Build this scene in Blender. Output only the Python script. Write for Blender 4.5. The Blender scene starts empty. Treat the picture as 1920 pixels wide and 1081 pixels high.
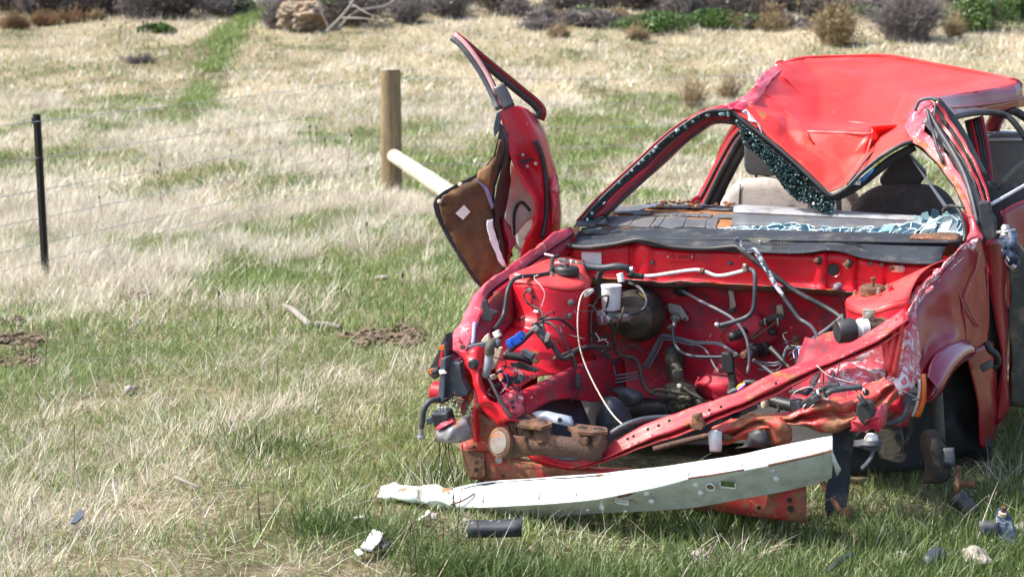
import bpy, bmesh, math, random
import numpy as np
from mathutils import Vector, Matrix, noise
from mathutils.geometry import tessellate_polygon

S = bpy.context.scene
R = math.radians
random.seed(7)
RNG = np.random.default_rng(11)

# ------------------------------------------------------------------ camera
F = 1920 * 50.0 / 36.0
PITCH = R(9.23)
CAM = Vector((0, 0, 1.40))
cd = bpy.data.cameras.new('camera')
cam = bpy.data.objects.new('camera', cd)
S.collection.objects.link(cam)
cam.location = CAM
cam.rotation_euler = (R(90) - PITCH, 0, 0)
cd.lens = 50; cd.sensor_width = 36; cd.clip_start = 0.05; cd.clip_end = 2000
cd.dof.use_dof = True; cd.dof.focus_distance = 4.75; cd.dof.aperture_fstop = 4.5
S.camera = cam

# ------------------------------------------------------------------ sky and sun
SUN_AZ = R(-90)          # from +Y towards +X
SUN_EL = R(51)
w = bpy.data.worlds.new('World'); S.world = w; w.use_nodes = True
nt = w.node_tree; nt.nodes.clear()
sky = nt.nodes.new('ShaderNodeTexSky'); sky.sky_type = 'NISHITA'; sky.sun_disc = False
sky.sun_elevation = SUN_EL; sky.sun_rotation = SUN_AZ; sky.air_density = 1.0; sky.dust_density = 3.5; sky.ozone_density = 1.0
bg = nt.nodes.new('ShaderNodeBackground'); bg.inputs['Strength'].default_value = 0.15
wo = nt.nodes.new('ShaderNodeOutputWorld')
nt.links.new(sky.outputs[0], bg.inputs[0]); nt.links.new(bg.outputs[0], wo.inputs[0])
sd = bpy.data.lights.new('sun', 'SUN'); sd.energy = 3.1; sd.angle = R(0.6); sd.color = (1.0, 0.95, 0.87)
sun = bpy.data.objects.new('sun', sd); S.collection.objects.link(sun)
sdir = Vector((math.sin(SUN_AZ) * math.cos(SUN_EL), math.cos(SUN_AZ) * math.cos(SUN_EL), math.sin(SUN_EL)))
sun.rotation_euler = sdir.to_track_quat('Z', 'Y').to_euler(); sun.location = (0, 0, 20)
S.view_settings.view_transform = 'Standard'; S.view_settings.look = 'None'
S.view_settings.exposure = 1.16; S.view_settings.gamma = 1.0; S.view_settings.use_curve_mapping = False
S.render.resolution_x = 1024; S.render.resolution_y = 576

# ------------------------------------------------------------------ measuring helpers
YAW = R(22); CY, SY = math.cos(YAW), math.sin(YAW)
O = Vector((0.872, 4.95, 0.0))
UAX = Vector((CY, -SY, 0)); VAX = Vector((SY, CY, 0)); ZAX = Vector((0, 0, 1))
FWD = Vector((0, math.cos(PITCH), -math.sin(PITCH))); UPV = Vector((0, math.sin(PITCH), math.cos(PITCH)))

def ray(px, py):
    return Vector((1, 0, 0)) * ((px - 960) / F) + UPV * (-(py - 540.5) / F) + FWD

def C(u, v, w_):                     # car coordinates: lateral, rearward, up
    return O + UAX * u + VAX * v + ZAX * w_

def P(px, py, v=None, y=None, u=None, w_=None):
    d = ray(px, py)
    if v is not None: t = ((O - CAM).dot(VAX) + v) / d.dot(VAX)
    elif u is not None: t = ((O - CAM).dot(UAX) + u) / d.dot(UAX)
    elif w_ is not None: t = (w_ - CAM.z) / d.z
    else: t = y / d.y
    return CAM + d * t

def car_uvw(p):
    q = p - O
    return q.dot(UAX), q.dot(VAX), q.z

def gz(x, y):
    x = np.asarray(x, float); y = np.asarray(y, float)
    r = np.clip(y - 13, 0, None)
    z = np.where(r < 36, 0.0034 * r * r, 0.0034 * 36 * 36 + 0.245 * (r - 36))
    z = np.where(r > 75, 0.0034 * 1296 + 0.245 * 39 + 0.05 * (r - 75), z)
    a = np.clip((y - 5.5) / 6, 0, 1) * np.clip((90 - y) / 40, 0.2, 1)
    z = z + a * (0.05 * np.sin(x * 0.9 + 1.1) * np.cos(y * 0.55) + 0.035 * np.sin(x * 2.1 + y * 1.3) + 0.02 * np.sin(x * 3.7 - y * 2.9))
    return z + 0.008 * np.sin(x * 5.1 + 2 * y) * np.cos(y * 4.3)

def gzf(x, y): return float(gz(x, y))

def G(px, py, dz=0.0):
    d = ray(px, py); t = 1.0
    for i in range(900):
        p = CAM + d * t
        if p.z <= gzf(p.x, p.y) + dz: break
        t += max(0.01, t * 0.006)
    return CAM + d * t

# ------------------------------------------------------------------ materials
MATS = {}
def L(nt_, a, b): nt_.links.new(a, b)

def surf(name, base, base2=None, var_scale=5.0, rust=0.0, rust_scale=7.0, rustcol=(0.20, 0.075, 0.03), scratch=0.0, scratchcol=(0.75, 0.66, 0.62),
         dirt=0.0, dirtcol=(0.16, 0.12, 0.08), rough=0.4, metal=0.0, coat=0.0, bump=0.0, bump_scale=40.0, spec=0.5):
    if name in MATS: return MATS[name]
    m = bpy.data.materials.new(name); m.use_nodes = True
    n = m.node_tree; n.nodes.clear()
    out = n.nodes.new('ShaderNodeOutputMaterial'); pb = n.nodes.new('ShaderNodeBsdfPrincipled')
    L(n, pb.outputs[0], out.inputs[0])
    pb.inputs['Roughness'].default_value = rough; pb.inputs['Metallic'].default_value = metal
    pb.inputs['Coat Weight'].default_value = coat; pb.inputs['Coat Roughness'].default_value = 0.12
    pb.inputs['Specular IOR Level'].default_value = spec
    geo = n.nodes.new('ShaderNodeNewGeometry')
    def nz(scale, detail=5, rgh=0.6, stretch=None, dist=0.0):
        t = n.nodes.new('ShaderNodeTexNoise'); t.inputs['Scale'].default_value = scale
        t.inputs['Detail'].default_value = detail; t.inputs['Roughness'].default_value = rgh; t.inputs['Distortion'].default_value = dist
        if stretch:
            mp = n.nodes.new('ShaderNodeMapping'); mp.inputs['Scale'].default_value = stretch; mp.inputs['Rotation'].default_value = (0.4, 0.5, 0.8)
            L(n, geo.outputs['Position'], mp.inputs[0]); L(n, mp.outputs[0], t.inputs['Vector'])
        else: L(n, geo.outputs['Position'], t.inputs['Vector'])
        return t.outputs['Fac']
    def ramp(fac, lo, hi):
        r = n.nodes.new('ShaderNodeMapRange'); r.inputs['From Min'].default_value = lo; r.inputs['From Max'].default_value = hi
        r.clamp = True; L(n, fac, r.inputs['Value']); return r.outputs[0]
    def mix(fac, a, b):
        x = n.nodes.new('ShaderNodeMix'); x.data_type = 'RGBA'
        if fac is not None: L(n, fac, x.inputs['Factor'])
        for s, val in (('A', a), ('B', b)):
            i = [k for k in x.inputs if k.name == s and k.type == 'RGBA'][0]
            if isinstance(val, tuple): i.default_value = (*val, 1)
            else: L(n, val, i)
        return [k for k in x.outputs if k.type == 'RGBA'][0]
    col = mix(ramp(nz(var_scale, 6), 0.35, 0.68), base, base2 if base2 else tuple(c * 0.75 for c in base))
    rgh_sock = None
    if scratch > 0:
        s1 = ramp(nz(9, 8, 0.8, (1.4, 4, 2.2), 1.2), 0.665 - 0.17 * scratch, 0.685 - 0.16 * scratch)
        col = mix(s1, col, scratchcol)
    if rust > 0:
        rmask = ramp(nz(rust_scale, 9, 0.72), 0.645 - 0.26 * rust, 0.685 - 0.23 * rust)
        rc = mix(ramp(nz(45, 4), 0.35, 0.65), rustcol, tuple(min(1, c * 1.9) for c in rustcol))
        col = mix(rmask, col, rc)
        mm = n.nodes.new('ShaderNodeMapRange'); mm.inputs['To Min'].default_value = rough; mm.inputs['To Max'].default_value = 0.85
        L(n, rmask, mm.inputs['Value']); L(n, mm.outputs[0], pb.inputs['Roughness'])
        if coat > 0:
            mc = n.nodes.new('ShaderNodeMapRange'); mc.inputs['To Min'].default_value = coat; mc.inputs['To Max'].default_value = 0
            L(n, rmask, mc.inputs['Value']); L(n, mc.outputs[0], pb.inputs['Coat Weight'])
    if dirt > 0:
        dm = ramp(nz(11, 8, 0.72), 0.58 - 0.25 * dirt, 0.78 - 0.2 * dirt)
        col = mix(dm, col, dirtcol)
    if isinstance(col, tuple): pb.inputs['Base Color'].default_value = (*col, 1)
    else: L(n, col, pb.inputs['Base Color'])
    if bump > 0:
        b = n.nodes.new('ShaderNodeBump'); b.inputs['Strength'].default_value = bump; b.inputs['Distance'].default_value = 0.01
        L(n, nz(bump_scale, 4), b.inputs['Height']); L(n, b.outputs[0], pb.inputs['Normal'])
    MATS[name] = m
    return m

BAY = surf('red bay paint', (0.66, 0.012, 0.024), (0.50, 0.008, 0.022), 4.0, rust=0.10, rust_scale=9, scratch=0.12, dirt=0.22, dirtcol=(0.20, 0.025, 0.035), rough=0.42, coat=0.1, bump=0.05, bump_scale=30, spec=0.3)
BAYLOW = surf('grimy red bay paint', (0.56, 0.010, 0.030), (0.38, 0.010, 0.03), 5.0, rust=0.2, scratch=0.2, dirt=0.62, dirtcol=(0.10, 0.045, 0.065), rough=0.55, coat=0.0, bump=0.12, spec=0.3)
BAYPALE = surf('sunlit pale red bay paint', (0.66, 0.06, 0.055), (0.55, 0.03, 0.035), 8.0, rust=0.12, scratch=0.15, dirt=0.18, rough=0.5, bump=0.05)  # pinkish red: bright sun on the tower tops put into the paint
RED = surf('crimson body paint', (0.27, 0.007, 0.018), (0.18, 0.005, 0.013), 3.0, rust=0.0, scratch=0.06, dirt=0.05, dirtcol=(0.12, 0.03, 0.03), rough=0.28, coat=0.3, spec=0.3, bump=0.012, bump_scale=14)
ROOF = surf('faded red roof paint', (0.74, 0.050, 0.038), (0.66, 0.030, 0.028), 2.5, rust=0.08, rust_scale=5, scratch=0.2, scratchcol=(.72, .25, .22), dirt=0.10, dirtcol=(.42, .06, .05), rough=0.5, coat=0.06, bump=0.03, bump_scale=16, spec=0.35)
SCRAPE = surf('scraped crimson paint', (0.52, 0.018, 0.055), (0.62, 0.10, 0.12), 9.0, rust=0.14, rust_scale=11, scratch=0.42, dirt=0.15, rough=0.4, coat=0.3, bump=0.08)
SCRAPE2 = surf('bare scraped edge paint', (0.50, 0.018, 0.05), (0.62, 0.16, 0.18), 14.0, rust=0.2, rust_scale=14, scratch=0.85, scratchcol=(.68, .67, .70), dirt=0.15, rough=0.4, bump=0.1)
RUSTRED = surf('rusting red paint', (0.46, 0.03, 0.03), (0.33, 0.04, 0.035), 6.0, rust=0.75, rust_scale=8, rustcol=(0.17, 0.07, 0.035), scratch=0.25, dirt=0.2, rough=0.55, bump=0.15)
RUST = surf('rusted steel', (0.16, 0.075, 0.04), (0.085, 0.045, 0.03), 18.0, rust=0.4, rust_scale=20, rustcol=(0.22, 0.10, 0.045), dirt=0.3, dirtcol=(0.07, 0.045, 0.035), rough=0.85, bump=0.4, bump_scale=80)
IRON = surf('brown cast iron', (0.12, 0.062, 0.04), (0.065, 0.04, 0.03), 14.0, rust=0.3, rust_scale=18, rustcol=(0.15, 0.07, 0.035), rough=0.8, bump=0.5, bump_scale=110)
BLACK = surf('black rubber', (0.018, 0.019, 0.021), (0.032, 0.033, 0.036), 12, dirt=0.15, dirtcol=(0.10, 0.09, 0.08), rough=0.5, bump=0.05)
CABLE = surf('blue-black cable sheath', (0.035, 0.042, 0.055), (0.06, 0.068, 0.08), 15, dirt=0.2, dirtcol=(0.11, 0.10, 0.09), rough=0.5)
PLASTIC = surf('weathered grey-black plastic', (0.034, 0.041, 0.052), (0.022, 0.027, 0.034), 7, dirt=0.25, dirtcol=(0.13, 0.12, 0.11), scratch=0.08, rough=0.6, bump=0.1, bump_scale=60, spec=0.3)
GREYPL = surf('slate grey plastic', (0.065, 0.085, 0.11), (0.045, 0.058, 0.075), 10, dirt=0.3, dirtcol=(0.15, 0.14, 0.13), rough=0.55, bump=0.1)
DARK = surf('near-black liner and shade', (0.013, 0.013, 0.014), (0.022, 0.021, 0.022), 8, dirt=0.2, dirtcol=(0.04, 0.034, 0.03), rough=0.75)  # near-black for liners, also the painted shade of holes and gaps
SHIELD = surf('dusty splash shield plastic', (0.030, 0.042, 0.060), (0.06, 0.075, 0.095), 6, dirt=0.35, dirtcol=(0.12, 0.11, 0.09), rough=0.6)
ALU = surf('dull aluminium', (0.50, 0.51, 0.52), (0.36, 0.37, 0.38), 14, dirt=0.2, dirtcol=(0.2, 0.18, 0.16), rough=0.42, metal=0.75, bump=0.15, bump_scale=90)
ZINC = surf('zinc-plated steel', (0.38, 0.37, 0.33), (0.24, 0.21, 0.15), 18, rust=0.3, rustcol=(0.24, 0.12, 0.05), rough=0.5, metal=0.6)
PIPE = surf('blue-grey brake pipe', (0.11, 0.14, 0.17), (0.2, 0.22, 0.24), 22, dirt=0.3, rough=0.5)
FLAKE = surf('chipped white-coated pipe', (0.70, 0.71, 0.72), (0.62, 0.63, 0.65), 10, scratch=0.5, scratchcol=(0.04, 0.045, 0.055), rough=0.5)
WHITE = surf('white plastic', (0.78, 0.78, 0.75), (0.68, 0.68, 0.63), 12, dirt=0.08, rough=0.45)
TANK = surf('milky plastic tank', (0.74, 0.77, 0.80), (0.65, 0.68, 0.72), 9, dirt=0.08, dirtcol=(0.4, 0.36, 0.3), rough=0.4)
BONE = surf('yellowed plastic', (0.68, 0.58, 0.44), (0.55, 0.46, 0.34), 12, dirt=0.15, rough=0.5)
MINT = surf('pale mint bumper paint', (0.63, 0.68, 0.65), (0.56, 0.61, 0.585), 5, rust=0.13, rust_scale=6, scratch=0.10, scratchcol=(0.82, 0.83, 0.8), dirt=0.3, dirtcol=(0.36, 0.36, 0.3), rough=0.42, coat=0.15, bump=0.02)
MINTRUST = surf('rust-stained mint paint', (0.60, 0.68, 0.64), (0.52, 0.6, 0.56), 5, rust=0.36, rust_scale=9, rustcol=(0.20, 0.10, 0.05), scratch=0.3, dirt=0.1, rough=0.5, bump=0.08)
GREENM = surf('pale green primer', (0.52, 0.60, 0.56), (0.44, 0.51, 0.47), 9, scratch=0.2, dirt=0.15, rough=0.4, coat=0.2)
BROWN = surf('brown pressed fibreboard', (0.155, 0.075, 0.030), (0.075, 0.042, 0.024), 9, dirt=0.35, dirtcol=(0.05, 0.032, 0.022), rough=0.95, bump=0.25, bump_scale=55)
VINYL = surf('dark slate vinyl', (0.030, 0.036, 0.050), (0.045, 0.05, 0.065), 9, dirt=0.1, rough=0.55)
FELT = surf('white torn felt', (0.72, 0.73, 0.75), (0.62, 0.63, 0.66), 30, rough=1.0, bump=0.5, bump_scale=150)
SEAT = surf('beige ribbed seat cloth', (0.44, 0.40, 0.37), (0.37, 0.335, 0.31), 14, dirt=0.2, dirtcol=(0.14, 0.12, 0.11), rough=0.95, bump=0.35, bump_scale=170)
SEATD = surf('charcoal seat cloth', (0.060, 0.056, 0.056), (0.085, 0.08, 0.08), 16, dirt=0.2, rough=0.95, bump=0.3, bump_scale=160)
HEAD = surf('dark vinyl headrest', (0.035, 0.038, 0.042), (0.05, 0.052, 0.056), 8, rough=0.5)
REARSEAT = surf('grey rear seat cloth', (0.15, 0.155, 0.15), (0.10, 0.10, 0.10), 7, dirt=0.25, rough=0.9, bump=0.2)
FOAM = surf('crumbling orange-brown foam', (0.26, 0.10, 0.055), (0.40, 0.19, 0.06), 26, rough=1.0, bump=0.6, bump_scale=120)
DASHPIECE = surf('cracked grey dashboard skin', (0.105, 0.112, 0.125), (0.07, 0.076, 0.088), 10, dirt=0.3, dirtcol=(0.17, 0.15, 0.13), rough=0.6, bump=0.15, bump_scale=90)
BLUE = surf('bright blue plastic', (0.012, 0.10, 0.55), (0.01, 0.08, 0.42), 20, rough=0.4)
ORANGE = surf('orange lamp plastic', (0.62, 0.13, 0.015), (0.45, 0.09, 0.012), 20, rough=0.3, coat=0.4)
YELLOW = surf('yellow wire', (0.65, 0.45, 0.03), rough=0.4)
PURPLE = surf('purple wire', (0.25, 0.05, 0.32), rough=0.4)
WWIRE = surf('white wire', (0.72, 0.70, 0.66), rough=0.5)
CREAM = surf('cream bonnet cable', (0.55, 0.46, 0.36), (0.62, 0.55, 0.46), 30, rough=0.5)
OILY = surf('oily grey casting', (0.075, 0.068, 0.05), (0.035, 0.033, 0.027), 14, dirt=0.35, dirtcol=(0.12, 0.095, 0.055), rough=0.7, bump=0.3, bump_scale=70)
BOOST = surf('grimy black booster', (0.028, 0.024, 0.021), (0.06, 0.048, 0.036), 6, dirt=0.3, dirtcol=(0.12, 0.09, 0.05), rough=0.5)
TRIM = surf('dull silver dash trim', (.36, .37, .39), (.26, .27, .29), 10, dirt=.3, rough=.5)
STICKER = surf('worn silver sticker', (0.72, 0.73, 0.74), (0.50, 0.52, 0.54), 12, rough=0.5, metal=0.25)
BLUEPAINT = surf('scraped dark blue paint', (0.030, 0.05, 0.095), (0.05, 0.07, 0.12), 14, scratch=0.4, scratchcol=(0.45, 0.52, 0.6), rough=0.5)
SOIL = surf('dug brown soil', (0.105, 0.07, 0.048), (0.19, 0.135, 0.09), 22, rough=1.0, bump=0.8, bump_scale=60)
STONE = surf('pale field stone', (0.34, 0.31, 0.27), (0.22, 0.20, 0.18), 14, dirt=0.3, rough=0.9, bump=0.5, bump_scale=50)
ROCK = surf('weathered tan sandstone', (0.33, 0.24, 0.155), (0.22, 0.19, 0.16), 1.6, rust=0.35, rust_scale=1.3, rustcol=(0.30, 0.16, 0.07), dirt=0.3, dirtcol=(0.13, 0.12, 0.11), rough=0.95, bump=0.8, bump_scale=7)
DEADWOOD = surf('bleached dead wood', (0.30, 0.27, 0.235), (0.18, 0.16, 0.14), 10, rough=0.9, bump=0.3)
TWIG = surf('grey dead twigs', (0.20, 0.18, 0.17), (0.12, 0.105, 0.10), 2.0, rough=0.95)
TWIGD = surf('dark brown twigs', (0.055, 0.045, 0.04), (0.10, 0.08, 0.07), 2.0, rough=0.95)
TWIGT = surf('bronze dry shrub twigs', (0.30, 0.22, 0.12), (0.20, 0.15, 0.085), 2.0, rough=0.95)
POSTSTEEL = surf('black painted steel post', (0.022, 0.019, 0.018), (0.035, 0.028, 0.025), 14, rust=0.12, rough=0.55)
GALV = surf('galvanised fence wire', (0.30, 0.33, 0.35), (0.42, 0.44, 0.45), 6, rough=0.5, metal=0.5)
PINE = surf('pale peeled pine pole', (0.52, 0.49, 0.39), (0.40, 0.37, 0.28), 9, dirt=0.4, dirtcol=(.30, .26, .17), rough=0.85, bump=0.15)
STALK = surf('dark dry weed stalk', (0.07, 0.048, 0.035), (0.11, 0.07, 0.045), 10, rough=0.95)

def wood_mat():
    m = surf('weathered treated pine', (0.30, 0.225, 0.12), (0.15, 0.105, 0.055), 3, dirt=0.45, dirtcol=(0.10, 0.085, 0.06), rough=0.9)
    n = m.node_tree
    for t in [k for k in n.nodes if k.type == 'TEX_NOISE']:
        mp = n.nodes.new('ShaderNodeMapping'); mp.inputs['Scale'].default_value = (9, 9, 0.7)
        src = t.inputs['Vector'].links[0].from_socket
        L(n, src, mp.inputs[0]); L(n, mp.outputs[0], t.inputs['Vector'])
    return m
WOOD = wood_mat()

def glass_mat(name, col, rough=0.08, trans=0.6):
    m = bpy.data.materials.new(name); m.use_nodes = True
    pb = m.node_tree.nodes['Principled BSDF']
    pb.inputs['Base Color'].default_value = (*col, 1); pb.inputs['Roughness'].default_value = rough
    pb.inputs['Transmission Weight'].default_value = trans; pb.inputs['IOR'].default_value = 1.48
    return m
GLASS = glass_mat('blue-green windscreen glass', (0.012, 0.055, 0.09), 0.12, 0.0)
FROST = glass_mat('frosted broken glass', (0.62, 0.78, 0.80), 0.35, 0.35)
TEAL = glass_mat('pale teal glass crumbs', (0.30, 0.52, 0.55), 0.2, 0.4)
DKGLASS = glass_mat('dark green glass crumbs', (0.025, 0.06, 0.055), 0.12, 0.3)

# ------------------------------------------------------------------ object helpers
COL = S.collection
def setp(o, label=None, cat=None, group=None, kind=None):
    if label: o['label'] = label
    if cat: o['category'] = cat
    if group: o['group'] = group
    if kind: o['kind'] = kind
    return o

def link(name, me, mat=None, parent=None):
    o = bpy.data.objects.new(name, me); COL.objects.link(o)
    if mat is not None and me is not None and len(me.materials) == 0: me.materials.append(mat)
    if parent is not None:
        o.parent = parent
        o.matrix_parent_inverse = Matrix.Translation(-parent.location)
    return o

def empty(name, loc):
    o = bpy.data.objects.new(name, None); COL.objects.link(o); o.location = loc; o.empty_display_size = 0.2
    return o

def mesh(name, verts, faces, mat=None, parent=None, smooth=True, objname=None):
    me = bpy.data.meshes.new(name); me.from_pydata([tuple(v) for v in verts], [], faces); me.validate()
    if smooth:
        me.polygons.foreach_set('use_smooth', [True] * len(me.polygons))
    o = link(objname or name, me, mat, parent)
    return o

def fixn(o):
    bm = bmesh.new(); bm.from_mesh(o.data); bmesh.ops.recalc_face_normals(bm, faces=bm.faces); bm.to_mesh(o.data); bm.free()
    return o

def cr(pts, k):                       # Catmull-Rom through points, k steps per span
    pts = [Vector(p) for p in pts]
    if len(pts) < 3 or k <= 1:
        if len(pts) == 2 and k > 1: return [pts[0].lerp(pts[1], i / k) for i in range(k + 1)]
        return pts
    out = []
    n = len(pts)
    for i in range(n - 1):
        p1, p2 = pts[i], pts[i + 1]
        p0 = pts[i - 1] if i else p1 * 2 - p2
        p3 = pts[i + 2] if i + 2 < n else p2 * 2 - p1
        for j in range(k):
            t = j / k; t2 = t * t; t3 = t2 * t
            out.append(0.5 * ((2 * p1) + (p2 - p0) * t + (2 * p0 - 5 * p1 + 4 * p2 - p3) * t2 + (3 * p1 - p0 - 3 * p2 + p3) * t3))
    out.append(pts[-1]); return out

def PX(p):
    if isinstance(p, Vector): return p
    if len(p) == 3: return P(p[0], p[1], v=p[2])
    return P(p[0], p[1], y=p[3])      # (px, py, None, y)

def crump(v, amp, sc, seed=0.0):
    q = Vector(v) * sc + Vector((seed, seed * 1.7, 0))
    if amp >= .012:                   # sharp ridges for torn, crumpled metal
        f = lambda p: 2 * abs(noise.noise(p)) - .45 + .5 * abs(noise.noise(p * 2.3)) - .1
        return Vector(v) + Vector((f(q) * .6, f(q + Vector((31, 7, 3))), f(q + Vector((5, 51, 9))))) * amp
    return Vector(v) + Vector((noise.noise(q), noise.noise(q + Vector((31, 7, 3))), noise.noise(q + Vector((5, 51, 9))))) * amp

def sheet(name, rows, mat, parent, k=3, thick=0.003, amp=0.0, sc=12.0, seed=0.0, smooth=True, bevel=False, offset=1.0):
    rows = [[PX(p) for p in r] for r in rows]
    ncol = max(len(r) for r in rows)
    R1 = [cr(r, k) for r in rows]
    m = len(R1[0])
    cols = [cr([r[j] for r in R1], k) for j in range(m)]
    nr = len(cols[0])
    verts = []
    for i in range(nr):
        for j in range(m):
            v = cols[j][i]
            if amp: v = crump(v, amp, sc, seed)
            verts.append(v)
    faces = [(i * m + j, i * m + j + 1, (i + 1) * m + j + 1, (i + 1) * m + j) for i in range(nr - 1) for j in range(m - 1)]
    o = mesh(name, verts, faces, mat, parent, smooth)
    if thick:
        s = o.modifiers.new('thickness', 'SOLIDIFY'); s.thickness = thick; s.offset = 0
    return o

def poly(name, pts, mat, parent, thick=0.004, bevel=0.0, seg=2, axis=None, v=None, smooth=False):
    """outline in pixels (with v each or common) extruded to the rear"""
    ax = axis if axis is not None else VAX
    ps = []
    for p in pts:
        if isinstance(p, Vector): ps.append(p)
        elif len(p) == 2: ps.append(P(p[0], p[1], v=v))
        else: ps.append(PX(p))
    n = len(ps)
    tri = tessellate_polygon([ps])
    verts = ps + [p + ax * thick for p in ps]
    if bevel:
        faces = [tuple(range(n)), tuple(range(2 * n - 1, n - 1, -1))]
    else:
        faces = [tuple(t) for t in tri] + [tuple(n + i for i in reversed(t)) for t in tri]
    faces += [(i, i + n, (i + 1) % n + n, (i + 1) % n) for i in range(n)]
    o = mesh(name, verts, faces, mat, parent, smooth)
    fixn(o)
    if bevel:
        b = o.modifiers.new('bevel', 'BEVEL'); b.width = bevel; b.segments = seg; b.limit_method = 'ANGLE'
    return o

def tube(name, pts, r, mat, parent, k=5, n=8, corr=0.0, r_end=None, closed=True, flat=1.0):
    pts = [PX(p) for p in pts]
    if corr:
        pts = cr(pts, 10)
        # resample evenly
        d = [0]
        for a, b in zip(pts, pts[1:]): d.append(d[-1] + (b - a).length)
        step = corr / 2.0; m = max(4, int(d[-1] / step)); q = []
        i = 0
        for s in range(m + 1):
            t = d[-1] * s / m
            while i < len(d) - 2 and d[i + 1] < t: i += 1
            f = (t - d[i]) / max(1e-9, d[i + 1] - d[i]); q.append(pts[i].lerp(pts[i + 1], f))
        pts = q
    else: pts = cr(pts, k)
    verts = []; faces = []
    tang = [(pts[min(i + 1, len(pts) - 1)] - pts[max(i - 1, 0)]).normalized() for i in range(len(pts))]
    ref = Vector((0, 0, 1))
    if abs(tang[0].dot(ref)) > 0.9: ref = Vector((1, 0, 0))
    nrm = (ref - tang[0] * ref.dot(tang[0])).normalized()
    for i, p in enumerate(pts):
        t = tang[i]
        nrm = (nrm - t * nrm.dot(t))
        if nrm.length < 1e-6: nrm = t.orthogonal()
        nrm.normalize(); bn = t.cross(nrm)
        f = i / max(1, len(pts) - 1)
        rr = r if r_end is None else r + (r_end - r) * f
        if corr: rr *= (1.0 if i % 2 else 0.78)
        for a in range(n):
            th = 2 * math.pi * a / n
            verts.append(p + nrm * math.cos(th) * rr + bn * math.sin(th) * rr * flat)
    for i in range(len(pts) - 1):
        for a in range(n):
            b = (a + 1) % n
            faces.append((i * n + a, i * n + b, (i + 1) * n + b, (i + 1) * n + a))
    faces.append(tuple(range(n - 1, -1, -1))); faces.append(tuple((len(pts) - 1) * n + a for a in range(n)))
    o = mesh(name, verts, faces, mat, parent, True)
    return o

def lathe(name, c, axis, prof, mat, parent, n=20, smooth=True, sharp=True):
    """prof: list of (radius, distance along axis)"""
    axis = Vector(axis).normalized(); a1 = axis.orthogonal().normalized(); a2 = axis.cross(a1)
    verts = []; faces = []
    for r, h in prof:
        for i in range(n):
            th = 2 * math.pi * i / n
            verts.append(Vector(c) + axis * h + (a1 * math.cos(th) + a2 * math.sin(th)) * max(r, 1e-4))
    for j in range(len(prof) - 1):
        for i in range(n):
            k = (i + 1) % n
            faces.append((j * n + i, j * n + k, (j + 1) * n + k, (j + 1) * n + i))
    faces.append(tuple(range(n - 1, -1, -1))); faces.append(tuple((len(prof) - 1) * n + i for i in range(n)))
    o = mesh(name, verts, faces, mat, parent, smooth); fixn(o)
    if sharp:
        es = o.modifiers.new('edges', 'EDGE_SPLIT'); es.split_angle = R(38)
    return o

def box(name, c, size, mat, parent, axes=None, bevel=0.003, taper=1.0):
    ax = axes or (UAX, VAX, ZAX); c = Vector(c)
    vs = []
    for sz in (-1, 1):
        tp = taper if sz > 0 else 1.0
        for sx, sy in ((-1, -1), (1, -1), (1, 1), (-1, 1)):
            vs.append(c + ax[0] * size[0] / 2 * sx * tp + ax[1] * size[1] / 2 * sy * tp + ax[2] * size[2] / 2 * sz)
    fs = [(3, 2, 1, 0), (4, 5, 6, 7), (0, 1, 5, 4), (1, 2, 6, 5), (2, 3, 7, 6), (3, 0, 4, 7)]
    o = mesh(name, vs, fs, mat, parent, False)
    if bevel:
        b = o.modifiers.new('bevel', 'BEVEL'); b.width = bevel; b.segments = 2
    return o

def rotax(ang_img, lean=0.0):
    """axes turned in the car's front plane by an image-like angle (deg, clockwise positive)"""
    m = Matrix.Rotation(R(ang_img), 3, VAX) @ Matrix.Rotation(R(lean), 3, UAX)
    return (m @ UAX, m @ VAX, m @ ZAX)

def bolt(name, px, py, v, r, mat, parent, washer=None, hexn=6):
    c = P(px, py, v=v)
    if washer is not None:
        b = lathe(name, c, -VAX, [(r * 1.5, -0.002), (r * 1.5, 0.003), (r * 0.9, 0.0045), (r * 0.85, r * 0.8), (r * 0.3, r * 0.82)], washer, parent, 14)
    else:
        b = lathe(name, c, -VAX, [(r, -0.002), (r, r * 0.55), (r * 0.75, r * 0.8)], mat, parent, 10)
    return b

def hole(px, py, v, r, parent, name='hole', squash=1.0, mat=None):  # dark disc painted for the shade inside an opening
    return lathe(name, P(px, py, v=v), -VAX, [(r * 1.02, -0.001), (r, 0.0025)], mat or DARK, parent, 14)

# =================================================================== ground
def vnoise(x, y, seed=0):
    xi = np.floor(x).astype(np.int64); yi = np.floor(y).astype(np.int64); fx = x - xi; fy = y - yi
    fx = fx * fx * (3 - 2 * fx); fy = fy * fy * (3 - 2 * fy)
    def h(a, b):
        n = (a * 374761393 + b * 668265263 + seed * 1442695041) & 0xffffffff
        n = ((n ^ (n >> 13)) * 1274126177) & 0xffffffff
        return ((n ^ (n >> 16)) & 0xffff) / 65535.0
    return (h(xi, yi) * (1 - fx) + h(xi + 1, yi) * fx) * (1 - fy) + (h(xi, yi + 1) * (1 - fx) + h(xi + 1, yi + 1) * fx) * fy

def fbm(x, y, seed=0, o=3):
    s = 0; a = 0.5; t = 0
    for i in range(o):
        s = s + a * vnoise(x * 2 ** i, y * 2 ** i, seed + i * 17); t += a; a *= 0.55
    return s / t

def smooth01(a, lo, hi):
    t = np.clip((a - lo) / (hi - lo), 0, 1); return t * t * (3 - 2 * t)

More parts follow.
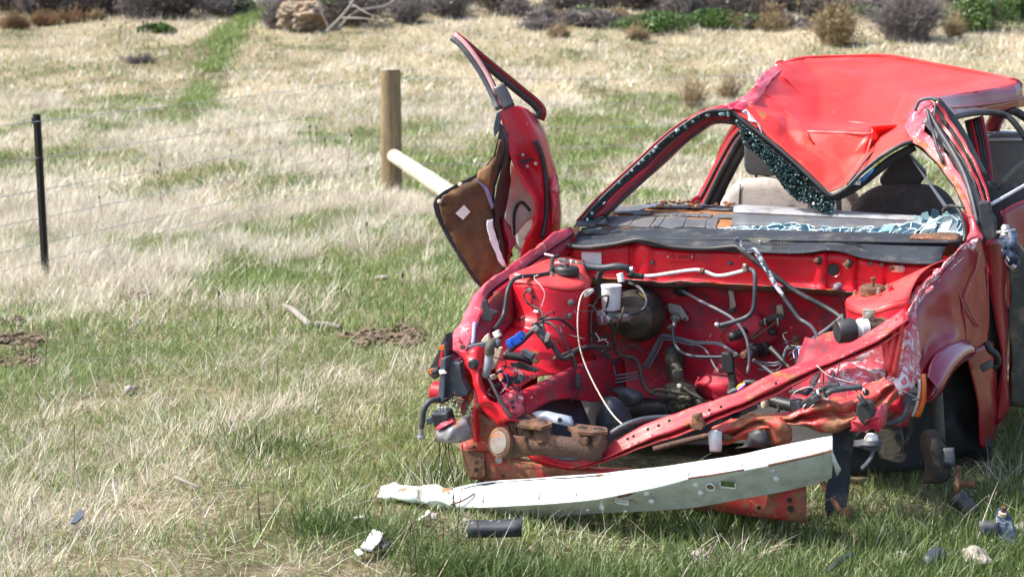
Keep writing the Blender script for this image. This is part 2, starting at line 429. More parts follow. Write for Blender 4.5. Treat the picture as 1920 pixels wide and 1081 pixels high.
track = [G(q[0], q[1]) for q in ((345, 225), (370, 190), (388, 150), (405, 112), (418, 85), (425, 62), (470, 32), (500, 10))]
def dist_track(x, y):
    best = np.full(x.shape, 1e9)
    for a, b in zip(track, track[1:]):
        dx, dy = b.x - a.x, b.y - a.y; l2 = dx * dx + dy * dy
        t = np.clip(((x - a.x) * dx + (y - a.y) * dy) / l2, 0, 1)
        best = np.minimum(best, np.hypot(x - a.x - t * dx, y - a.y - t * dy))
    return best

def dryness(x, y):
    far = smooth01(y, 6.2, 9.5)
    d = 0.21 + 0.17 * far + 0.24 * smooth01(y, 16, 28)
    d = d + (fbm(x * 1.3, y * 0.75, 3) - 0.5) * 1.7 + (fbm(x * 0.45, y * 0.24, 9) - 0.5) * 1.5 * far + (fbm(x * 4, y * 3, 77) - 0.5) * 0.5
    d = d - 0.30 * smooth01(x, -0.1, 0.7) * (1 - smooth01(y, 5.0, 6.5))
    d = d + 0.28 * (1 - smooth01(np.hypot((x + 1.75) / 0.5, (y - 5.1) / 0.9), 0.6, 1.3))
    d = d + 0.25 * (1 - smooth01(np.hypot((x + 0.75) / 0.25, (y - 5.9) / 0.6), 0.5, 1.4))
    d = d + 0.5 * (1 - smooth01(np.hypot((x + 2.9) / 0.9, (y - 8.9) / 1.0), 0.5, 1.4))
    d = d + 0.4 * (1 - smooth01(np.hypot((x + 0.9) / 1.0, (y - 13.3) / 0.9), 0.5, 1.4))
    d = np.where(dist_track(x, y) < 0.10 + 0.011 * y + 0.3 * (vnoise(x * 2, y * 2, 5) - 0.5), d - 0.95, d)
    return np.clip(d, 0, 1)

def build_ground():
    gx = np.concatenate([-np.geomspace(90, 4, 60), np.linspace(-3.9, 3.9, 120), np.geomspace(4, 90, 60)])
    gy = np.concatenate([np.linspace(-30, 2.2, 16), np.linspace(2.5, 9, 120), np.geomspace(9.1, 180, 110)])
    X, Y = np.meshgrid(gx, gy); Z = gz(X, Y)
    near = np.clip((12 - Y) / 6, 0, 1)
    Z = Z + near * (fbm(X * 9, Y * 9, 2) - 0.5) * 0.035
    Z = Z - 0.012
    nx, ny = len(gx), len(gy)
    co = np.stack([X, Y, Z], -1).reshape(-1, 3)
    idx = np.arange(nx * ny).reshape(ny, nx)
    f = np.stack([idx[:-1, :-1], idx[:-1, 1:], idx[1:, 1:], idx[1:, :-1]], -1).reshape(-1, 4)
    me = bpy.data.meshes.new('ground'); me.vertices.add(len(co)); me.vertices.foreach_set('co', co.ravel())
    me.loops.add(f.size); me.loops.foreach_set('vertex_index', f.ravel())
    me.polygons.add(len(f)); me.polygons.foreach_set('loop_start', np.arange(0, f.size, 4)); me.polygons.foreach_set('loop_total', np.full(len(f), 4))
    me.polygons.foreach_set('use_smooth', np.ones(len(f), bool)); me.update(); me.validate()
    D = dryness(X.ravel(), Y.ravel())
    at = me.attributes.new('dry', 'FLOAT', 'POINT'); at.data.foreach_set('value', D.astype(np.float32))
    m = bpy.data.materials.new('paddock soil and thatch'); m.use_nodes = True; n = m.node_tree
    pb = n.nodes['Principled BSDF']; pb.inputs['Roughness'].default_value = 1.0; pb.inputs['Specular IOR Level'].default_value = 0.1
    geo = n.nodes.new('ShaderNodeNewGeometry')
    def nz(s, d=6, r=0.65):
        t = n.nodes.new('ShaderNodeTexNoise'); t.inputs['Scale'].default_value = s; t.inputs['Detail'].default_value = d; t.inputs['Roughness'].default_value = r
        L(n, geo.outputs['Position'], t.inputs['Vector']); return t.outputs['Fac']
    def ramp(fac, cols):
        r = n.nodes.new('ShaderNodeValToRGB'); L(n, fac, r.inputs[0]); e = r.color_ramp.elements
        e[0].position, e[0].color = cols[0][0], (*cols[0][1], 1); e[1].position, e[1].color = cols[-1][0], (*cols[-1][1], 1)
        for p, c in cols[1:-1]: k = e.new(p); k.color = (*c, 1)
        return r.outputs[0]
    soil = ramp(nz(38), [(0.3, (0.075, 0.055, 0.038)), (0.5, (0.17, 0.13, 0.09)), (0.62, (0.30, 0.25, 0.17)), (0.75, (0.42, 0.36, 0.25))])
    green = ramp(nz(30), [(0.3, (0.045, 0.045, 0.018)), (0.55, (0.10, 0.095, 0.045)), (0.72, (0.22, 0.19, 0.115))])
    straw = ramp(nz(22), [(0.3, (0.20, 0.15, 0.085)), (0.5, (0.36, 0.30, 0.19)), (0.7, (0.50, 0.43, 0.29))])
    a = n.nodes.new('ShaderNodeAttribute'); a.attribute_name = 'dry'
    def mix(f, A, B):
        x = n.nodes.new('ShaderNodeMix'); x.data_type = 'RGBA'; L(n, f, x.inputs['Factor'])
        L(n, A, [k for k in x.inputs if k.name == 'A' and k.type == 'RGBA'][0]); L(n, B, [k for k in x.inputs if k.name == 'B' and k.type == 'RGBA'][0])
        return [k for k in x.outputs if k.type == 'RGBA'][0]
    mr = n.nodes.new('ShaderNodeMapRange'); mr.inputs['From Min'].default_value = 0.45; mr.inputs['From Max'].default_value = 0.6; L(n, nz(3.2, 8), mr.inputs['Value'])
    c1 = mix(mr.outputs[0], green, soil); c2 = mix(a.outputs['Fac'], c1, straw)
    L(n, c2, pb.inputs['Base Color'])
    b = n.nodes.new('ShaderNodeBump'); b.inputs['Strength'].default_value = 0.9; b.inputs['Distance'].default_value = 0.02
    L(n, nz(60), b.inputs['Height']); L(n, b.outputs[0], pb.inputs['Normal'])
    o = link('ground', me, m); setp(o, 'rough paddock soil under dry and green grass', None, None, 'structure')
build_ground()

# ------------------------------------------------------------------ grass
def grass_mat(name):
    m = bpy.data.materials.new(name); m.use_nodes = True; n = m.node_tree; n.nodes.clear()
    out = n.nodes.new('ShaderNodeOutputMaterial'); at = n.nodes.new('ShaderNodeAttribute'); at.attribute_name = 'col'
    d = n.nodes.new('ShaderNodeBsdfDiffuse'); t = n.nodes.new('ShaderNodeBsdfTranslucent'); g = n.nodes.new('ShaderNodeBsdfGlossy')
    g.inputs['Roughness'].default_value = 0.45; g.inputs['Color'].default_value = (1, 1, 1, 1)
    L(n, at.outputs['Color'], d.inputs[0]); L(n, at.outputs['Color'], t.inputs[0])
    a = n.nodes.new('ShaderNodeMixShader'); a.inputs[0].default_value = 0.28; L(n, d.outputs[0], a.inputs[1]); L(n, t.outputs[0], a.inputs[2])
    b = n.nodes.new('ShaderNodeMixShader'); b.inputs[0].default_value = 0.035; L(n, a.outputs[0], b.inputs[1]); L(n, g.outputs[0], b.inputs[2])
    L(n, b.outputs[0], out.inputs[0]); return m
GM = grass_mat('grass blades')

def blades(name, x, y, length, width, elev, az, droop, col, segs, label, z0=None):
    N = len(x); z = gz(x, y) - 0.012 if z0 is None else z0
    ts = {3: np.array([0, .4, .75, 1.0]), 2: np.array([0, .55, 1.0])}[segs]
    fa = az + np.pi / 2 + RNG.normal(0, .6, N)
    dx, dy = np.cos(az), np.sin(az); sx, sy = np.cos(fa), np.sin(fa)
    nv = 2 * segs + 1
    co = np.zeros((N, nv, 3), np.float32)
    for i, t in enumerate(ts):
        hor = length * (t * np.cos(elev) + droop * t * t * 0.6); ver = length * (t * np.sin(elev) - droop * t ** 2.2 * 0.35)
        ver = np.maximum(ver, 0.004 + 0.012 * t)
        cx = x + dx * hor; cy = y + dy * hor; cz = z + ver
        if i < segs:
            ww = width * 0.5 * (1 - 0.75 * t ** 1.5)
            co[:, 2 * i, 0] = cx - sx * ww; co[:, 2 * i, 1] = cy - sy * ww; co[:, 2 * i, 2] = cz
            co[:, 2 * i + 1, 0] = cx + sx * ww; co[:, 2 * i + 1, 1] = cy + sy * ww; co[:, 2 * i + 1, 2] = cz
        else:
            co[:, 2 * i, 0] = cx; co[:, 2 * i, 1] = cy; co[:, 2 * i, 2] = cz
    base = (np.arange(N) * nv)[:, None]
    quads = np.concatenate([base + np.array([[2 * i, 2 * i + 1, 2 * i + 3, 2 * i + 2]]) for i in range(segs - 1)], 1).reshape(N, -1)
    tri = base + np.array([[2 * segs - 2, 2 * segs - 1, 2 * segs]])
    loops = np.concatenate([quads, tri], 1).ravel()
    nq = segs - 1
    tot = np.tile(np.array([4] * nq + [3]), N); start = np.concatenate([[0], np.cumsum(tot)[:-1]])
    me = bpy.data.meshes.new(name); me.vertices.add(N * nv); me.vertices.foreach_set('co', co.ravel())
    me.loops.add(len(loops)); me.loops.foreach_set('vertex_index', loops.astype(np.int32))
    me.polygons.add(len(tot)); me.polygons.foreach_set('loop_start', start.astype(np.int32)); me.polygons.foreach_set('loop_total', tot.astype(np.int32))
    me.update()
    ca = me.attributes.new('col', 'FLOAT_COLOR', 'POINT')
    c4 = np.ones((N, nv, 4), np.float32); c4[:, :, :3] = col[:, None, :]
    ca.data.foreach_set('color', c4.ravel())
    o = link(name, me, GM); setp(o, label, None, None, 'stuff')
    return o

DRYC = np.array([[.56, .505, .40], [.66, .615, .51], [.48, .42, .315], [.61, .57, .475], [.40, .34, .255], [.70, .665, .58]])
GREENC = 1.0 * np.array([[.14, .22, .045], [.19, .28, .065], [.10, .17, .035], [.25, .32, .10], [.16, .24, .075], [.29, .33, .13]])
def pick(pal, n, jit=0.12):
    c = pal[RNG.integers(0, len(pal), n)]
    return np.clip(c * (1 + RNG.normal(0, jit, (n, 1))) * (1 + RNG.normal(0, 0.04, (n, 3))), 0.01, 0.85)

BARE = [(-0.45, 3.85, 0.55, 0.38), (-0.95, 3.65, 0.4, 0.2), (0.15, 3.45, 0.5, 0.2), (-0.95, 4.35, 0.3, 0.16), (-1.5, 5.9, 0.35, 0.3), (0.95, 3.32, 0.3, 0.12), (0.45, 3.3, .5, .13), (1.25, 3.42, .35, .12)]
SOILP = [(240, 562, 0.2), (730, 632, 0.24), (30, 640, 0.2), (20, 606, 0.16), (30, 680, 0.18), (490, 497, 0.14)]
SOILG = [(G(a, b), r) for a, b, r in SOILP]
def keepmask(x, y, bare=True):
    u = (x - O.x) * CY - (y - O.y) * SY; v = (x - O.x) * SY + (y - O.y) * CY
    k = ~((np.abs(u) < 0.80) & (v > 0.02) & (v < 2.9))
    k &= ~((u > -0.80) & (u < 0.42) & (v > -0.40) & (v < 0.3))
    k &= ~((np.abs(u) < 0.78) & (v > -0.98) & (v <= -0.40) & (RNG.random(len(x)) < 0.35))
    if bare:
        for bx, by, rx, ry in BARE:
            q = np.hypot((x - bx) / rx, (y - by) / ry) + (vnoise(x * 7, y * 7, 8) - 0.5) * 0.9
            k &= ~((q < 1) & (RNG.random(len(x)) < 0.62))
    for p, r in SOILG:
        q = np.hypot(x - p.x, (y - p.y) / 1.1)
        k &= ~((q < r * 0.85) & (RNG.random(len(x)) < 0.85))
    return k
def undercar(x, y):
    u = (x - O.x) * CY - (y - O.y) * SY; v = (x - O.x) * SY + (y - O.y) * CY
    return (np.abs(u) < 0.78) & (v > -1.0) & (v < 0.1)

def frustum(n, y0, y1, m=0.42):
    y = np.sqrt(RNG.uniform(y0 * y0, y1 * y1, n)); x = RNG.uniform(-1, 1, n) * (m * y + 0.25); return x, y

def meadow():
    # green undergrowth
    for tag, y0, y1, n, segs in (('near', 2.9, 7.0, 125000, 2), ('mid', 7.0, 13.0, 120000, 2), ('far', 13.0, 27.0, 100000, 2), ('distant', 27, 62, 60000, 2)):
        x, y = frustum(n, y0, y1)
        D = dryness(x, y); p = np.clip(1.25 - 1.1 * D, 0.28, 1)
        k = keepmask(x, y) & (RNG.random(len(x)) < p); x, y, D = x[k], y[k], D[k]; N = len(x)
        lush = smooth01(x, 0.05, 0.6) * (1 - smooth01(y, 4.9, 5.8))  # lush zone: longer blades, and the car's shade darkened into their green
        clump = fbm(x * 3.1, y * 3.1, 21)
        ln = (0.014 + 0.046 * clump + 0.024 * RNG.random(N)) * (1 + 0.5 * lush)
        ln = np.where(undercar(x, y), np.minimum(ln, 0.14), ln)
        ln = ln * {'near': 1.0, 'mid': 1.5, 'far': 2.0, 'distant': 2.0}[tag]
        wd = {'near': 0.0034, 'mid': 0.0056, 'far': 0.014, 'distant': 0.032}[tag] * RNG.uniform(.6, 1.3, N)
        el = np.clip(RNG.normal(1.08, .28, N), .3, 1.5); az = RNG.uniform(0, 2 * np.pi, N)
        blades('green_grass', x, y, ln, wd, el, az, np.clip(RNG.normal(.28, .2, N), 0, .8), pick(GREENC, N) * (1 - .28 * lush[:, None]), segs, 'short green grass growing between the straw')  # green of the lush zone darkened for the car's shade
    # dry tussock grass
    for tag, y0, y1, nc, per, segs, spread in (('near', 3.2, 7.2, 3400, 20, 2, .035), ('mid', 7.2, 13.5, 3900, 28, 2, .06), ('far', 13.5, 27, 5000, 21, 2, .13), ('distant', 27, 62, 7000, 14, 2, .30)):
        cx, cy = frustum(nc * 2, y0, y1); D = dryness(cx, cy)
        k = RNG.random(len(cx)) < np.clip((D - 0.25) * 1.6, 0.03, 1); cx, cy = cx[k][:nc], cy[k][:nc]
        size = RNG.gamma(3, 1 / 3, len(cx)); caz = RNG.normal(0.2, 1.1, len(cx)) + np.where(RNG.random(len(cx)) < .3, np.pi, 0)
        rep = np.maximum(3, (per * size * RNG.uniform(.6, 1.4, len(cx)))).astype(int)
        i = np.repeat(np.arange(len(cx)), rep); N = len(i)
        ox = RNG.normal(0, 1, N) * spread * np.sqrt(size[i]); oy = RNG.normal(0, 1, N) * spread * np.sqrt(size[i])
        x = cx[i] + ox; y = cy[i] + oy; k = keepmask(x, y); x, y, ox, oy, i = x[k], y[k], ox[k], oy[k], i[k]; N = len(x)
        far = smooth01(y, 6.5, 10)
        ln = (0.05 + 0.085 * RNG.random(N) + 0.045 * far) * (0.65 + 0.45 * np.clip(size[i], 0.3, 2.4))
        ln = ln * (0.62 + 0.38 * far); ln = np.where(undercar(x, y), np.minimum(ln, 0.10), ln)
        wd = {'near': 0.0024, 'mid': 0.0040, 'far': 0.009, 'distant': 0.020}[tag] * RNG.uniform(.6, 1.3, N)
        az = np.where(RNG.random(N) < .55, np.arctan2(oy, ox), caz[i] + RNG.normal(0, .5, N))
        el = np.clip(RNG.normal(1.1 - 0.25 * (RNG.random(N) < .4), .27, N), .15, 1.5)
        tone = 1 + (fbm(x * 0.8, y * 0.6, 33) - 0.5) * 0.35
        col = np.clip(pick(DRYC, N) * tone[:, None], 0, .85)
        blades('dry_grass', x, y, ln, wd, el, az, np.clip(RNG.normal(.35, .25, N), 0, 1), col, segs, 'tall bleached dry grass in loose tussocks')
    # green growth along the worn track
    q = RNG.random(8000) * (len(track) - 1); i = np.minimum(q.astype(int), len(track) - 2); f = q - i
    tx = np.array([t.x for t in track]); ty = np.array([t.y for t in track])
    x = tx[i] * (1 - f) + tx[i + 1] * f; y = ty[i] * (1 - f) + ty[i + 1] * f; N = len(x)
    x = x + RNG.normal(0, 1, N) * (.03 + .0045 * y) * (.4 + fbm(y * .4, y * .1, 61)); y = y + RNG.normal(0, .4, N)
    k = fbm(x * .8, y * .5, 62) > .40; x, y = x[k], y[k]; N = len(x)
    blades('track_grass', x, y, RNG.uniform(.12, .26, N), .0006 * y * RNG.uniform(.6, 1.3, N), np.clip(RNG.normal(1.1, .25, N), .4, 1.5), RNG.uniform(0, 6.28, N), np.full(N, .3), pick(GREENC[[1, 3, 4, 5]], N), 2, 'green grass along the narrow worn track')
    # straw lying flat
    x, y = frustum(62000, 2.9, 9.0); k = keepmask(x, y, False); x, y = x[k], y[k]; N = len(x)
    bias = fbm(x * 1.7, y * 1.7, 40); k = RNG.random(N) < np.clip(bias * 1.6 - 0.25, .1, 1); x, y = x[k], y[k]; N = len(x)
    blades('straw_litter', x, y, RNG.uniform(.025, .13, N), RNG.uniform(.0014, .003, N), np.abs(RNG.normal(0, .16, N)), RNG.uniform(0, 6.28, N), RNG.uniform(0, .15, N),
           pick(np.vstack([DRYC, DRYC * .7, [[.22, .17, .12]]]), N), 2, 'loose dry straw lying flat over soil and grass')
    # long bent straws near the viewer
    x, y = frustum(2200, 3.0, 8.0); k = keepmask(x, y); x, y = x[k], y[k]; N = len(x)
    blades('long_straw', x, y, RNG.uniform(.08, .24, N), RNG.uniform(.0014, .0024, N), np.clip(RNG.normal(.8, .35, N), .1, 1.5), RNG.uniform(0, 6.28, N), RNG.uniform(.1, .7, N),
           pick(DRYC, N), 3, 'long single straws arching over the short grass')
    # lush tufts in front of the bumper beam, car's shade darkened into the green
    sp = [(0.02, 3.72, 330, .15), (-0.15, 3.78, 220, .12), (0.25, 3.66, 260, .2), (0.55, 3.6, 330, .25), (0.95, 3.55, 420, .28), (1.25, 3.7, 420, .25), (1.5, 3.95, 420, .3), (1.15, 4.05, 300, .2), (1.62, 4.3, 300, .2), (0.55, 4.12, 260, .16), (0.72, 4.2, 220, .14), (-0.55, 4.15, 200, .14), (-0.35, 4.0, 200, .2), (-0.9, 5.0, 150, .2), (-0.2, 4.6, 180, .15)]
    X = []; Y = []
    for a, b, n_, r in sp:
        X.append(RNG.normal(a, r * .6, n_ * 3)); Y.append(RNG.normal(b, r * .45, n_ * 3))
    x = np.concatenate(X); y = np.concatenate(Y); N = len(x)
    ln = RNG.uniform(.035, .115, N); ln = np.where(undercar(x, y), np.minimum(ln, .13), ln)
    blades('lush_shaded_grass', x, y, ln, RNG.uniform(.0024, .0044, N), np.clip(RNG.normal(1.15, .25, N), .4, 1.5), RNG.uniform(0, 6.28, N), np.clip(RNG.normal(.3, .2, N), 0, .8),
           pick(GREENC[[0, 2, 2, 2, 4]] * .7, N), 3, 'thick lush green grass round the wreck, darkened for its shade')
meadow()

# ------------------------------------------------------------------ broken ground, sticks, stones
def lump(name, c, size, mat, seed, sub=3, rough=0.35, flat=0.6, parent=None, freq=1.6):
    bm = bmesh.new(); bmesh.ops.create_icosphere(bm, subdivisions=sub, radius=1)
    for v in bm.verts:
        q = v.co * freq + Vector((seed * 3.1, seed, 0))
        k = 1 + rough * (noise.noise(q) * 1.2 + 0.6 * noise.noise(q * 2.7) + 0.3 * noise.noise(q * 6.1))
        v.co = Vector((v.co.x * size[0] * k, v.co.y * size[1] * k, v.co.z * size[2] * k))
    bm.transform(Matrix.Rotation(seed * 1.7, 4, 'Z')); bm.transform(Matrix.Translation(c))
    me = bpy.data.meshes.new(name); bm.to_mesh(me); bm.free()
    return link(name, me, mat, parent)

def soil_heap(px, py, r, n, seed, label):
    b = G(px, py); root = empty('soil_clods', b); rr = random.Random(seed)
    for i in range(n):
        a = rr.random() * 6.28; d = r * math.sqrt(rr.random())
        x, y = b.x + math.cos(a) * d, b.y + math.sin(a) * d * 1.5; s = r * rr.uniform(.07, .20)
        lump('clod', (x, y, gzf(x, y) + s * 0.15), (s, s * .85, s * .5), SOIL, rr.random() * 50, 2, .8, freq=2.2, parent=root)
    setp(root, label, 'soil', 'heaps of dug-up soil')
soil_heap(240, 562, .15, 26, 1, 'small dark soil heap right of the steel fence post')
soil_heap(728, 632, .20, 60, 2, 'wide crumbly heap of brown soil beside the wrecked car')
soil_heap(20, 604, .13, 22, 3, 'dark soil heap at the left edge, nearest the fence')
soil_heap(35, 643, .14, 24, 4, 'middle of three soil heaps at the left edge')
soil_heap(25, 682, .13, 22, 5, 'lowest of three soil heaps at the left edge')
soil_heap(492, 497, .11, 16, 6, 'low dark soil heap in the grass below the fence line')
soil_heap(680, 700, .06, 3, 8, 'tiny soil clump in the grass left of the headlight bracket')

def ground_stick(pts, r, mat, name, label, cat='stick', rend=None):
    root_p = [G(a, b) + Vector((0, 0, h)) for a, b, h in pts]
    o = tube(name, [Vector(p) for p in root_p], r, mat, None, 5, 7, r_end=rend or r * .6)
    setp(o, label, cat); return o
ground_stick([(532, 580, .02), (548, 590, .03), (565, 603, .025), (582, 616, .02)], .016, DEADWOOD, 'branch', 'bleached dead branch lying askew in the grass', 'branch', .02)
ground_stick([(590, 615, .02), (612, 617, .025), (640, 621, .02)], .017, DEADWOOD, 'branch', 'short pale stick lying end to end with bleached branch', 'branch', .014)
ground_stick([(690, 1040, .012), (730, 1018, .015), (770, 1000, .02)], .006, STALK, 'twig', 'thin dark twig on bare soil below the bumper beam', 'twig', .003)
ground_stick([(330, 905, .02), (375, 922, .015)], .006, DEADWOOD, 'twig', 'small grey twig lying in the lower left grass', 'twig', .004)

for i, (px, py, sx, sy, sz, lab) in enumerate([(1830, 1057, .055, .035, .03, 'flat brown stone at the bottom right in green grass'), (1310, 1048, .03, .025, .02, 'small mossy stone in the grass under the bumper beam'),
        (1690, 1052, .035, .025, .02, 'pale stone on bare soil at the bottom edge'), (1915, 1000, .04, .03, .022, 'pale stone at the right edge beside the blue bracket'),
        (812, 972, .02, .016, .012, 'small grey pebble below the left end of the bumper beam'), (872, 978, .012, .012, .008, 'tiny white pebble left of the black plastic strip'),
        (718, 524, .05, .03, .02, 'flat pinkish stone in the grass left of the hanging door panel'), (245, 735, .03, .025, .02, 'small pinkish stone in the left foreground grass')]):
    b = G(px, py); o = lump('stone', (b.x, b.y, b.z + sz * .5), (sx, sy, sz), STONE, i * 2.3 + 1, 3, .3, freq=1.2); setp(o, lab, 'stone', 'loose stones in the grass')

def scrap(name, pts, mat, h, label, cat, thick=.004, bend=0.0):
    ps = [G(a, b) + Vector((0, 0, h + (bend * random.random()))) for a, b in pts]
    o = poly(name, ps, mat, None, thick, axis=Vector((0, 0, -1))); setp(o, label, cat); return o
scrap('white_card', [(700, 1010), (719, 1017), (712, 1035), (697, 1049), (676, 1045)], WHITE, .03, 'white rectangular plastic panel lying on bare soil', 'card', .006, .006)
scrap('plastic_shard', [(664, 1043), (674, 1040), (682, 1049), (672, 1053)], WHITE, .02, 'small white shard touching the white panel', 'plastic shard')
scrap('plastic_shard', [(657, 985), (672, 978), (686, 977), (684, 983), (668, 988)], WHITE, .02, 'white shard lying above the white plastic panel', 'plastic shard', .004, .012)
scrap('plastic_shard', [(784, 985), (793, 978), (800, 981), (790, 990)], WHITE, .02, 'white shard left of the black plastic strip', 'plastic shard', .004, .012)
scrap('plastic_shard', [(797, 972), (803, 966), (806, 970), (801, 976)], WHITE, .02, 'smallest white shard under the beam left end', 'plastic shard')
scrap('plastic_shard', [(884, 880), (893, 874), (893, 890), (887, 892)], WHITE, .10, 'white shard beside the rusty frame rail', 'plastic shard')
o = scrap('black_stopper', [(712, 1034), (721, 1027), (733, 1029), (728, 1037), (719, 1042)], PLASTIC, .025, 'small black plastic cap beside the white panel', 'stopper', .012)
o = scrap('lens_fragment', [(134, 1008), (147, 985), (160, 980), (156, 992), (143, 1006)], GREYPL, .04, 'grey lens fragment with red edge in lower left grass', 'lens fragment', .006, .02)
sheet('plastic_strip', [[P(880, 976, y=3.98), P(930, 975, y=3.96), P(980, 972, y=3.93)], [P(877, 990, y=3.95), P(928, 990, y=3.93), P(978, 988, y=3.90)], [P(877, 1006, y=3.96), P(928, 1006, y=3.94), P(978, 1004, y=3.91)]], PLASTIC, None, 3, .006)
setp(bpy.data.objects['plastic_strip'], 'flat black plastic strip in the grass under the bumper beam', 'plastic strip')

# ------------------------------------------------------------------ fence
def ring_post():
    b = G(735, 368); top = P(731, 131, y=b.y)
    rr = .205 * .5 * 1.02
    root = empty('wooden_post', b)
    prof = [(rr * 1.06, -.35), (rr * 1.05, 0.0)]
    h = top.z - b.z
    for i in range(1, 9): prof.append((rr * (1.05 - .06 * i / 8), h * i / 8))
    prof += [(rr * .97, h + .004), (rr * .5, h + .008)]
    sh = lathe('shaft', b, (0, 0, 1), prof[:-2], WOOD, root, 40)
    me = sh.data
    for v in me.vertices: v.co = crump(v.co, .007, 5, 3)
    cap = lathe('sawn_top', b, (0, 0, 1), [(rr * .985, h - .002), (rr * .97, h + .004), (rr * .4, h + .007)], PINE, root, 32)
    setp(root, 'thick round weathered wooden fence post', 'fence post')
    return b, h
PB, PH = ring_post()
# stay
a = P(738, 292, y=PB.y - .10); e = G(905, 405); e = Vector((e.x, e.y - .2, e.z + .03))
st = tube('fence_stay', [a, a.lerp(e, .3), a.lerp(e, .6), e], .072, PINE, None, 6, 14, r_end=.085)
for v in st.data.vertices: v.co = crump(v.co, .010, 6, 3)
setp(st, 'pale peeled pole bracing the wooden post at an angle', 'fence stay')
# steel post
SB = G(86, 522)
def steel_post():
    root = empty('steel_post', SB); top = P(69, 214, y=SB.y); h = top.z - SB.z
    a = .028
    prof = [(-.024, -.006), (-.004, -.004), (-.004, -.03), (.004, -.03), (.004, -.004), (.024, -.006), (.024, .006), (-.024, .006)]
    vs = []; n = len(prof); lean = Vector((top.x - SB.x, 0, 0))
    for hh in (-.3, h):
        for p in prof: vs.append(SB + Vector((p[0], p[1], hh)) + lean * max(0, hh / h))
    fs = [(i, (i + 1) % n, n + (i + 1) % n, n + i) for i in range(n)] + [tuple(range(n - 1, -1, -1)), tuple(range(n, 2 * n))]
    o = mesh('shaft', vs, fs, POSTSTEEL, root, False); fixn(o)
    ic = P(62, 226, y=SB.y - .02)
    lathe('insulator', ic, (-.75, -.65, 0), [(.012, -.03), (.02, -.02), (.022, 0), (.02, .012), (.012, .014)], BLACK, root, 16)
    lathe('insulator_eye', ic, (-.75, -.65, 0), [(.009, .0135), (.007, .017)], GALV, root, 10)
    setp(root, 'narrow black steel fence post in tall dry grass', 'fence post')
    return h
steel_post()
wires_steel = [228, 296, 357, 410, 458, 492]
wires_wood = [147, 196, 240, 276, 308, 332]
names = ['top', 'second', 'third', 'fourth', 'fifth', 'lowest']
LW = P(-260, 0, y=1); 
for i in range(6):
    zs = P(70, wires_steel[i], y=SB.y - .035); zw = P(709, wires_wood[i], y=PB.y - .02)
    d = (zs - zw); lft = zs + d * 0.55; lft.z = zs.z + (zs.z - zw.z) * .4
    sag = zs.lerp(zw, .5) - Vector((0, 0, .012))
    rt = P(1500, wires_wood[i] + 4, y=PB.y + .6); rt.z = zw.z + .02
    rt2 = Vector((rt.x + 6, rt.y + .4, rt.z + .02))
    o = tube('fence_wire', [lft, zs, sag, zw], .0026, GALV, None, 4, 5)
    setp(o, f'{names[i]} strand of wire from the steel post to the wooden post', 'fence wire', 'wire strands between the two posts')
    pr = Vector((PB.x + .1, PB.y, zw.z))
    o = tube('fence_wire', [pr, pr.lerp(rt, .5) - Vector((0, 0, .02)), rt, rt2], .0026, GALV, None, 4, 5)
    setp(o, f'{names[i]} strand of wire running right from the wooden post', 'fence wire', 'wire strands right of the wooden post')

# ------------------------------------------------------------------ bushes, boulder and dead wood on the rise
def twigs(name, base, rx, ry, h, n, mat, seed, thick=.012, spread=1.0, parent=None, curve=.4, kids=2, messy=0.0):
    rr = random.Random(seed); vs = []; fs = []
    def seg(pts, r0, r1):
        m = len(pts); s = len(vs)
        for i, p in enumerate(pts):
            r = r0 + (r1 - r0) * i / (m - 1); t = (pts[min(i + 1, m - 1)] - pts[max(i - 1, 0)]).normalized(); a = t.orthogonal().normalized(); b = t.cross(a)
            for k in range(3):
                th = 2.094 * k; vs.append(p + a * math.cos(th) * r + b * math.sin(th) * r)
        for i in range(m - 1):
            for k in range(3):
                j = (k + 1) % 3; fs.append((s + i * 3 + k, s + i * 3 + j, s + (i + 1) * 3 + j, s + (i + 1) * 3 + k))
    for i in range(n):
        a = rr.random() * 6.283; q = math.sqrt(rr.random())
        st_ = base + Vector((math.cos(a) * rx * .45 * q, math.sin(a) * ry * .45 * q, -.03))
        if messy: st_ = st_ + Vector((0, 0, rr.random() * h * messy))
        a2 = a + rr.gauss(0, .7); lob = .45 + .55 * abs(math.sin(1.6 * a2 + seed)) + (.45 if rr.random() < .07 else 0); out = rr.random() ** .7 * spread
        end = base + Vector((math.cos(a2) * rx * out * lob, math.sin(a2) * ry * out * lob, h * (1 - .55 * out * out) * rr.uniform(.45, 1.05) * lob))
        if messy: end.z = base.z + (end.z - base.z) * rr.uniform(.2, 1)
        mid = st_.lerp(end, .5) + Vector((rr.gauss(0, .1) * rx, rr.gauss(0, .1) * ry, curve * h * .3))
        pts = cr([st_, mid, end], 2); seg(pts, thick, thick * .3)
        for k in range(kids):
            t = rr.uniform(.35, .95); p = pts[int(t * (len(pts) - 1))]
            d = Vector((rr.gauss(0, 1), rr.gauss(0, 1), rr.uniform(-.1, 1.1))).normalized() * h * rr.uniform(.12, .32)
            seg([p, p + d * .5 + Vector((0, 0, .02 * h)), p + d], thick * .5, thick * .2)
    return mesh(name, vs, fs, mat, parent, False)

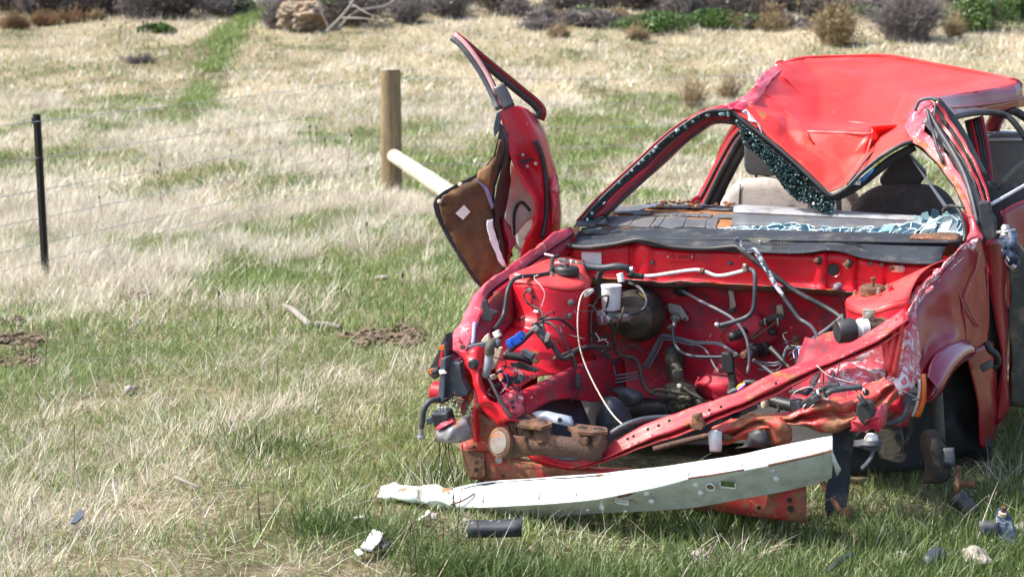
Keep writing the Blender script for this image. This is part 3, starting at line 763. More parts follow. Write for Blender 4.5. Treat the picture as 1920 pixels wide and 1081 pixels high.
def leaves(name, base, rx, ry, h, n, cols, seed, size, parent=None):
    rng = np.random.default_rng(seed); t = rng.random(n); a = rng.random(n) * 6.283; q = np.sqrt(rng.random(n))
    lobes = 1 + .3 * np.sin(a * 3 + seed) + .2 * np.sin(a * 5 + seed * 2)
    z = rng.random(n) ** .8; rad = q * np.sqrt(np.clip(1 - (z * .95) ** 2, 0, 1)) * lobes
    c = np.stack([base.x + np.cos(a) * rx * rad, base.y + np.sin(a) * ry * rad, base.z + z * h * (.85 + .15 * np.sin(a * 4))], -1)
    e1 = rng.normal(0, 1, (n, 3)); e1 /= np.linalg.norm(e1, axis=1)[:, None]; e2 = np.cross(e1, rng.normal(0, 1, (n, 3))); e2 /= np.linalg.norm(e2, axis=1)[:, None]
    s = size * rng.uniform(.6, 1.4, (n, 1))
    v = np.stack([c - e1 * s, c + e2 * s * .45, c + e1 * s, c - e2 * s * .45], 1).reshape(-1, 3).astype(np.float32)
    me = bpy.data.meshes.new(name); me.vertices.add(4 * n); me.vertices.foreach_set('co', v.ravel())
    me.loops.add(4 * n); me.loops.foreach_set('vertex_index', np.arange(4 * n, dtype=np.int32)); me.polygons.add(n)
    me.polygons.foreach_set('loop_start', np.arange(0, 4 * n, 4, dtype=np.int32)); me.polygons.foreach_set('loop_total', np.full(n, 4, np.int32)); me.update()
    ca = me.attributes.new('col', 'FLOAT_COLOR', 'POINT'); pal = np.array(cols)[rng.integers(0, len(cols), n)] * (1 + rng.normal(0, .15, (n, 1)))
    c4 = np.ones((n, 4, 4), np.float32); c4[:, :, :3] = np.clip(pal, .005, .8)[:, None, :]; ca.data.foreach_set('color', c4.ravel())
    return link(name, me, GM, parent)

GREYB = [(.13, .115, .11), (.20, .18, .17), (.09, .08, .08)]
DARKB = [(.05, .042, .038), (.085, .07, .06), (.03, .03, .026), (.10, .085, .07)]
BRONZE = [(.26, .19, .09), (.19, .14, .07), (.33, .26, .14), (.16, .15, .06)]
GRN = [(.055, .12, .02), (.09, .18, .035), (.04, .085, .02), (.13, .21, .06)]
REED = [(.25, .15, .075), (.19, .11, .06), (.32, .21, .11), (.14, .13, .05)]
def shrub(name, px, py, wpx, hpx, tm, pal, ntw, nlf, seed, label, cat='shrub', group=None, deep=.7, lsize=.05, thick=.012, messy=0.0, curve=.4):
    b = G(px, py); s = b.y / F
    rx = wpx * s / 2; h = hpx * s * 1.35; root = empty(name, b); ntw = int(ntw * 1.2)
    if name != 'green_bush': nlf = int(nlf * .45)
    if ntw: twigs('branches', b, rx, rx * deep, h, ntw, tm, seed, thick, parent=root, messy=messy, curve=curve)
    if nlf: leaves('foliage', b, rx, rx * deep, h * .92, nlf, pal, seed, lsize, parent=root)
    setp(root, label, cat, group); return root
g1 = 'dark leafless bushes along the top left'
for k, (px, py, wpx, hpx, lab) in enumerate([(40, 22, 150, 60, 'dark bush behind the brown reeds in the top left corner'), (130, 24, 130, 60, 'dark bush second from the top left corner'), (205, 30, 130, 66, 'dark leafless bush beside the pale grass hummock, top left'),
        (268, 36, 120, 70, 'greyish leafless bush in the middle of the top left thicket'), (330, 30, 110, 60, 'dark bush left of the green track'), (395, 14, 100, 40, 'small dark bush where the green track leaves the thicket')]):
    shrub('leafless_bush', px, py, wpx, hpx, TWIGD if k != 3 else TWIG, DARKB if k != 3 else GREYB, 260, 2600, 40 + k, lab, 'bush', g1, lsize=.045, messy=.4)
for k, (px, py, wpx, hpx, lab) in enumerate([(28, 55, 80, 38, 'brown reed clump at the left edge of the field'), (85, 50, 80, 36, 'brown reed clump second from the left edge'), (140, 42, 70, 30, 'brown reed clump third from the left edge'), (180, 38, 50, 22, 'small tan reed clump at the right end of the reeds')]):
    b = G(px, py); s = b.y / F
    o = twigs('reed_clump', b, wpx * s / 2, wpx * s * .3, hpx * s, 520, TWIGT if k == 3 else surf('russet reeds', (.24, .14, .07), (.16, .10, .05), 2.0, rough=.95), 60 + k, .012, 1.0, curve=.1, kids=0); setp(o, lab, 'reeds', 'brown reeds at the top left')
# boulder with its overgrown side
bb = G(572, 56); s = bb.y / F
rk = lump('boulder', (bb.x, bb.y, bb.z + 24 * s), (60 * s, 48 * s, 27 * s), ROCK, 4.4, 5, .34, freq=1.5)
for v in rk.data.vertices:
    q = v.co - Vector((bb.x, bb.y, bb.z + 24 * s)); q = Vector((round(q.x * 1.6, 1) / 1.6 * .35 + q.x * .65, q.y, round(q.z * 2.2, 1) / 2.2 * .4 + q.z * .6)); v.co = q + Vector((bb.x, bb.y, bb.z + 24 * s))
rk.data.polygons.foreach_set('use_smooth', [False] * len(rk.data.polygons)); setp(rk, 'big tan sandstone boulder among dead branches', 'boulder')
shrub('dead_bush', 518, 54, 60, 44, TWIG, GREYB, 240, 900, 71, 'grey dead bush leaning on the left side of the boulder', 'bush', lsize=.035)
def dead_branch(pts, r, lab):
    ps = [P(a, b, y=yy) for a, b, yy in pts]; o = tube('dead_branch', ps, r, DEADWOOD, None, 4, 6, r_end=r * .4); setp(o, lab, 'branch', 'bleached branches right of the boulder')
by = bb.y - .9
dead_branch([(618, 54, by), (606, 30, by), (598, 4, by)], .035, 'bleached branch leaning on the boulder front')
dead_branch([(610, 62, by), (640, 32, by), (660, 5, by + .4), (668, -20, by + .6)], .05, 'thick bleached branch rising right of the boulder')
dead_branch([(632, 56, by), (668, 22, by + .3), (720, 12, by + .5), (748, -6, by + .6)], .04, 'forked bleached branch reaching right from the boulder')
dead_branch([(640, 34, by), (690, 36, by - .3), (735, 48, by - .2)], .03, 'low bleached branch sagging to the right of the boulder')
dead_branch([(660, 8, by + .4), (690, 26, by), (712, 34, by)], .025, 'short bleached branch crossing the others right of the boulder')
g2 = 'brush along the top of the rise'
for k, (px, py, wpx, hpx, tm, pal, ntw, nlf, lab, nm, ls) in enumerate([
        (665, 50, 130, 60, TWIGD, DARKB, 200, 2200, 'dark bush behind the bleached branches', 'dark_bush', .045), (600, 20, 160, 40, TWIGD, GRN + DARKB, 120, 2200, 'dark green bush right behind the boulder', 'dark_bush', .05),
        (760, 44, 100, 52, TWIG, GREYB, 260, 1500, 'grey brush with tan grass right of the bleached branches', 'grey_bush', .035), (840, 34, 120, 60, TWIG, DARKB + GREYB, 260, 1800, 'tall grey leafless bush above the car door tip', 'grey_bush', .035),
        (940, 26, 120, 50, TWIGD, DARKB + REED, 200, 1800, 'brown bush left of the brush pile', 'brown_bush', .04), (1290, 34, 130, 70, TWIG, GREYB + DARKB, 300, 1800, 'grey tangle between the brush pile and green bank', 'grey_bush', .04),
        (1400, 22, 150, 60, TWIGD, DARKB + GRN, 220, 2200, 'dark bush above the green bank', 'dark_bush', .045), (1520, 14, 140, 50, TWIGD, DARKB + GREYB, 240, 2000, 'dark tangle behind the bronze shrub', 'dark_bush', .045),
        (1190, 20, 120, 50, TWIGD, DARKB, 220, 1600, 'dark tangle behind the right end of the brush pile', 'dark_bush', .04)]):
    shrub(nm, px, py, wpx, hpx, tm, pal, ntw, nlf, 80 + k, lab, 'bush', g2, lsize=ls, messy=.35)
b = G(1105, 50); s = b.y / F
o = twigs('brush_pile', b, 85 * s, 45 * s, 42 * s, 420, TWIG, 91, .022, 1.0, curve=-.1, kids=2, messy=.75); setp(o, 'heap of grey cut branches at the top of the field', 'brush pile')
shrub('grey_shrub', 1700, 78, 165, 92, TWIG, GREYB, 620, 2600, 93, 'large round grey dead shrub above the car roof', 'shrub', lsize=.035, thick=.012)
shrub('bronze_shrub', 1565, 84, 110, 62, TWIGT, BRONZE, 420, 2600, 94, 'bronze dry shrub left of the large grey shrub', 'shrub', lsize=.045, thick=.01)
shrub('bronze_shrub', 1445, 60, 80, 30, TWIGT, BRONZE, 200, 900, 95, 'low bronze shrub below the green bank', 'shrub', lsize=.04, thick=.009)
for k, (px, py, wpx, hpx, lab) in enumerate([(1235, 60, 150, 30, 'low green shrub below the grey tangle'), (1330, 52, 130, 28, 'low green shrub in the middle of the bank'), (1830, 60, 130, 60, 'green bush at the right of the grey shrub'), (1905, 40, 110, 64, 'green bush in the top right corner'), (440, 22, 90, 26, 'low green bush beside the top of the green track'), (300, 62, 70, 14, 'low green patch of weeds under the thicket')]):
    shrub('green_bush', px, py, wpx, hpx, TWIGD, GRN, 60, 2600, 100 + k, lab, 'bush', 'green growth on the rise', lsize=.05)
for k, (px, py, wpx, hpx, lab) in enumerate([(1300, 205, 70, 100, 'tall bare bronze weed bush left of the car roof'), (1365, 190, 60, 75, 'thin bare weed bush just left of the roof fold'), (1790, 70, 60, 50, 'thin tan weed bush right of the grey shrub'), (1050, 72, 60, 34, 'small brown weed clump below the brush pile'), (1195, 78, 60, 40, 'small brown weed clump right of the brush pile'), (265, 118, 90, 22, 'small grey weed clump in the pale grass at left')]):
    b = G(px, py); s = b.y / F; root = empty('weed_bush', b)
    twigs('stems', b, wpx * s / 2, wpx * s / 3, hpx * s, 70 if k < 2 else 160, TWIGT if k != 5 else TWIG, 120 + k, .006 * max(1, b.y / 16), parent=root, curve=.05, kids=4)
    setp(root, lab, 'weed', 'bare weed bushes in the field')
rs = random.Random(77)
for k in range(40):
    px = -40 + k * 51 + rs.uniform(-18, 18)
    if 440 < px < 500: continue
    py = rs.uniform(4, 30) + (6 if 1000 < px < 1750 else 0); m = rs.random()
    b = G(px, max(-8, py)); s = b.y / F; root = empty('scrub_bush', b); h = rs.uniform(35, 80) * s; r = rs.uniform(36, 80) * s
    tm, pal = ((TWIG, GREYB), (TWIGD, DARKB), (TWIGD, DARKB + GREYB), (TWIGT, BRONZE + DARKB))[int(m * 3.6)]
    twigs('branches', b, r, r * .8, h, 130, tm, 300 + k, .018, parent=root, messy=.3, curve=.2, kids=2)
    leaves('foliage', b, r * .95, r * .7, h * .8, 900, pal, 300 + k, .04, parent=root)
    setp(root, 'tangled leafless scrub bush in the band along the top edge', 'bush', 'scrub band along the top edge')
for k in range(22):
    px = 1000 + k * 34 + rs.uniform(-20, 20); b = G(px, rs.uniform(28, 58)); s = b.y / F; root = empty('scrub_bush', b)
    h = rs.uniform(22, 48) * s; r = rs.uniform(24, 60) * s; tm, pal = ((TWIG, GREYB), (TWIGD, DARKB), (TWIGT, BRONZE), (TWIG, GRN))[rs.randrange(4)]
    twigs('branches', b, r, r * .8, h, 120, tm, 400 + k, .015, parent=root, messy=.5, curve=.1, kids=2)
    leaves('foliage', b, r * .9, r * .7, h * .7, 500, pal, 400 + k, .04, parent=root)
    setp(root, 'low tangled scrub on the slope between brush pile and grey shrub', 'bush', 'low scrub behind the car')
# single dark stalks
rs = random.Random(5)
spots = [(303, 385, 60), (312, 380, 70), (235, 75, 30), (272, 100, 55), (281, 110, 62), (320, 130, 34), (225, 75, 22), (528, 310, 40), (583, 300, 60), (594, 298, 56), (603, 325, 62), (650, 330, 74), (432, 310, 28), (487, 260, 26), (1840, 110, 45), (1118, 110, 32), (1770, 58, 40), (1648, 90, 34), (465, 560, 60), (610, 560, 70), (690, 500, 80), (755, 610, 95), (640, 600, 60), (540, 470, 60), (85, 705, 110), (60, 690, 60), (405, 640, 90), (905, 1070, 120), (860, 1060, 160), (780, 1080, 130), (490, 1000, 90), (520, 720, 60), (195, 420, 50), (140, 880, 90)]
for k, (px, py, hpx) in enumerate(spots):
    b = G(px, py); h = hpx * b.y / F; tip = b + Vector((rs.gauss(0, .06) * h, rs.gauss(0, .06) * h, h))
    far = b.y > 7; r = max(.0022, .00028 * b.y)
    root = empty('weed_stalk', b)
    tube('stem', [b - Vector((0, 0, .02)), b.lerp(tip, .5) + Vector((rs.gauss(0, .02) * h, 0, 0)), tip], r, STALK, root, 3, 5, r_end=r * .6)
    if far: lathe('seed_head', tip - Vector((0, 0, .03 * h)), (0, 0, 1), [(r, 0), (r * 3.2, .04 * h), (r * 2.6, .09 * h), (r * .6, .13 * h)], STALK, root, 6)
    setp(root, 'thin dark dry stalk standing singly in the grass', 'weed stalk', 'single dark weed stalks')

# =================================================================== the wrecked car
CAR = empty('wrecked_car', O)
setp(CAR, 'crushed red hatchback with stripped engine bay and caved-in roof', 'car')
def part(name): return None

# ---- cowl front panel (upper firewall) : columns (x, ytop, ybot, v)
cols = [(1040, 464, 515, .01), (1062, 462, 518, .0), (1110, 461, 520, .0), (1150, 458, 522, .0), (1175, 456, 524, .0), (1183, 455, 525, .018), (1191, 454, 526, .0), (1203, 453, 527, -.012), (1216, 458, 528, -.012), (1226, 462, 529, .0), (1236, 464, 531, .0),
        (1262, 466, 532, .0), (1300, 467, 528, -.004), (1340, 468, 532, -.004), (1385, 469, 536, 0), (1430, 471, 538, .0), (1480, 473, 538, .0), (1522, 474, 540, .0), (1532, 473, 541, -.014), (1546, 471, 542, -.014), (1553, 470, 543, .004), (1565, 470, 544, .0),
        (1590, 473, 547, .0), (1600, 478, 548, .0), (1606, 480, 549, .014), (1613, 482, 550, .0), (1640, 487, 550, .0), (1655, 490, 550, .004), (1660, 491, 550, .012), (1668, 492, 550, .0), (1700, 494, 550, .0), (1740, 497, 548, .0), (1790, 497, 540, .0)]
rows = []
for t in (0, .08, .35, .65, .92, 1.0):
    r = []
    for x, a, b, v in cols:
        vv = v + (0.022 if t == 0 else 0.0) + (-.018 if t == 1.0 else 0)
        r.append((x, a + (b - a) * t, vv))
    rows.append(r)
sheet('cowl_panel', rows, BAY, CAR, 2, .003, .003, 14, 1)
# torn lower lip of the cowl panel, grey underside
lipt = [(1110, 520), (1160, 523), (1215, 526), (1245, 529), (1290, 527), (1340, 530), (1400, 534), (1470, 537), (1540, 541), (1610, 549)]
lipb = [(1112, 528), (1160, 527), (1212, 529), (1245, 535), (1262, 533), (1300, 530), (1345, 538), (1400, 541), (1480, 546), (1560, 549)]
sheet('cowl_lip', [[(x, y, -.028) for x, y in lipt], [(x + 1, y + 4, -.012) for x, y in lipt], [(lipt[i][0], lipt[i][1] + 11, .03) for i in range(10)]], surf('torn grey lip', (.10, .085, .09), (.16, .12, .10), 20, rust=.4, scratch=.3, rough=.6), CAR, 3, .003, .006, 25, 4)
# ---- lower firewall and toe board
fw = []
for y_, v0 in ((528, .06), (560, .09), (600, .11), (640, .12), (680, .125), (715, .12), (745, .09), (775, .03)):
    r = []
    for i, x in enumerate((1085, 1120, 1160, 1200, 1240, 1280, 1320, 1365, 1400, 1440, 1480, 1530, 1570, 1610, 1660)):
        v = v0
        if 1300 < x < 1420 and y_ > 600: v -= .10 * min(1, (y_ - 600) / 120) * (1 - abs(x - 1365) / 70)
        if 1200 < x < 1250 and 560 < y_ < 640: v += .02
        if x > 1560: v -= .06
        if x < 1110: v -= .03
        r.append((x, y_, v))
    fw.append(r)
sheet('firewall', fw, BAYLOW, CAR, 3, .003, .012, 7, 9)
sheet('firewall_swage', [[(1350, 630, .085), (1380, 600, .075), (1420, 585, .08)], [(1365, 650, .06), (1400, 625, .05), (1440, 610, .07)], [(1390, 665, .08), (1430, 650, .075), (1465, 635, .09)]], BAYLOW, CAR, 4, .003)
# ---- left strut tower, apron, rail (picture left)
rim = [(962, 528, -.42), (985, 529, -.425), (1015, 534, -.42), (1050, 540, -.39), (1080, 541, -.34), (1100, 536, -.27), (1108, 527, -.18)]
rim0 = [(955, 522, -.41), (985, 524, -.415), (1018, 529, -.41), (1050, 534, -.38), (1080, 535, -.335), (1100, 530, -.265), (1107, 521, -.18)]
sheet('strut_tower', [rim, [(964, 560, -.425), (988, 563, -.435), (1017, 568, -.435), (1051, 575, -.405), (1080, 578, -.355), (1099, 575, -.28), (1106, 565, -.18)],
      [(970, 590, -.44), (992, 596, -.455), (1020, 603, -.46), (1052, 612, -.43), (1078, 622, -.37), (1096, 630, -.29), (1104, 620, -.18)],
      [(955, 612, -.47), (985, 618, -.50), (1018, 628, -.51), (1050, 645, -.48), (1076, 660, -.41), (1092, 672, -.32), (1102, 672, -.2)]], BAY, CAR, 3, .003, .003, 9, 2)
sheet('tower_top', [[(p[0] , p[1] + 3, p[2] - .004) for p in rim], rim0, [(958, 515, -.36), (985, 512, -.35), (1016, 514, -.34), (1048, 516, -.31), (1072, 518, -.28), (1092, 516, -.24), (1100, 512, -.16)],
      [(975, 507, -.28), (995, 501, -.26), (1018, 497, -.24), (1045, 498, -.22), (1068, 500, -.2), (1088, 501, -.17), (1096, 500, -.12)],
      [(1000, 497, -.18), (1010, 491, -.16), (1025, 484, -.12), (1045, 484, -.1), (1065, 488, -.09), (1082, 491, -.08), (1092, 492, -.06)],
      [(1020, 488, -.08), (1028, 482, -.06), (1038, 476, -.03), (1055, 476, -.02), (1070, 480, -.01), (1082, 484, 0), (1095, 488, 0)]], BAYPALE, CAR, 3, .003, .0015, 10)
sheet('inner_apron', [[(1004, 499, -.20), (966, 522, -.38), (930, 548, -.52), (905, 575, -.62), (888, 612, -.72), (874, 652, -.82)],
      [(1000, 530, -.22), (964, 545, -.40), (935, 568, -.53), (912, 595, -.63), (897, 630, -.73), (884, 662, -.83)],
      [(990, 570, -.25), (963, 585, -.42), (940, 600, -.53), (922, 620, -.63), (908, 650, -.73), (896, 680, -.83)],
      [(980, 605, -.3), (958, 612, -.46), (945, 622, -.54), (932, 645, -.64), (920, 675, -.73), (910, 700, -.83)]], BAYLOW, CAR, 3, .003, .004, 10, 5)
sheet('inner_apron_floor', [[(920, 640, -.62), (958, 612, -.47), (1000, 622, -.505), (1050, 645, -.48), (1092, 672, -.32), (1110, 660, -.12)],
      [(925, 665, -.70), (960, 640, -.57), (1000, 650, -.57), (1045, 668, -.53), (1090, 688, -.36), (1125, 680, -.1)],
      [(932, 700, -.78), (965, 680, -.68), (1005, 680, -.64), (1045, 690, -.57), (1090, 700, -.39), (1135, 695, -.08)],
      [(955, 740, -.84), (985, 720, -.76), (1015, 705, -.70), (1050, 703, -.60), (1092, 708, -.42), (1140, 705, -.07)]], BAY, CAR, 3, .003, .006, 9, 7)
sheet('frame_rail', [[(960, 740, -.83), (1000, 722, -.75), (1040, 703, -.64), (1090, 680, -.43), (1140, 672, -.12), (1165, 672, .05)],
      [(965, 745, -.86), (1005, 728, -.78), (1045, 709, -.665), (1095, 688, -.45), (1145, 680, -.13), (1170, 682, .05)],
      [(970, 768, -.855), (1010, 745, -.775), (1050, 735, -.665), (1100, 738, -.45), (1150, 738, -.13), (1175, 735, .05)],
      [(985, 790, -.85), (1018, 758, -.77), (1058, 747, -.65), (1105, 752, -.43), (1155, 750, -.11), (1178, 748, .05)]], BAYLOW, CAR, 3, .003, .003, 9, 3)
c = P(1062, 512, v=-.27)
sm = lathe('strut_mount', c, ZAX, [(.042, -.004), (.046, 0), (.044, .018), (.036, .026), (.024, .024), (.022, .012), (.008, .012)], BLACK, CAR, 24)
lathe('strut_nut', c, ZAX, [(.009, .010), (.009, .036), (.005, .038)], RUST, sm, 8)
for px, py, v in ((1034, 516, -.33), (1088, 524, -.27)):
    lathe('tower_nut', P(px, py, v=v), ZAX, [(.009, -.004), (.009, .002), (.006, .003), (.006, .012)], ZINC, CAR, 8)
for px, py in ((1071, 567), (1067, 593)): bolt('bolt', px, py, -.392, .0075, ZINC, CAR, washer=GREYPL)
for px, py, v in ((954, 548, -.43), (993, 544, -.437), (911, 568, -.6)): bolt('bolt', px, py, v, .006, ZINC, CAR)
hole(1000, 556, -.44, .005, CAR); hole(973, 598, -.46, .006, CAR)
lathe('white_clip', P(1005, 584, v=-.47), UAX, [(.004, -.01), (.006, -.008), (.006, .008), (.003, .01)], WHITE, CAR, 8)
poly('black_bracket', [(903, 562), (912, 562), (918, 578), (934, 585), (925, 592), (922, 603), (905, 602)], BLACK, CAR, .01, .003, v=-.66)
# ---- left fender (image left): outer skin and rolled flange
fo = [(1066, 424, .02), (1030, 445, -.08), (995, 470, -.18), (950, 503, -.32), (915, 530, -.45), (890, 562, -.55), (866, 600, -.66), (846, 637, -.76), (838, 660, -.84)]
fi = [(1074, 438, .02), (1040, 462, -.08), (1002, 488, -.18), (958, 520, -.33), (920, 545, -.46), (906, 566, -.55), (898, 600, -.66), (882, 640, -.77), (866, 672, -.86)]
fm = [((a[0] * .55 + b[0] * .45), (a[1] * .55 + b[1] * .45) - 4, (a[2] + b[2]) / 2) for a, b in zip(fo, fi)]
def drop(p, du, dw):
    q = PX(p); return q + UAX * du + ZAX * dw
sheet('fender_left', [[drop(p, -.05 if i < 6 else .02, -.40 if i < 6 else -.05) for i, p in enumerate(fo)], [drop(p, -.07 if i < 6 else .01, -.2 if i < 6 else -.03) for i, p in enumerate(fo)], [drop(p, -.025 if i < 6 else 0, -.03 if i < 6 else -.012) for i, p in enumerate(fo)], fo, fm, fi], SCRAPE, CAR, 4, .003, .012, 12, 2)
bpy.data.objects['fender_left'].name = 'fender'
sheet('fender_flange', [fi, [(x + 7, y + 10, v + .005) for x, y, v in fi], [(x + 12, y + 24, v + .01) for x, y, v in fi]], RED, CAR, 3, .003, .002, 12, 2)
tube('flange_seam', [(1075, 437, .0), (1040, 460, -.09), (1002, 486, -.19), (958, 518, -.34), (921, 543, -.47), (906, 565, -.565), (898, 600, -.675), (883, 640, -.785), (864, 672, -.88), (838, 690, -.92), (826, 705, -.93)], .006, surf('dark plum edge', (.10, .012, .03), (.05, .01, .02), 12, rough=.4), CAR, 4, 7)
tube('flange_ridge', [(1048, 462, -.05), (1008, 492, -.19), (966, 520, -.34), (924, 552, -.48)], .006, RED, CAR, 4, 7)
sheet('fender_nose', [[(838, 656, -.84), (850, 640, -.8), (862, 632, -.78)], [(838, 675, -.87), (852, 662, -.84), (872, 655, -.8)], [(828, 700, -.90), (846, 690, -.9), (864, 674, -.87)]], SCRAPE, CAR, 4, .003, .004, 20)

# ---- front left corner: lamp bracket, brackets, wiring
poly('lamp_bracket', [(829, 672), (836, 668), (840, 678), (862, 680), (866, 712), (878, 735), (875, 742), (862, 744), (840, 742), (834, 752), (822, 752), (825, 710)], GREYPL, CAR, .035, .004, v=-.93)
poly('bracket_rail', [(826, 672), (836, 670), (834, 720), (832, 756), (820, 752), (823, 712)], GREYPL, CAR, .06, .003, v=-.96)
poly('lamp_housing', [(835, 625), (838, 634), (838, 660), (830, 690), (821, 707), (812, 712), (801, 700), (804, 690), (815, 670), (825, 645)], BLACK, CAR, .05, .005, v=-.90)
poly('lamp_housing_rib', [(832, 640), (836, 645), (836, 668), (832, 672)], CABLE, CAR, .02, .002, v=-.93)
poly('indicator_lens', [(824, 648), (833, 645), (834, 655), (828, 658), (823, 656)], ORANGE, CAR, .02, .002, v=-.93)
poly('indicator_lens', [(804, 692), (812, 690), (815, 698), (808, 702), (804, 700)], ORANGE, CAR, .02, .002, v=-.95)
tube('bulb_holder', [(812, 696, -.94), (824, 694, -.94)], .012, PLASTIC, CAR, 3, 10)
poly('lamp_reflector', [(826, 660), (832, 658), (830, 676), (824, 690), (821, 690)], BAY, CAR, .015, .002, v=-.92)
lathe('side_lamp', P(819, 735, v=-.90), UAX, [(.02, -.02), (.035, -.01), (.035, .02)], BAY, CAR, 16)
poly('white_clip', [(822, 694), (832, 693), (837, 700), (824, 702)], WHITE, CAR, .01, .002, v=-.965)
# radiator-support upright: folded red channel
sheet('support_upright', [[(858, 657, -.90), (876, 655, -.91), (895, 652, -.90), (911, 650, -.86)],
      [(868, 676, -.93), (884, 680, -.945), (900, 682, -.93), (908, 690, -.88)],
      [(882, 700, -.95), (892, 702, -.965), (898, 704, -.95), (902, 715, -.90)],
      [(892, 730, -.96), (902, 730, -.975), (908, 735, -.955), (912, 745, -.91)],
      [(900, 752, -.96), (914, 748, -.98), (924, 752, -.965), (935, 760, -.93)],
      [(912, 775, -.965), (930, 768, -.985), (942, 768, -.97), (958, 776, -.94)],
      [(935, 797, -.97), (950, 790, -.99), (962, 786, -.975), (975, 792, -.95)]], BAY, CAR, 4, .004, .012, 14, 3)
lathe('rubber_stop', P(889, 681, v=-.95), -VAX, [(.013, -.01), (.015, 0), (.015, .016), (.011, .022)], BLACK, CAR, 18)
bolt('bolt', 868, 650, -.92, .008, RUST, CAR)
sheet('crumpled_tip', [[(935, 735, -.88), (950, 738, -.90), (965, 728, -.87), (978, 735, -.85)], [(930, 752, -.90), (950, 758, -.93), (966, 750, -.90), (980, 748, -.86)], [(942, 772, -.91), (955, 775, -.93), (970, 768, -.91), (980, 762, -.87)], [(952, 785, -.92), (962, 788, -.93), (975, 780, -.91), (982, 772, -.88)]], SCRAPE, CAR, 4, .003, .014, 30, 8)
hole(961, 753, -.925, .007, CAR); hole(963, 763, -.925, .005, CAR)
sheet('folded_horn', [[(820, 800, -.98), (835, 795, -1.0), (850, 787, -.99), (880, 778, -.95)], [(818, 808, -1.0), (838, 806, -1.03), (856, 800, -1.02), (884, 790, -.96)], [(822, 822, -1.01), (840, 824, -1.04), (862, 822, -1.02), (886, 805, -.97)], [(828, 828, -.98), (845, 829, -1.0), (865, 827, -.98), (888, 818, -.95)]], surf('dented bare steel', (.16, .16, .18), (.42, .40, .40), 9, rust=.35, scratch=.3, rough=.45, metal=.3), CAR, 4, .003, .008, 25, 5)
sheet('folded_horn_skin', [[(816, 800, -1.005), (830, 790, -1.01), (848, 783, -1.0)], [(820, 806, -1.02), (836, 798, -1.03), (852, 790, -1.01)]], SCRAPE, CAR, 4, .003)
poly('horn_pivot', [(814, 820), (822, 816), (830, 826), (826, 830), (815, 828)], RUST, CAR, .02, .003, v=-1.0)
box('relay_box', P(831, 782, v=-.99), (.055, .05, .045), PLASTIC, CAR, rotax(-8, 10), .005)
for i in range(3): lathe('relay_terminal', P(824 + 6 * i, 767, v=-.985), ZAX, [(.006, -.015), (.006, .008), (.003, .010)], ALU, CAR, 8)
poly('grey_plug', [(797, 785), (810, 780), (812, 792), (800, 797)], GREYPL, CAR, .03, .003, v=-.98)
tube('hose_with_bolt', [(822, 748, -.96), (806, 752, -.99), (795, 768, -1.0), (792, 790, -1.0), (790, 802, -1.0)], .0095, CABLE, CAR, 5, 8)
lathe('hose_bolt', P(789, 813, v=-1.0), ZAX, [(.013, -.015), (.013, -.006), (.008, -.005), (.008, .025)], ALU, CAR, 10)
sheet('support_stub', [[(884, 764, -.91), (890, 762, -.93), (896, 764, -.92)], [(886, 795, -.91), (892, 795, -.93), (898, 797, -.92)], [(888, 825, -.91), (894, 828, -.93), (898, 828, -.92)]], BAY, CAR, 3, .004)
sheet('rusty_box_section', [[(880, 770, -.86), (905, 775, -.88), (930, 790, -.88), (960, 800, -.86)], [(880, 805, -.88), (905, 812, -.90), (930, 815, -.90), (960, 830, -.88)], [(870, 840, -.9), (905, 845, -.9), (930, 850, -.9), (960, 860, -.88)]], RUSTRED, CAR, 3, .004, .008, 18)
# wire rubbish hanging below the corner
rr = random.Random(4)
for k in range(7):
    x0 = 840 + rr.uniform(-20, 30); y0 = 826 + rr.uniform(-4, 6)
    tube('hanging_wire', [(x0, y0, -.97), (x0 + rr.uniform(-18, 8), y0 + 25, -.98), (x0 + rr.uniform(-25, 22), y0 + rr.uniform(45, 80), -.98)], .0016, STALK, CAR, 4, 5)
for k in range(10):
    x0 = 845 + rr.uniform(-15, 40); y0 = 760 + rr.uniform(-12, 14)
    tube('tangled_straw', [(x0, y0, -.93), (x0 + rr.uniform(-20, 30), y0 + rr.uniform(-20, 12), -.95), (x0 + rr.uniform(-30, 40), y0 + rr.uniform(-15, 20), -.94)], .0016, STALK, CAR, 4, 5)

# ---- lower crossmember, rusty red
ctop = [(862, 830), (905, 838), (950, 858), (1000, 870), (1060, 878), (1160, 884), (1300, 892), (1420, 900), (1512, 912)]
cbot = [(880, 893), (905, 896), (950, 904), (1000, 912), (1060, 922), (1160, 934), (1300, 950), (1420, 965), (1512, 976)]
sheet('crossmember', [[(x, y - 6, -.80) for x, y in ctop], [(x, y, -.875) for x, y in ctop], [((a[0] + b[0]) / 2, (a[1] + b[1]) / 2, -.885) for a, b in zip(ctop, cbot)], [(x, y, -.875) for x, y in cbot], [(x, y + 2, -.82) for x, y in cbot]], RUSTRED, CAR, 3, .005, .003, 12, 1)
poly('gusset_plate', [(864, 842), (908, 848), (910, 892), (904, 896), (880, 893), (870, 875)], RUST, CAR, .006, .002, v=-.895)
for px, py, r in ((894, 866, .006), (893, 880, .0065), (889, 838, .006), (941, 890, .005), (1018, 899, .007), (1480, 937, .007), (1482, 953, .009), (1423, 951, .006)): hole(px, py, -.902 if px < 920 else -.893, r, CAR, mat=DARK)
tube('drop_link', [(904, 900, -.84), (900, 915, -.83)], .008, CABLE, CAR, 3, 8)
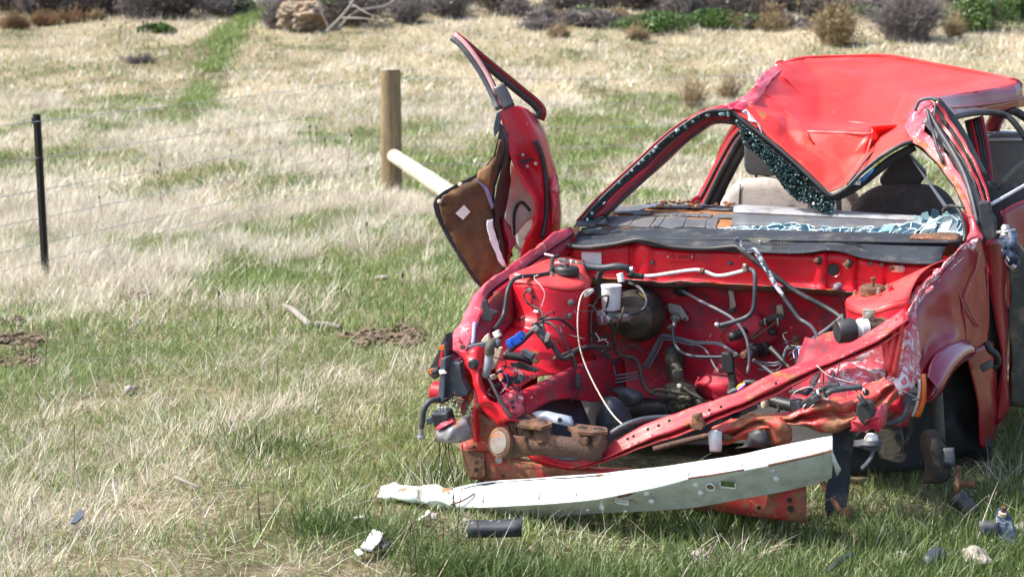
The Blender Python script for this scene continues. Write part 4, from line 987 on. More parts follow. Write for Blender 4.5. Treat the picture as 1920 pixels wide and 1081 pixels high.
# lower red bar beneath the manifold
sheet('lower_tie_bar', [[(985, 842, -.84), (1020, 852, -.86), (1055, 862, -.87), (1090, 860, -.87), (1120, 850, -.86)], [(990, 856, -.86), (1022, 866, -.88), (1055, 873, -.89), (1090, 872, -.89), (1130, 858, -.87)], [(1000, 862, -.84), (1025, 872, -.86), (1058, 878, -.87), (1090, 878, -.87), (1140, 862, -.85)]], BAY, CAR, 3, .004, .004, 20)
# ---- upper tie bar: long bent red channel across the bay
ut = [(1050, 872, -.88), (1110, 855, -.87), (1160, 822, -.855), (1210, 797, -.84), (1290, 766, -.80), (1380, 736, -.75), (1450, 700, -.69), (1500, 683, -.64), (1545, 667, -.59), (1600, 640, -.53), (1650, 610, -.48), (1695, 580, -.44)]
ub = [(1085, 880, -.88), (1160, 856, -.87), (1210, 836, -.855), (1270, 817, -.84), (1330, 793, -.80), (1395, 765, -.755), (1460, 738, -.70), (1515, 708, -.65), (1555, 690, -.60), (1612, 665, -.54), (1662, 640, -.49), (1708, 606, -.45)]
def lerp3(a, b, t): return tuple(a[i] + (b[i] - a[i]) * t for i in range(3))
rows = []
for t, dv in ((0, .02), (.03, 0), (.4, -.012), (.66, -.022), (.72, .0), (.8, .012), (.97, -.018), (1.0, .015)):
    rows.append([(lambda q: (q[0], q[1], q[2] + dv))(lerp3(a, b, t)) for a, b in zip(ut, ub)])
sheet('upper_tie_bar', rows, surf('scuffed pale red paint', (.56, .035, .05), (.48, .02, .035), 8, rust=.34, rust_scale=16, scratch=.5, scratchcol=(.66, .30, .28), dirt=.3, dirtcol=(.25, .10, .07), rough=.5, coat=.05, bump=.15), CAR, 4, .003, .004, 18, 6)
for px, py, v in ((1215, 804, -.862), (1235, 797, -.86), (1255, 788, -.857), (1188, 817, -.87), (1330, 768, -.80), (1352, 762, -.80), (1455, 718, -.715), (1602, 660, -.56), (1177, 822, -.87)): hole(px, py, v - .012, .0045, CAR)
poly('latch_bracket', [(1296, 778), (1312, 774), (1316, 790), (1320, 800), (1314, 807), (1296, 803), (1293, 795)], RUST, CAR, .03, .004, v=-.86)
bolt('latch_bolt', 1306, 781, -.862, .006, RUST, CAR)
lathe('catch_ring', P(936, 861, v=-.90), -VAX, [(.012, 0), (.012, .004)], ALU, CAR, 14)

# ---- right front: crumpled apron metal
sheet('crumpled_apron', [[(1535, 690, -.56), (1575, 672, -.50), (1620, 660, -.46), (1660, 655, -.42)], [(1545, 705, -.60), (1580, 690, -.53), (1625, 690, -.50), (1655, 690, -.46)], [(1565, 725, -.62), (1590, 715, -.57), (1620, 720, -.56), (1650, 720, -.50)], [(1590, 745, -.64), (1610, 745, -.62), (1635, 750, -.60), (1660, 745, -.54)], [(1600, 775, -.66), (1620, 770, -.65), (1645, 775, -.63), (1665, 765, -.58)]], SCRAPE2, CAR, 7, .003, .035, 9, 12)
lt = [(1330, 806, -.76), (1375, 783, -.74), (1430, 775, -.72), (1490, 770, -.70), (1530, 755, -.68), (1565, 740, -.66), (1600, 735, -.64), (1635, 720, -.62), (1660, 700, -.60)]
lb = [(1330, 830, -.76), (1380, 826, -.74), (1430, 808, -.73), (1490, 795, -.72), (1530, 803, -.71), (1570, 806, -.70), (1610, 795, -.68), (1650, 778, -.65), (1690, 745, -.62)]
rows = []
for t, dv in ((0, .03), (.06, 0), (.35, -.025), (.55, .015), (.75, -.02), (.95, 0), (1, .03)):
    rows.append([(lambda q: (q[0], q[1], q[2] + dv))(lerp3(a, b, t)) for a, b in zip(lt, lb)])
sheet('lower_apron', rows, surf('rusty crumpled apron paint', (.52, .03, .035), (.40, .04, .035), 5, rust=.55, rust_scale=8, rustcol=(.22, .10, .05), scratch=.3, dirt=.15, rough=.5, coat=.1, bump=.12), CAR, 6, .003, .022, 9, 14)
sheet('torn_flap', [[(1420, 775, -.72), (1440, 782, -.75), (1462, 780, -.76), (1474, 790, -.74)], [(1428, 795, -.73), (1445, 800, -.77), (1464, 800, -.78), (1478, 806, -.75)], [(1436, 815, -.72), (1450, 818, -.75), (1466, 820, -.76), (1480, 824, -.74)], [(1442, 830, -.71), (1455, 828, -.73), (1466, 830, -.74), (1478, 830, -.72)]], RUSTRED, CAR, 5, .003, .02, 12, 4)
sheet('torn_flap', [[(1610, 775, -.72), (1640, 770, -.72), (1665, 760, -.68)], [(1600, 790, -.74), (1635, 795, -.74), (1665, 785, -.70)], [(1590, 805, -.72), (1630, 808, -.72), (1660, 800, -.70)]], SCRAPE, CAR, 4, .003, .02, 20, 9)
sheet('apron_back_wall', [[(1500, 640, -.2), (1560, 620, -.25), (1620, 610, -.3), (1680, 600, -.35)], [(1490, 700, -.25), (1560, 700, -.32), (1620, 700, -.36), (1690, 690, -.4)], [(1480, 770, -.3), (1560, 780, -.38), (1630, 780, -.42), (1700, 770, -.45)]], BAYLOW, CAR, 4, .003, .02, 10, 6)
# ---- right strut tower
rr_ = [(1586, 574, -.20), (1595, 580, -.28), (1615, 586, -.33), (1645, 584, -.35), (1675, 574, -.35), (1705, 566, -.33)]
sheet('strut_tower', [[(x, y - 8, v) for x, y, v in rr_], [(1588, 600, -.2), (1598, 603, -.285), (1617, 606, -.34), (1648, 602, -.36), (1678, 595, -.36), (1708, 585, -.34)], [(1590, 640, -.2), (1600, 645, -.30), (1620, 650, -.36), (1650, 645, -.38), (1680, 630, -.38), (1712, 620, -.36)], [(1592, 690, -.2), (1602, 695, -.32), (1622, 700, -.38), (1654, 695, -.4), (1685, 680, -.4), (1716, 670, -.38)]], BAY, CAR, 3, .003, .004, 9, 3)
bpy.data.objects['strut_tower.001']['label'] = 'strut tower on the damaged side under the bent tie bar'
sheet('tower_top', [[(1586, 578, -.205), (1595, 584, -.285), (1615, 590, -.335), (1645, 588, -.355), (1675, 578, -.355), (1705, 570, -.335)], [(x, y - 8, v + .003) for x, y, v in rr_], [(1590, 558, -.16), (1600, 559, -.22), (1620, 561, -.26), (1648, 558, -.28), (1680, 548, -.28), (1712, 538, -.27)], [(1610, 549, -.1), (1622, 547, -.13), (1640, 545, -.15), (1665, 538, -.17), (1695, 525, -.18), (1725, 515, -.19)], [(1640, 546, -.03), (1655, 540, -.05), (1675, 530, -.07), (1700, 518, -.08), (1725, 506, -.09), (1750, 496, -.1)], [(1680, 540, -.01), (1695, 530, -.01), (1715, 518, -.02), (1740, 505, -.03), (1760, 495, -.03), (1780, 485, -.03)]], BAYPALE, CAR, 3, .003, .002, 10, 2)
c = P(1636, 549, v=-.2)
sm = lathe('strut_mount', c, ZAX, [(.040, -.006), (.042, 0), (.042, .018), (.034, .026), (.02, .024), (.008, .022)], RUST, CAR, 24)
lathe('strut_stud', c, ZAX, [(.006, .02), (.006, .045), (.009, .045), (.009, .052)], RUST, sm, 8)
for px, py, v in ((1647, 548, -.26), (1664, 540, -.2), (1603, 552, -.15)): lathe('tower_nut', P(px, py, v=v), ZAX, [(.008, -.004), (.008, .004), (.005, .005), (.005, .014)], ZINC, CAR, 8)
poly('tower_bracket', [(1664, 552), (1667, 538), (1672, 534), (1674, 548)], BAY, CAR, .02, .002, v=-.25)
box('square_plate', P(1629, 590, v=-.385), (.038, .01, .038), ZINC, CAR, None, .003)
bolt('bolt', 1629, 591, -.392, .008, ZINC, CAR, washer=ZINC)
# steering damper/canister poking through
cc = P(1583, 620, v=-.42); ax_ = (P(1650, 612, v=-.36) - cc).normalized()
lathe('canister', cc, ax_, [(.034, -.025), (.038, -.02), (.039, .03), (.034, .034), (.03, .035)], BLACK, CAR, 28)
lathe('canister_band', cc, ax_, [(.026, .035), (.026, .05), (.034, .05), (.034, .075), (.03, .076)], FLAKE, CAR, 28)
lathe('canister_body', cc, ax_, [(.028, .075), (.030, .08), (.030, .16)], IRON, CAR, 28)
# upper rail along the right side: folded strips up to the tie bar
sheet('apron_rail', [[(1790, 480, -.02), (1745, 515, -.14), (1705, 555, -.26), (1690, 590, -.36), (1665, 640, -.46)], [(1800, 484, -.02), (1755, 522, -.15), (1716, 562, -.28), (1700, 600, -.38), (1676, 650, -.48)], [(1808, 480, -.02), (1762, 524, -.15), (1722, 570, -.29), (1706, 612, -.39), (1684, 660, -.49)]], SCRAPE2, CAR, 5, .004, .012, 16, 3)
sheet('rail_stub', [[(1672, 600, -.45), (1678, 596, -.47), (1684, 597, -.46)], [(1664, 640, -.47), (1672, 640, -.49), (1680, 642, -.48)], [(1656, 690, -.49), (1664, 695, -.51), (1672, 700, -.50)]], BAYPALE, CAR, 4, .004)
sheet('rail_stub', [[(1686, 598, -.45), (1692, 594, -.47), (1698, 596, -.46)], [(1676, 650, -.47), (1684, 650, -.49), (1690, 652, -.48)], [(1664, 700, -.49), (1672, 705, -.51), (1680, 708, -.50)]], BAYPALE, CAR, 4, .004)
# ---- right fender: pushed in, creased
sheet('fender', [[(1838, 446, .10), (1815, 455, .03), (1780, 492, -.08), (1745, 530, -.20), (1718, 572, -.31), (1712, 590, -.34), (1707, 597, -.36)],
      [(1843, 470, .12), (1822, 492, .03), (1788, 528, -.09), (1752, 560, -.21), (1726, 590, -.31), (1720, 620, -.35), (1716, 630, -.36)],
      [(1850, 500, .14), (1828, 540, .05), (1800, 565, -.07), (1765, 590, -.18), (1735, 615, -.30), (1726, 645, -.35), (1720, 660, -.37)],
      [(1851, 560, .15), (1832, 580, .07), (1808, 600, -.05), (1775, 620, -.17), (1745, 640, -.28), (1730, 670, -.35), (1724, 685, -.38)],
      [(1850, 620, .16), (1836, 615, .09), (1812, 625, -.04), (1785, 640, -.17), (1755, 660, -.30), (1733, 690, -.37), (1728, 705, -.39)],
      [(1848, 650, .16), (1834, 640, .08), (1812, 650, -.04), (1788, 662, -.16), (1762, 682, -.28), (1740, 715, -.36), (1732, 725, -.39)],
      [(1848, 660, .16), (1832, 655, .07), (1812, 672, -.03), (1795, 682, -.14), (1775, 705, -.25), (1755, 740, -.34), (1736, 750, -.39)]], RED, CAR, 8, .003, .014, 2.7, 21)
bpy.data.objects['fender.001']['label'] = 'creased dark crimson fender with scraped leading edge' if 'fender.001' in bpy.data.objects else ''
# fender tail below the crease, to the sill
sheet('fender_tail', [[(1812, 660, -.02), (1826, 655, .04), (1845, 645, .12), (1862, 640, .20)], [(1818, 690, .0), (1832, 690, .06), (1850, 690, .14), (1868, 690, .22)], [(1826, 725, .02), (1840, 725, .08), (1856, 730, .15), (1870, 735, .23)], [(1833, 765, .04), (1846, 770, .1), (1860, 775, .16), (1872, 780, .24)], [(1834, 800, .05), (1848, 805, .11), (1858, 812, .17), (1866, 815, .24)], [(1838, 835, .06), (1846, 840, .12), (1854, 838, .17), (1860, 830, .22)]], RED, CAR, 4, .003, .005, 9, 5)
tube('arch_lip', [(1734, 752, -.39), (1756, 741, -.345), (1776, 706, -.255), (1796, 683, -.145), (1813, 673, -.035)], .005, RED, CAR, 4, 7)
# pink hem along the arch (reflective curve)
# scraped leading panel
sheet('fender_front', [[(1698, 600, -.38), (1708, 594, -.37), (1718, 588, -.34)], [(1688, 640, -.42), (1706, 640, -.42), (1722, 635, -.36)], [(1674, 690, -.46), (1698, 695, -.47), (1726, 690, -.39)], [(1658, 722, -.50), (1690, 730, -.50), (1722, 710, -.41)], [(1664, 738, -.50), (1690, 738, -.50), (1708, 722, -.44)]], SCRAPE2, CAR, 6, .004, .012, 9, 6)
sheet('fender_ridge', [[(1838, 446, .09), (1812, 456, .03), (1775, 492, -.09), (1742, 530, -.21), (1715, 575, -.32), (1700, 600, -.38)], [(1834, 448, .05), (1806, 460, 0), (1770, 496, -.12), (1736, 532, -.24), (1710, 573, -.35), (1694, 604, -.41)], [(1828, 470, .04), (1800, 484, -.01), (1766, 512, -.12), (1733, 545, -.24), (1708, 582, -.35), (1692, 612, -.41)]], SCRAPE2, CAR, 6, .004, .012, 14, 11)
# shoulder below fender front: hanging lamp remains
sheet('indicator_body', [[(1728, 702, -.44), (1733, 700, -.45)], [(1730, 730, -.44), (1734, 730, -.46)], [(1726, 755, -.44), (1731, 757, -.46)], [(1716, 780, -.45), (1722, 782, -.46)]], ORANGE, CAR, 4, .012)
sheet('indicator_edge', [[(1722, 710, -.45), (1726, 710, -.455)], [(1722, 735, -.45), (1726, 735, -.455)], [(1716, 765, -.45), (1719, 765, -.455)], [(1710, 780, -.45), (1712, 780, -.455)]], STICKER, CAR, 4, .006)
tube('corrugated_hose', [(1698, 725, -.44), (1702, 750, -.46), (1698, 775, -.48), (1680, 790, -.52), (1648, 796, -.56)], .009, CABLE, CAR, corr=.008)
sheet('bolt_plate', [[(1664, 760, -.42), (1695, 762, -.40), (1710, 765, -.38)], [(1655, 785, -.44), (1690, 795, -.42), (1702, 795, -.4)], [(1652, 795, -.44), (1685, 800, -.43), (1698, 797, -.41)]], RED, CAR, 3, .004)
bolt('bolt', 1665, 778, -.46, .012, RUST, CAR, washer=RUST)
# ---- door hinge pillar gap, front right door, sill
sheet('hinge_pillar', [[(1845, 450, .22), (1862, 446, .24), (1878, 440, .26)], [(1852, 560, .24), (1868, 560, .26), (1882, 560, .28)], [(1852, 680, .25), (1868, 690, .27), (1880, 690, .29)], [(1862, 780, .26), (1872, 790, .28), (1880, 790, .3)]], DARK, CAR, 3, .003)
sheet('door_front_edge', [[(1845, 455, .19), (1852, 452, .18), (1870, 448, .22), (1885, 455, .3)], [(1852, 500, .21), (1858, 495, .2), (1875, 490, .24), (1890, 490, .32)], [(1860, 560, .22), (1866, 555, .21), (1880, 555, .25), (1890, 560, .32)], [(1870, 620, .23), (1874, 620, .22), (1884, 625, .25), (1890, 630, .3)], [(1878, 680, .24), (1880, 680, .23), (1886, 690, .25), (1888, 690, .3)], [(1870, 740, .24), (1878, 742, .23), (1890, 745, .25), (1894, 745, .3)], [(1864, 795, .23), (1870, 795, .22), (1885, 778, .26), (1895, 765, .3)]], RED, CAR, 4, .003, .004, 9, 8)
bpy.data.objects['door_front_edge'].name = 'door_skin'
sheet('door_right', [[(1876, 395, .34), (1900, 384, .42), (1935, 370, .55), (1990, 362, .8)], [(1884, 430, .34), (1905, 425, .42), (1940, 415, .55), (1995, 410, .8)], [(1890, 480, .34), (1912, 480, .42), (1945, 475, .55), (2000, 470, .8)], [(1893, 560, .34), (1915, 560, .42), (1948, 560, .55), (2005, 560, .8)], [(1894, 660, .34), (1915, 665, .42), (1950, 670, .55), (2005, 680, .8)], [(1893, 755, .34), (1915, 760, .42), (1950, 770, .55), (2000, 790, .8)]], RED, CAR, 3, .004, .006, 8, 4)
bpy.data.objects['door_right'].name = 'door'
sheet('door_inner_lining', [[(1888, 470, .31), (1900, 462, .32), (1925, 460, .34)], [(1894, 560, .31), (1908, 560, .32), (1930, 560, .34)], [(1896, 680, .31), (1910, 685, .32), (1930, 690, .34)], [(1897, 760, .31), (1908, 760, .32), (1930, 760, .34)]], surf('mud-stained grey lining', (.05, .052, .045), (.025, .024, .02), 8, scratch=.2, dirt=.4, rough=.7, bump=.2), CAR, 4, .006, .01, 14, 2)
poly('hinge_stop', [(1836, 686), (1858, 676), (1862, 688), (1842, 698)], CABLE, CAR, .03, .003, v=.02)
tube('wiring_gaiter', [(1850, 640, .05), (1856, 655, .05), (1868, 665, .06), (1870, 680, .08), (1862, 690, .08)], .012, BLACK, CAR, 4, 8)
# mirror base and smashed mirror
poly('mirror_base', [(1834, 380), (1840, 378), (1856, 378), (1860, 400), (1868, 412), (1868, 448), (1850, 456), (1841, 458), (1836, 430)], PLASTIC, CAR, .04, .008, 3, v=.20)
sheet('mirror_remains', [[(1875, 440, .16), (1890, 428, .14), (1905, 432, .16)], [(1880, 452, .14), (1895, 448, .11), (1906, 455, .14)], [(1880, 475, .14), (1898, 470, .11), (1912, 480, .14)], [(1888, 492, .15), (1900, 495, .13), (1908, 498, .15)]], BLUEPAINT, CAR, 4, .012, .02, 35, 3)
lathe('mirror_pivot', P(1885, 428, v=.14), ZAX, [(.014, -.03), (.016, -.02), (.012, -.015), (.016, -.01), (.012, -.004), (.016, 0), (.01, .012)], ALU, CAR, 14)
tube('mirror_arm', [(1870, 436, .16), (1888, 434, .13), (1903, 432, .15)], .007, ALU, CAR, 4, 8)
sheet('mirror_shell', [[(1883, 480, .15), (1890, 478, .13)], [(1890, 495, .15), (1897, 493, .13)], [(1900, 506, .15), (1906, 500, .13)]], STICKER, CAR, 4, .01)
# ---- wheel-arch interior and suspension on the right
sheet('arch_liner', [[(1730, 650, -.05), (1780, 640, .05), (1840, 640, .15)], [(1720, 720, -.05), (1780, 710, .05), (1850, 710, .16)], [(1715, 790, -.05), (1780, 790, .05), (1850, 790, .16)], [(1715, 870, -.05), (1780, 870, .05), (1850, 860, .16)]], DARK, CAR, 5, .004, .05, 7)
sheet('bay_floor_shadow', [[(1500, 760, -.1), (1600, 760, -.1), (1730, 760, -.1)], [(1500, 830, -.12), (1600, 830, -.12), (1730, 830, -.12)], [(1500, 890, -.15), (1600, 890, -.15), (1730, 880, -.15)]], DARK, CAR, 3, .004)  # dark sheet standing in for the shade low in the bay
bpy.data.objects['bay_floor_shadow'].name = 'bay_side_shade'
sheet('mud_flap', [[(1562, 790, -.62), (1580, 788, -.62), (1602, 788, -.60)], [(1560, 850, -.64), (1582, 850, -.63), (1600, 850, -.62)], [(1552, 910, -.66), (1575, 912, -.65), (1592, 912, -.64)], [(1545, 968, -.67), (1565, 970, -.67), (1582, 972, -.66)]], surf('dark blue flap cloth', (.012, .017, .026), (.022, .03, .042), 9, dirt=.2, rough=.8), CAR, 4, .005, .014, 12)
poly('caliper_bracket', [(1640, 805), (1668, 800), (1688, 810), (1694, 835), (1690, 850), (1698, 862), (1690, 870), (1672, 866), (1650, 860), (1640, 835)], OILY, CAR, .05, .006, v=-.42)
hole(1684, 820, -.425, .012, CAR); hole(1690, 858, -.425, .012, CAR)
sheet('knuckle', [[(1730, 815, -.42), (1742, 803, -.44), (1752, 808, -.42)], [(1738, 845, -.43), (1752, 838, -.46), (1766, 842, -.43)], [(1740, 870, -.43), (1758, 870, -.46), (1778, 860, -.43)], [(1736, 905, -.43), (1758, 905, -.46), (1780, 890, -.43)]], surf('shaded brown knuckle', (.035, .026, .02), (.02, .017, .015), 12, rough=.85, bump=.4), CAR, 4, .03, .01, 18)  # brown darkened to hold the shade of the wheel arch
sheet('damper_leg', [[(1768, 840, -.45), (1788, 838, -.44)], [(1766, 870, -.46), (1790, 876, -.45)]], SHIELD, CAR, 4, .02, .004, 20)
lathe('hub_disc', P(1796, 905, v=-.40), UAX, [(.03, -.008), (.055, -.006), (.055, .006), (.012, .01), (.012, .05)], RUST, CAR, 20)
tube('rubber_boot', [(1792, 928, -.47), (1808, 946, -.48), (1828, 962, -.49)], .034, BLACK, CAR, corr=.026, r_end=.026, n=14)
poly('rubber_cup', [(1606, 756), (1620, 750), (1636, 752), (1640, 775), (1632, 790), (1622, 800), (1612, 790), (1604, 775)], BLACK, CAR, .03, .006, v=-.74)
tube('rubber_stem', [(1611, 740, -.74), (1622, 760, -.75)], .008, BLACK, CAR, 3, 8)
c = P(1634, 822, v=-.70)
lathe('ball_joint_cap', c, (0.1, -.2, 1), [(.022, -.012), (.02, .0), (.016, .012), (.012, .014)], WHITE, CAR, 18)
lathe('ball_joint_seat', c, (0.1, -.2, 1), [(.032, -.026), (.034, -.016), (.03, -.012)], CABLE, CAR, 20)
sheet('torn_bracket', [[(1604, 824, -.70), (1620, 822, -.72), (1640, 824, -.72), (1652, 822, -.70)], [(1602, 838, -.70), (1618, 836, -.73), (1638, 836, -.73), (1650, 836, -.70)]], CABLE, CAR, 4, .008, .008, 30)
tube('torn_hook', [(1628, 838, -.71), (1636, 842, -.72), (1634, 856, -.72), (1624, 870, -.72), (1616, 878, -.71)], .008, GREYPL, CAR, 4, 6, flat=.5)
tube('track_rod', [(1540, 900, -.62), (1560, 935, -.66), (1585, 968, -.69)], .009, RUST, CAR, 4, 8)
lathe('rod_end', P(1590, 962, v=-.69), ZAX, [(.012, -.012), (.015, -.004), (.015, .008), (.008, .022)], RUST, CAR, 12)

tube('strut_tube', [(1752, 690, -.2), (1756, 760, -.24), (1760, 830, -.28)], .022, OILY, CAR, 4, 12)

FOLD = surf('pale fold highlight paint', (.42, .10, .11), (.30, .04, .05), 25, scratch=.4, rough=.35, coat=.3)  # pale colour of the tubes that paint highlights on the fender creases
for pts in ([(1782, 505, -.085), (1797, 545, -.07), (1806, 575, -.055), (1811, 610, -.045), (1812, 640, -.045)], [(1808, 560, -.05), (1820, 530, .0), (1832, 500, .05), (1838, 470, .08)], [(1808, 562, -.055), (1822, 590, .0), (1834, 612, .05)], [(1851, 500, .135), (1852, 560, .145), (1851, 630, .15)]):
    tube('fender_crease_highlight', pts, .003, FOLD, CAR, 4, 6)
arc = [(1738, 705, -.385), (1745, 680, -.355), (1757, 660, -.30), (1775, 645, -.21), (1795, 637, -.12), (1812, 636, -.045)]
edge = [(1738, 751, -.40), (1756, 738, -.35), (1776, 703, -.26), (1796, 680, -.15), (1806, 674, -.08), (1813, 671, -.04)]
sheet('arch_flare', [[(x, y, v - .004) for x, y, v in arc], [drop(lerp_, .030, 0) for lerp_ in [PX(tuple((a[i] + b[i]) / 2 for i in range(3))) for a, b in zip(arc, edge)]], [drop(PX(q), .012, 0) for q in edge]], surf('magenta sky sheen paint', (.26, .012, .05), (.20, .008, .035), 4, rough=.2, coat=.7), CAR, 4, .003)  # magenta tint puts the sky's sheen into the flare colour

# ---- cowl plastic, sill bar, vents, seal
cf = [(1062, 462), (1105, 460), (1150, 457), (1190, 452), (1225, 458), (1265, 464), (1340, 467), (1400, 470), (1480, 473), (1520, 471), (1550, 467), (1580, 470), (1620, 482), (1700, 491), (1768, 493)]
n_ = len(cf)
sheet('cowl_plastic', [[(x, y + 3, -.03) for x, y in cf], [(x, y - 1, -.025) for x, y in cf], [(x - 2, y - 9 - 3 * i / n_, .03) for i, (x, y) in enumerate(cf)], [(1064 + (1775 - 1064) * i / (n_ - 1), 442 + 20 * i / (n_ - 1), .10) for i in range(n_)], [(1072 + (1790 - 1072) * i / (n_ - 1), 433 + 20 * i / (n_ - 1), .16) for i in range(n_)]], PLASTIC, CAR, 3, .004, .001, 20)
sheet('windscreen_sill', [[(1085 + 710 * i / 9, 447 + 10 * i / 9, .095) for i in range(10)], [(1087 + 712 * i / 9, 443 + 9.5 * i / 9, .10) for i in range(10)], [(1090 + 715 * i / 9, 430 + 13 * i / 9 - 2 * math.sin(i / 9 * 3.14), .19) for i in range(10)], [(1094 + 712 * i / 9, 427 + 13 * i / 9 - 2 * math.sin(i / 9 * 3.14), .23) for i in range(10)]], PLASTIC, CAR, 3, .006, .001, 15)
sheet('sill_rust', [[(1706, 447, .10), (1740, 449, .10), (1770, 451, .10), (1796, 452, .10)], [(1708, 443, .14), (1742, 443, .14), (1772, 444, .14), (1798, 445, .14)], [(1712, 440, .185), (1745, 438, .185), (1775, 437, .185), (1800, 440, .185)]], RUST, CAR, 3, .006, .003, 30)
def vent(x0, x1, y0, y1, y0b, nx, ny, v0, v1):
    for i in range(nx):
        for j in range(ny):
            a = (i + .12) / nx; b = (i + .82) / nx; c_ = (j + .12) / ny; d = (j + .84) / ny
            def q(s, t): return P(x0 + (x1 - x0) * s, (y0 + (y0b - y0) * s) + (y1 - y0) * t, v=v0 + (v1 - v0) * t) + ZAX * .003
            poly('vent_slot_shade', [q(a, c_), q(b, c_), q(b, d), q(a, d)], DARK, VENT, .004, axis=-ZAX)
VENT = bpy.data.objects['cowl_plastic']
vent(1446, 1506, 454, 468, 457, 10, 2, .07, -.012)
vent(1248, 1355, 448, 458, 451, 15, 1, .075, .02)
vent(1125, 1180, 450, 455, 448, 7, 1, .05, .02)
tube('bonnet_seal', [(1052, 458, -.02), (1095, 464, -.03), (1150, 458, -.03), (1178, 452, -.03), (1200, 449, -.03), (1228, 454, -.03), (1265, 463, -.03), (1330, 466, -.03), (1378, 462, -.035), (1392, 470, -.05), (1420, 492, -.06), (1450, 515, -.07), (1480, 538, -.08), (1510, 556, -.09), (1545, 574, -.10), (1568, 588, -.12), (1582, 600, -.14)], .0092, BLACK, CAR, 5, 10)
for px, py, w_ in ((1425, 453, 24), (1596, 463, 22)):
    poly('cowl_tab', [(px - w_, py - 6), (px - w_ * .5, py + 2), (px, py + 5), (px + w_ * .5, py + 1), (px + w_, py - 5), (px, py - 8)], ZINC if px < 1500 else PLASTIC, CAR, .004, v=.045)
    bolt('tab_screw', px, py, .043, .005, ALU, CAR)
# weathered debris at the left cowl corner
poly('wiper_stub', [(1090, 437), (1094, 432), (1128, 426), (1131, 431), (1100, 440)], GREYPL, CAR, .02, .003, v=.10)
sheet('cowl_corner', [[(1062, 452, .02), (1075, 446, .03), (1084, 440, .05)], [(1066, 440, .06), (1078, 432, .08), (1086, 428, .1)], [(1070, 430, .1), (1076, 428, .11), (1082, 424, .13)]], RUSTRED, CAR, 3, .004, .008, 30)
sheet('quarter_cover', [[(1075, 425, .12), (1095, 424, .14), (1115, 428, .14)], [(1085, 415, .2), (1105, 412, .22), (1125, 415, .22)], [(1095, 412, .25), (1115, 405, .27), (1140, 405, .27)]], PLASTIC, CAR, 3, .004, .006, 25)
# ---- dashboard: foam core and cracked skin pieces
DB = [(1100, 424), (1180, 428), (1280, 431), (1400, 435), (1560, 440), (1700, 444), (1790, 446)]
DT = [(1172, 389), (1240, 388), (1310, 388), (1400, 394), (1540, 404), (1680, 414), (1770, 420)]
def dash(s, t, lift=0.0):
    k = s * 6; i = min(5, int(k)); f = k - i
    a = (DB[i][0] + (DB[i + 1][0] - DB[i][0]) * f, DB[i][1] + (DB[i + 1][1] - DB[i][1]) * f)
    b = (DT[i][0] + (DT[i + 1][0] - DT[i][0]) * f, DT[i][1] + (DT[i + 1][1] - DT[i][1]) * f)
    p0 = P(a[0], a[1], v=.26); p1 = P(b[0], b[1], v=.58)
    return p0.lerp(p1, t) + ZAX * (lift + .02 * math.sin(t * 3.14))
rows = [[dash(i / 12, -.05, -.06) for i in range(13)]] + [[dash(i / 12, j / 5) for i in range(13)] for j in range(6)] + [[dash(i / 12, 1.0) + VAX * .02 - ZAX * .08 for i in range(13)], [dash(i / 12, 1.0) - ZAX * .45 for i in range(13)]]
DASH = sheet('dashboard', rows, FOAM, CAR, 2, .004, .004, 30)
bpy.data.objects['dashboard']['label'] = 'dashboard with cracked grey skin over orange foam'
rr = random.Random(12)
def piece(q, lift, th=.006):
    ps = [dash(s, t, lift * .7 + rr.uniform(-.001, .002)) for s, t in q]
    poly('dash_skin_piece', ps, DASHPIECE, DASH, th, axis=-ZAX, bevel=.0015, seg=1)
def crackrow(s0, s1, t0, t1, n, lift):
    e = [s0 + (s1 - s0) * (i + (rr.uniform(-.42, .42) if 0 < i < n else 0)) / n for i in range(n + 1)]
    sk = [rr.uniform(-.005, .005) for _ in e]
    for i in range(n):
        g = .0005
        a, b = e[i] + g, e[i + 1] - g
        m = (a + b) / 2
        piece([(a, t0 + rr.uniform(0, .03)), (m + rr.uniform(-.004, .004), t0 + rr.uniform(-.03, .03)), (b, t0 + rr.uniform(0, .03)), (b + sk[i + 1], t1 - rr.uniform(0, .05)), (m, t1 + rr.uniform(-.06, .02)), (a + sk[i], t1 - rr.uniform(0, .05))], lift)
crackrow(.0, .23, .0, .31, 3, .012)
crackrow(.23, .42, .0, .28, 4, .016)
crackrow(.05, .20, .32, .46, 2, .016)
crackrow(.21, .40, .30, .42, 5, .014)
crackrow(.0, .14, .47, 1.0, 2, .012)
crackrow(.14, .30, .64, 1.02, 2, .018)
crackrow(.30, .36, .60, .84, 2, .02)
crackrow(.30, .47, .85, 1.02, 3, .016)
crackrow(.38, .46, .62, .80, 1, .014)
piece([(.40, .30), (.46, .30), (.47, .42), (.42, .45)], .015)
poly('dash_label', [dash(.14, .40, .03), dash(.185, .42, .03), dash(.215, .60, .03), dash(.17, .58, .03)], WHITE, DASH, .004, axis=-ZAX)
for t0, t1, mt in ((.45, .58, TRIM), (.60, .72, TRIM), (.74, .97, TRIM), (.05, .40, DASHPIECE)):
    sheet('dash_trim_strip', [[dash(.46 + .50 * i / 6, t0, .014) for i in range(7)], [dash(.46 + .50 * i / 6, (t0 + t1) / 2, .022) for i in range(7)], [dash(.46 + .50 * i / 6, t1, .014) for i in range(7)]], mt, DASH, 2, .005)
# foam crumbs
for k in range(26):
    s = rr.uniform(.12, .46); t = rr.uniform(.45, .95)
    lump('foam_crumb', dash(s, t, .028), (rr.uniform(.005, .016), rr.uniform(.004, .01), .005), FOAM, k * 1.3, 2, .6, parent=DASH)

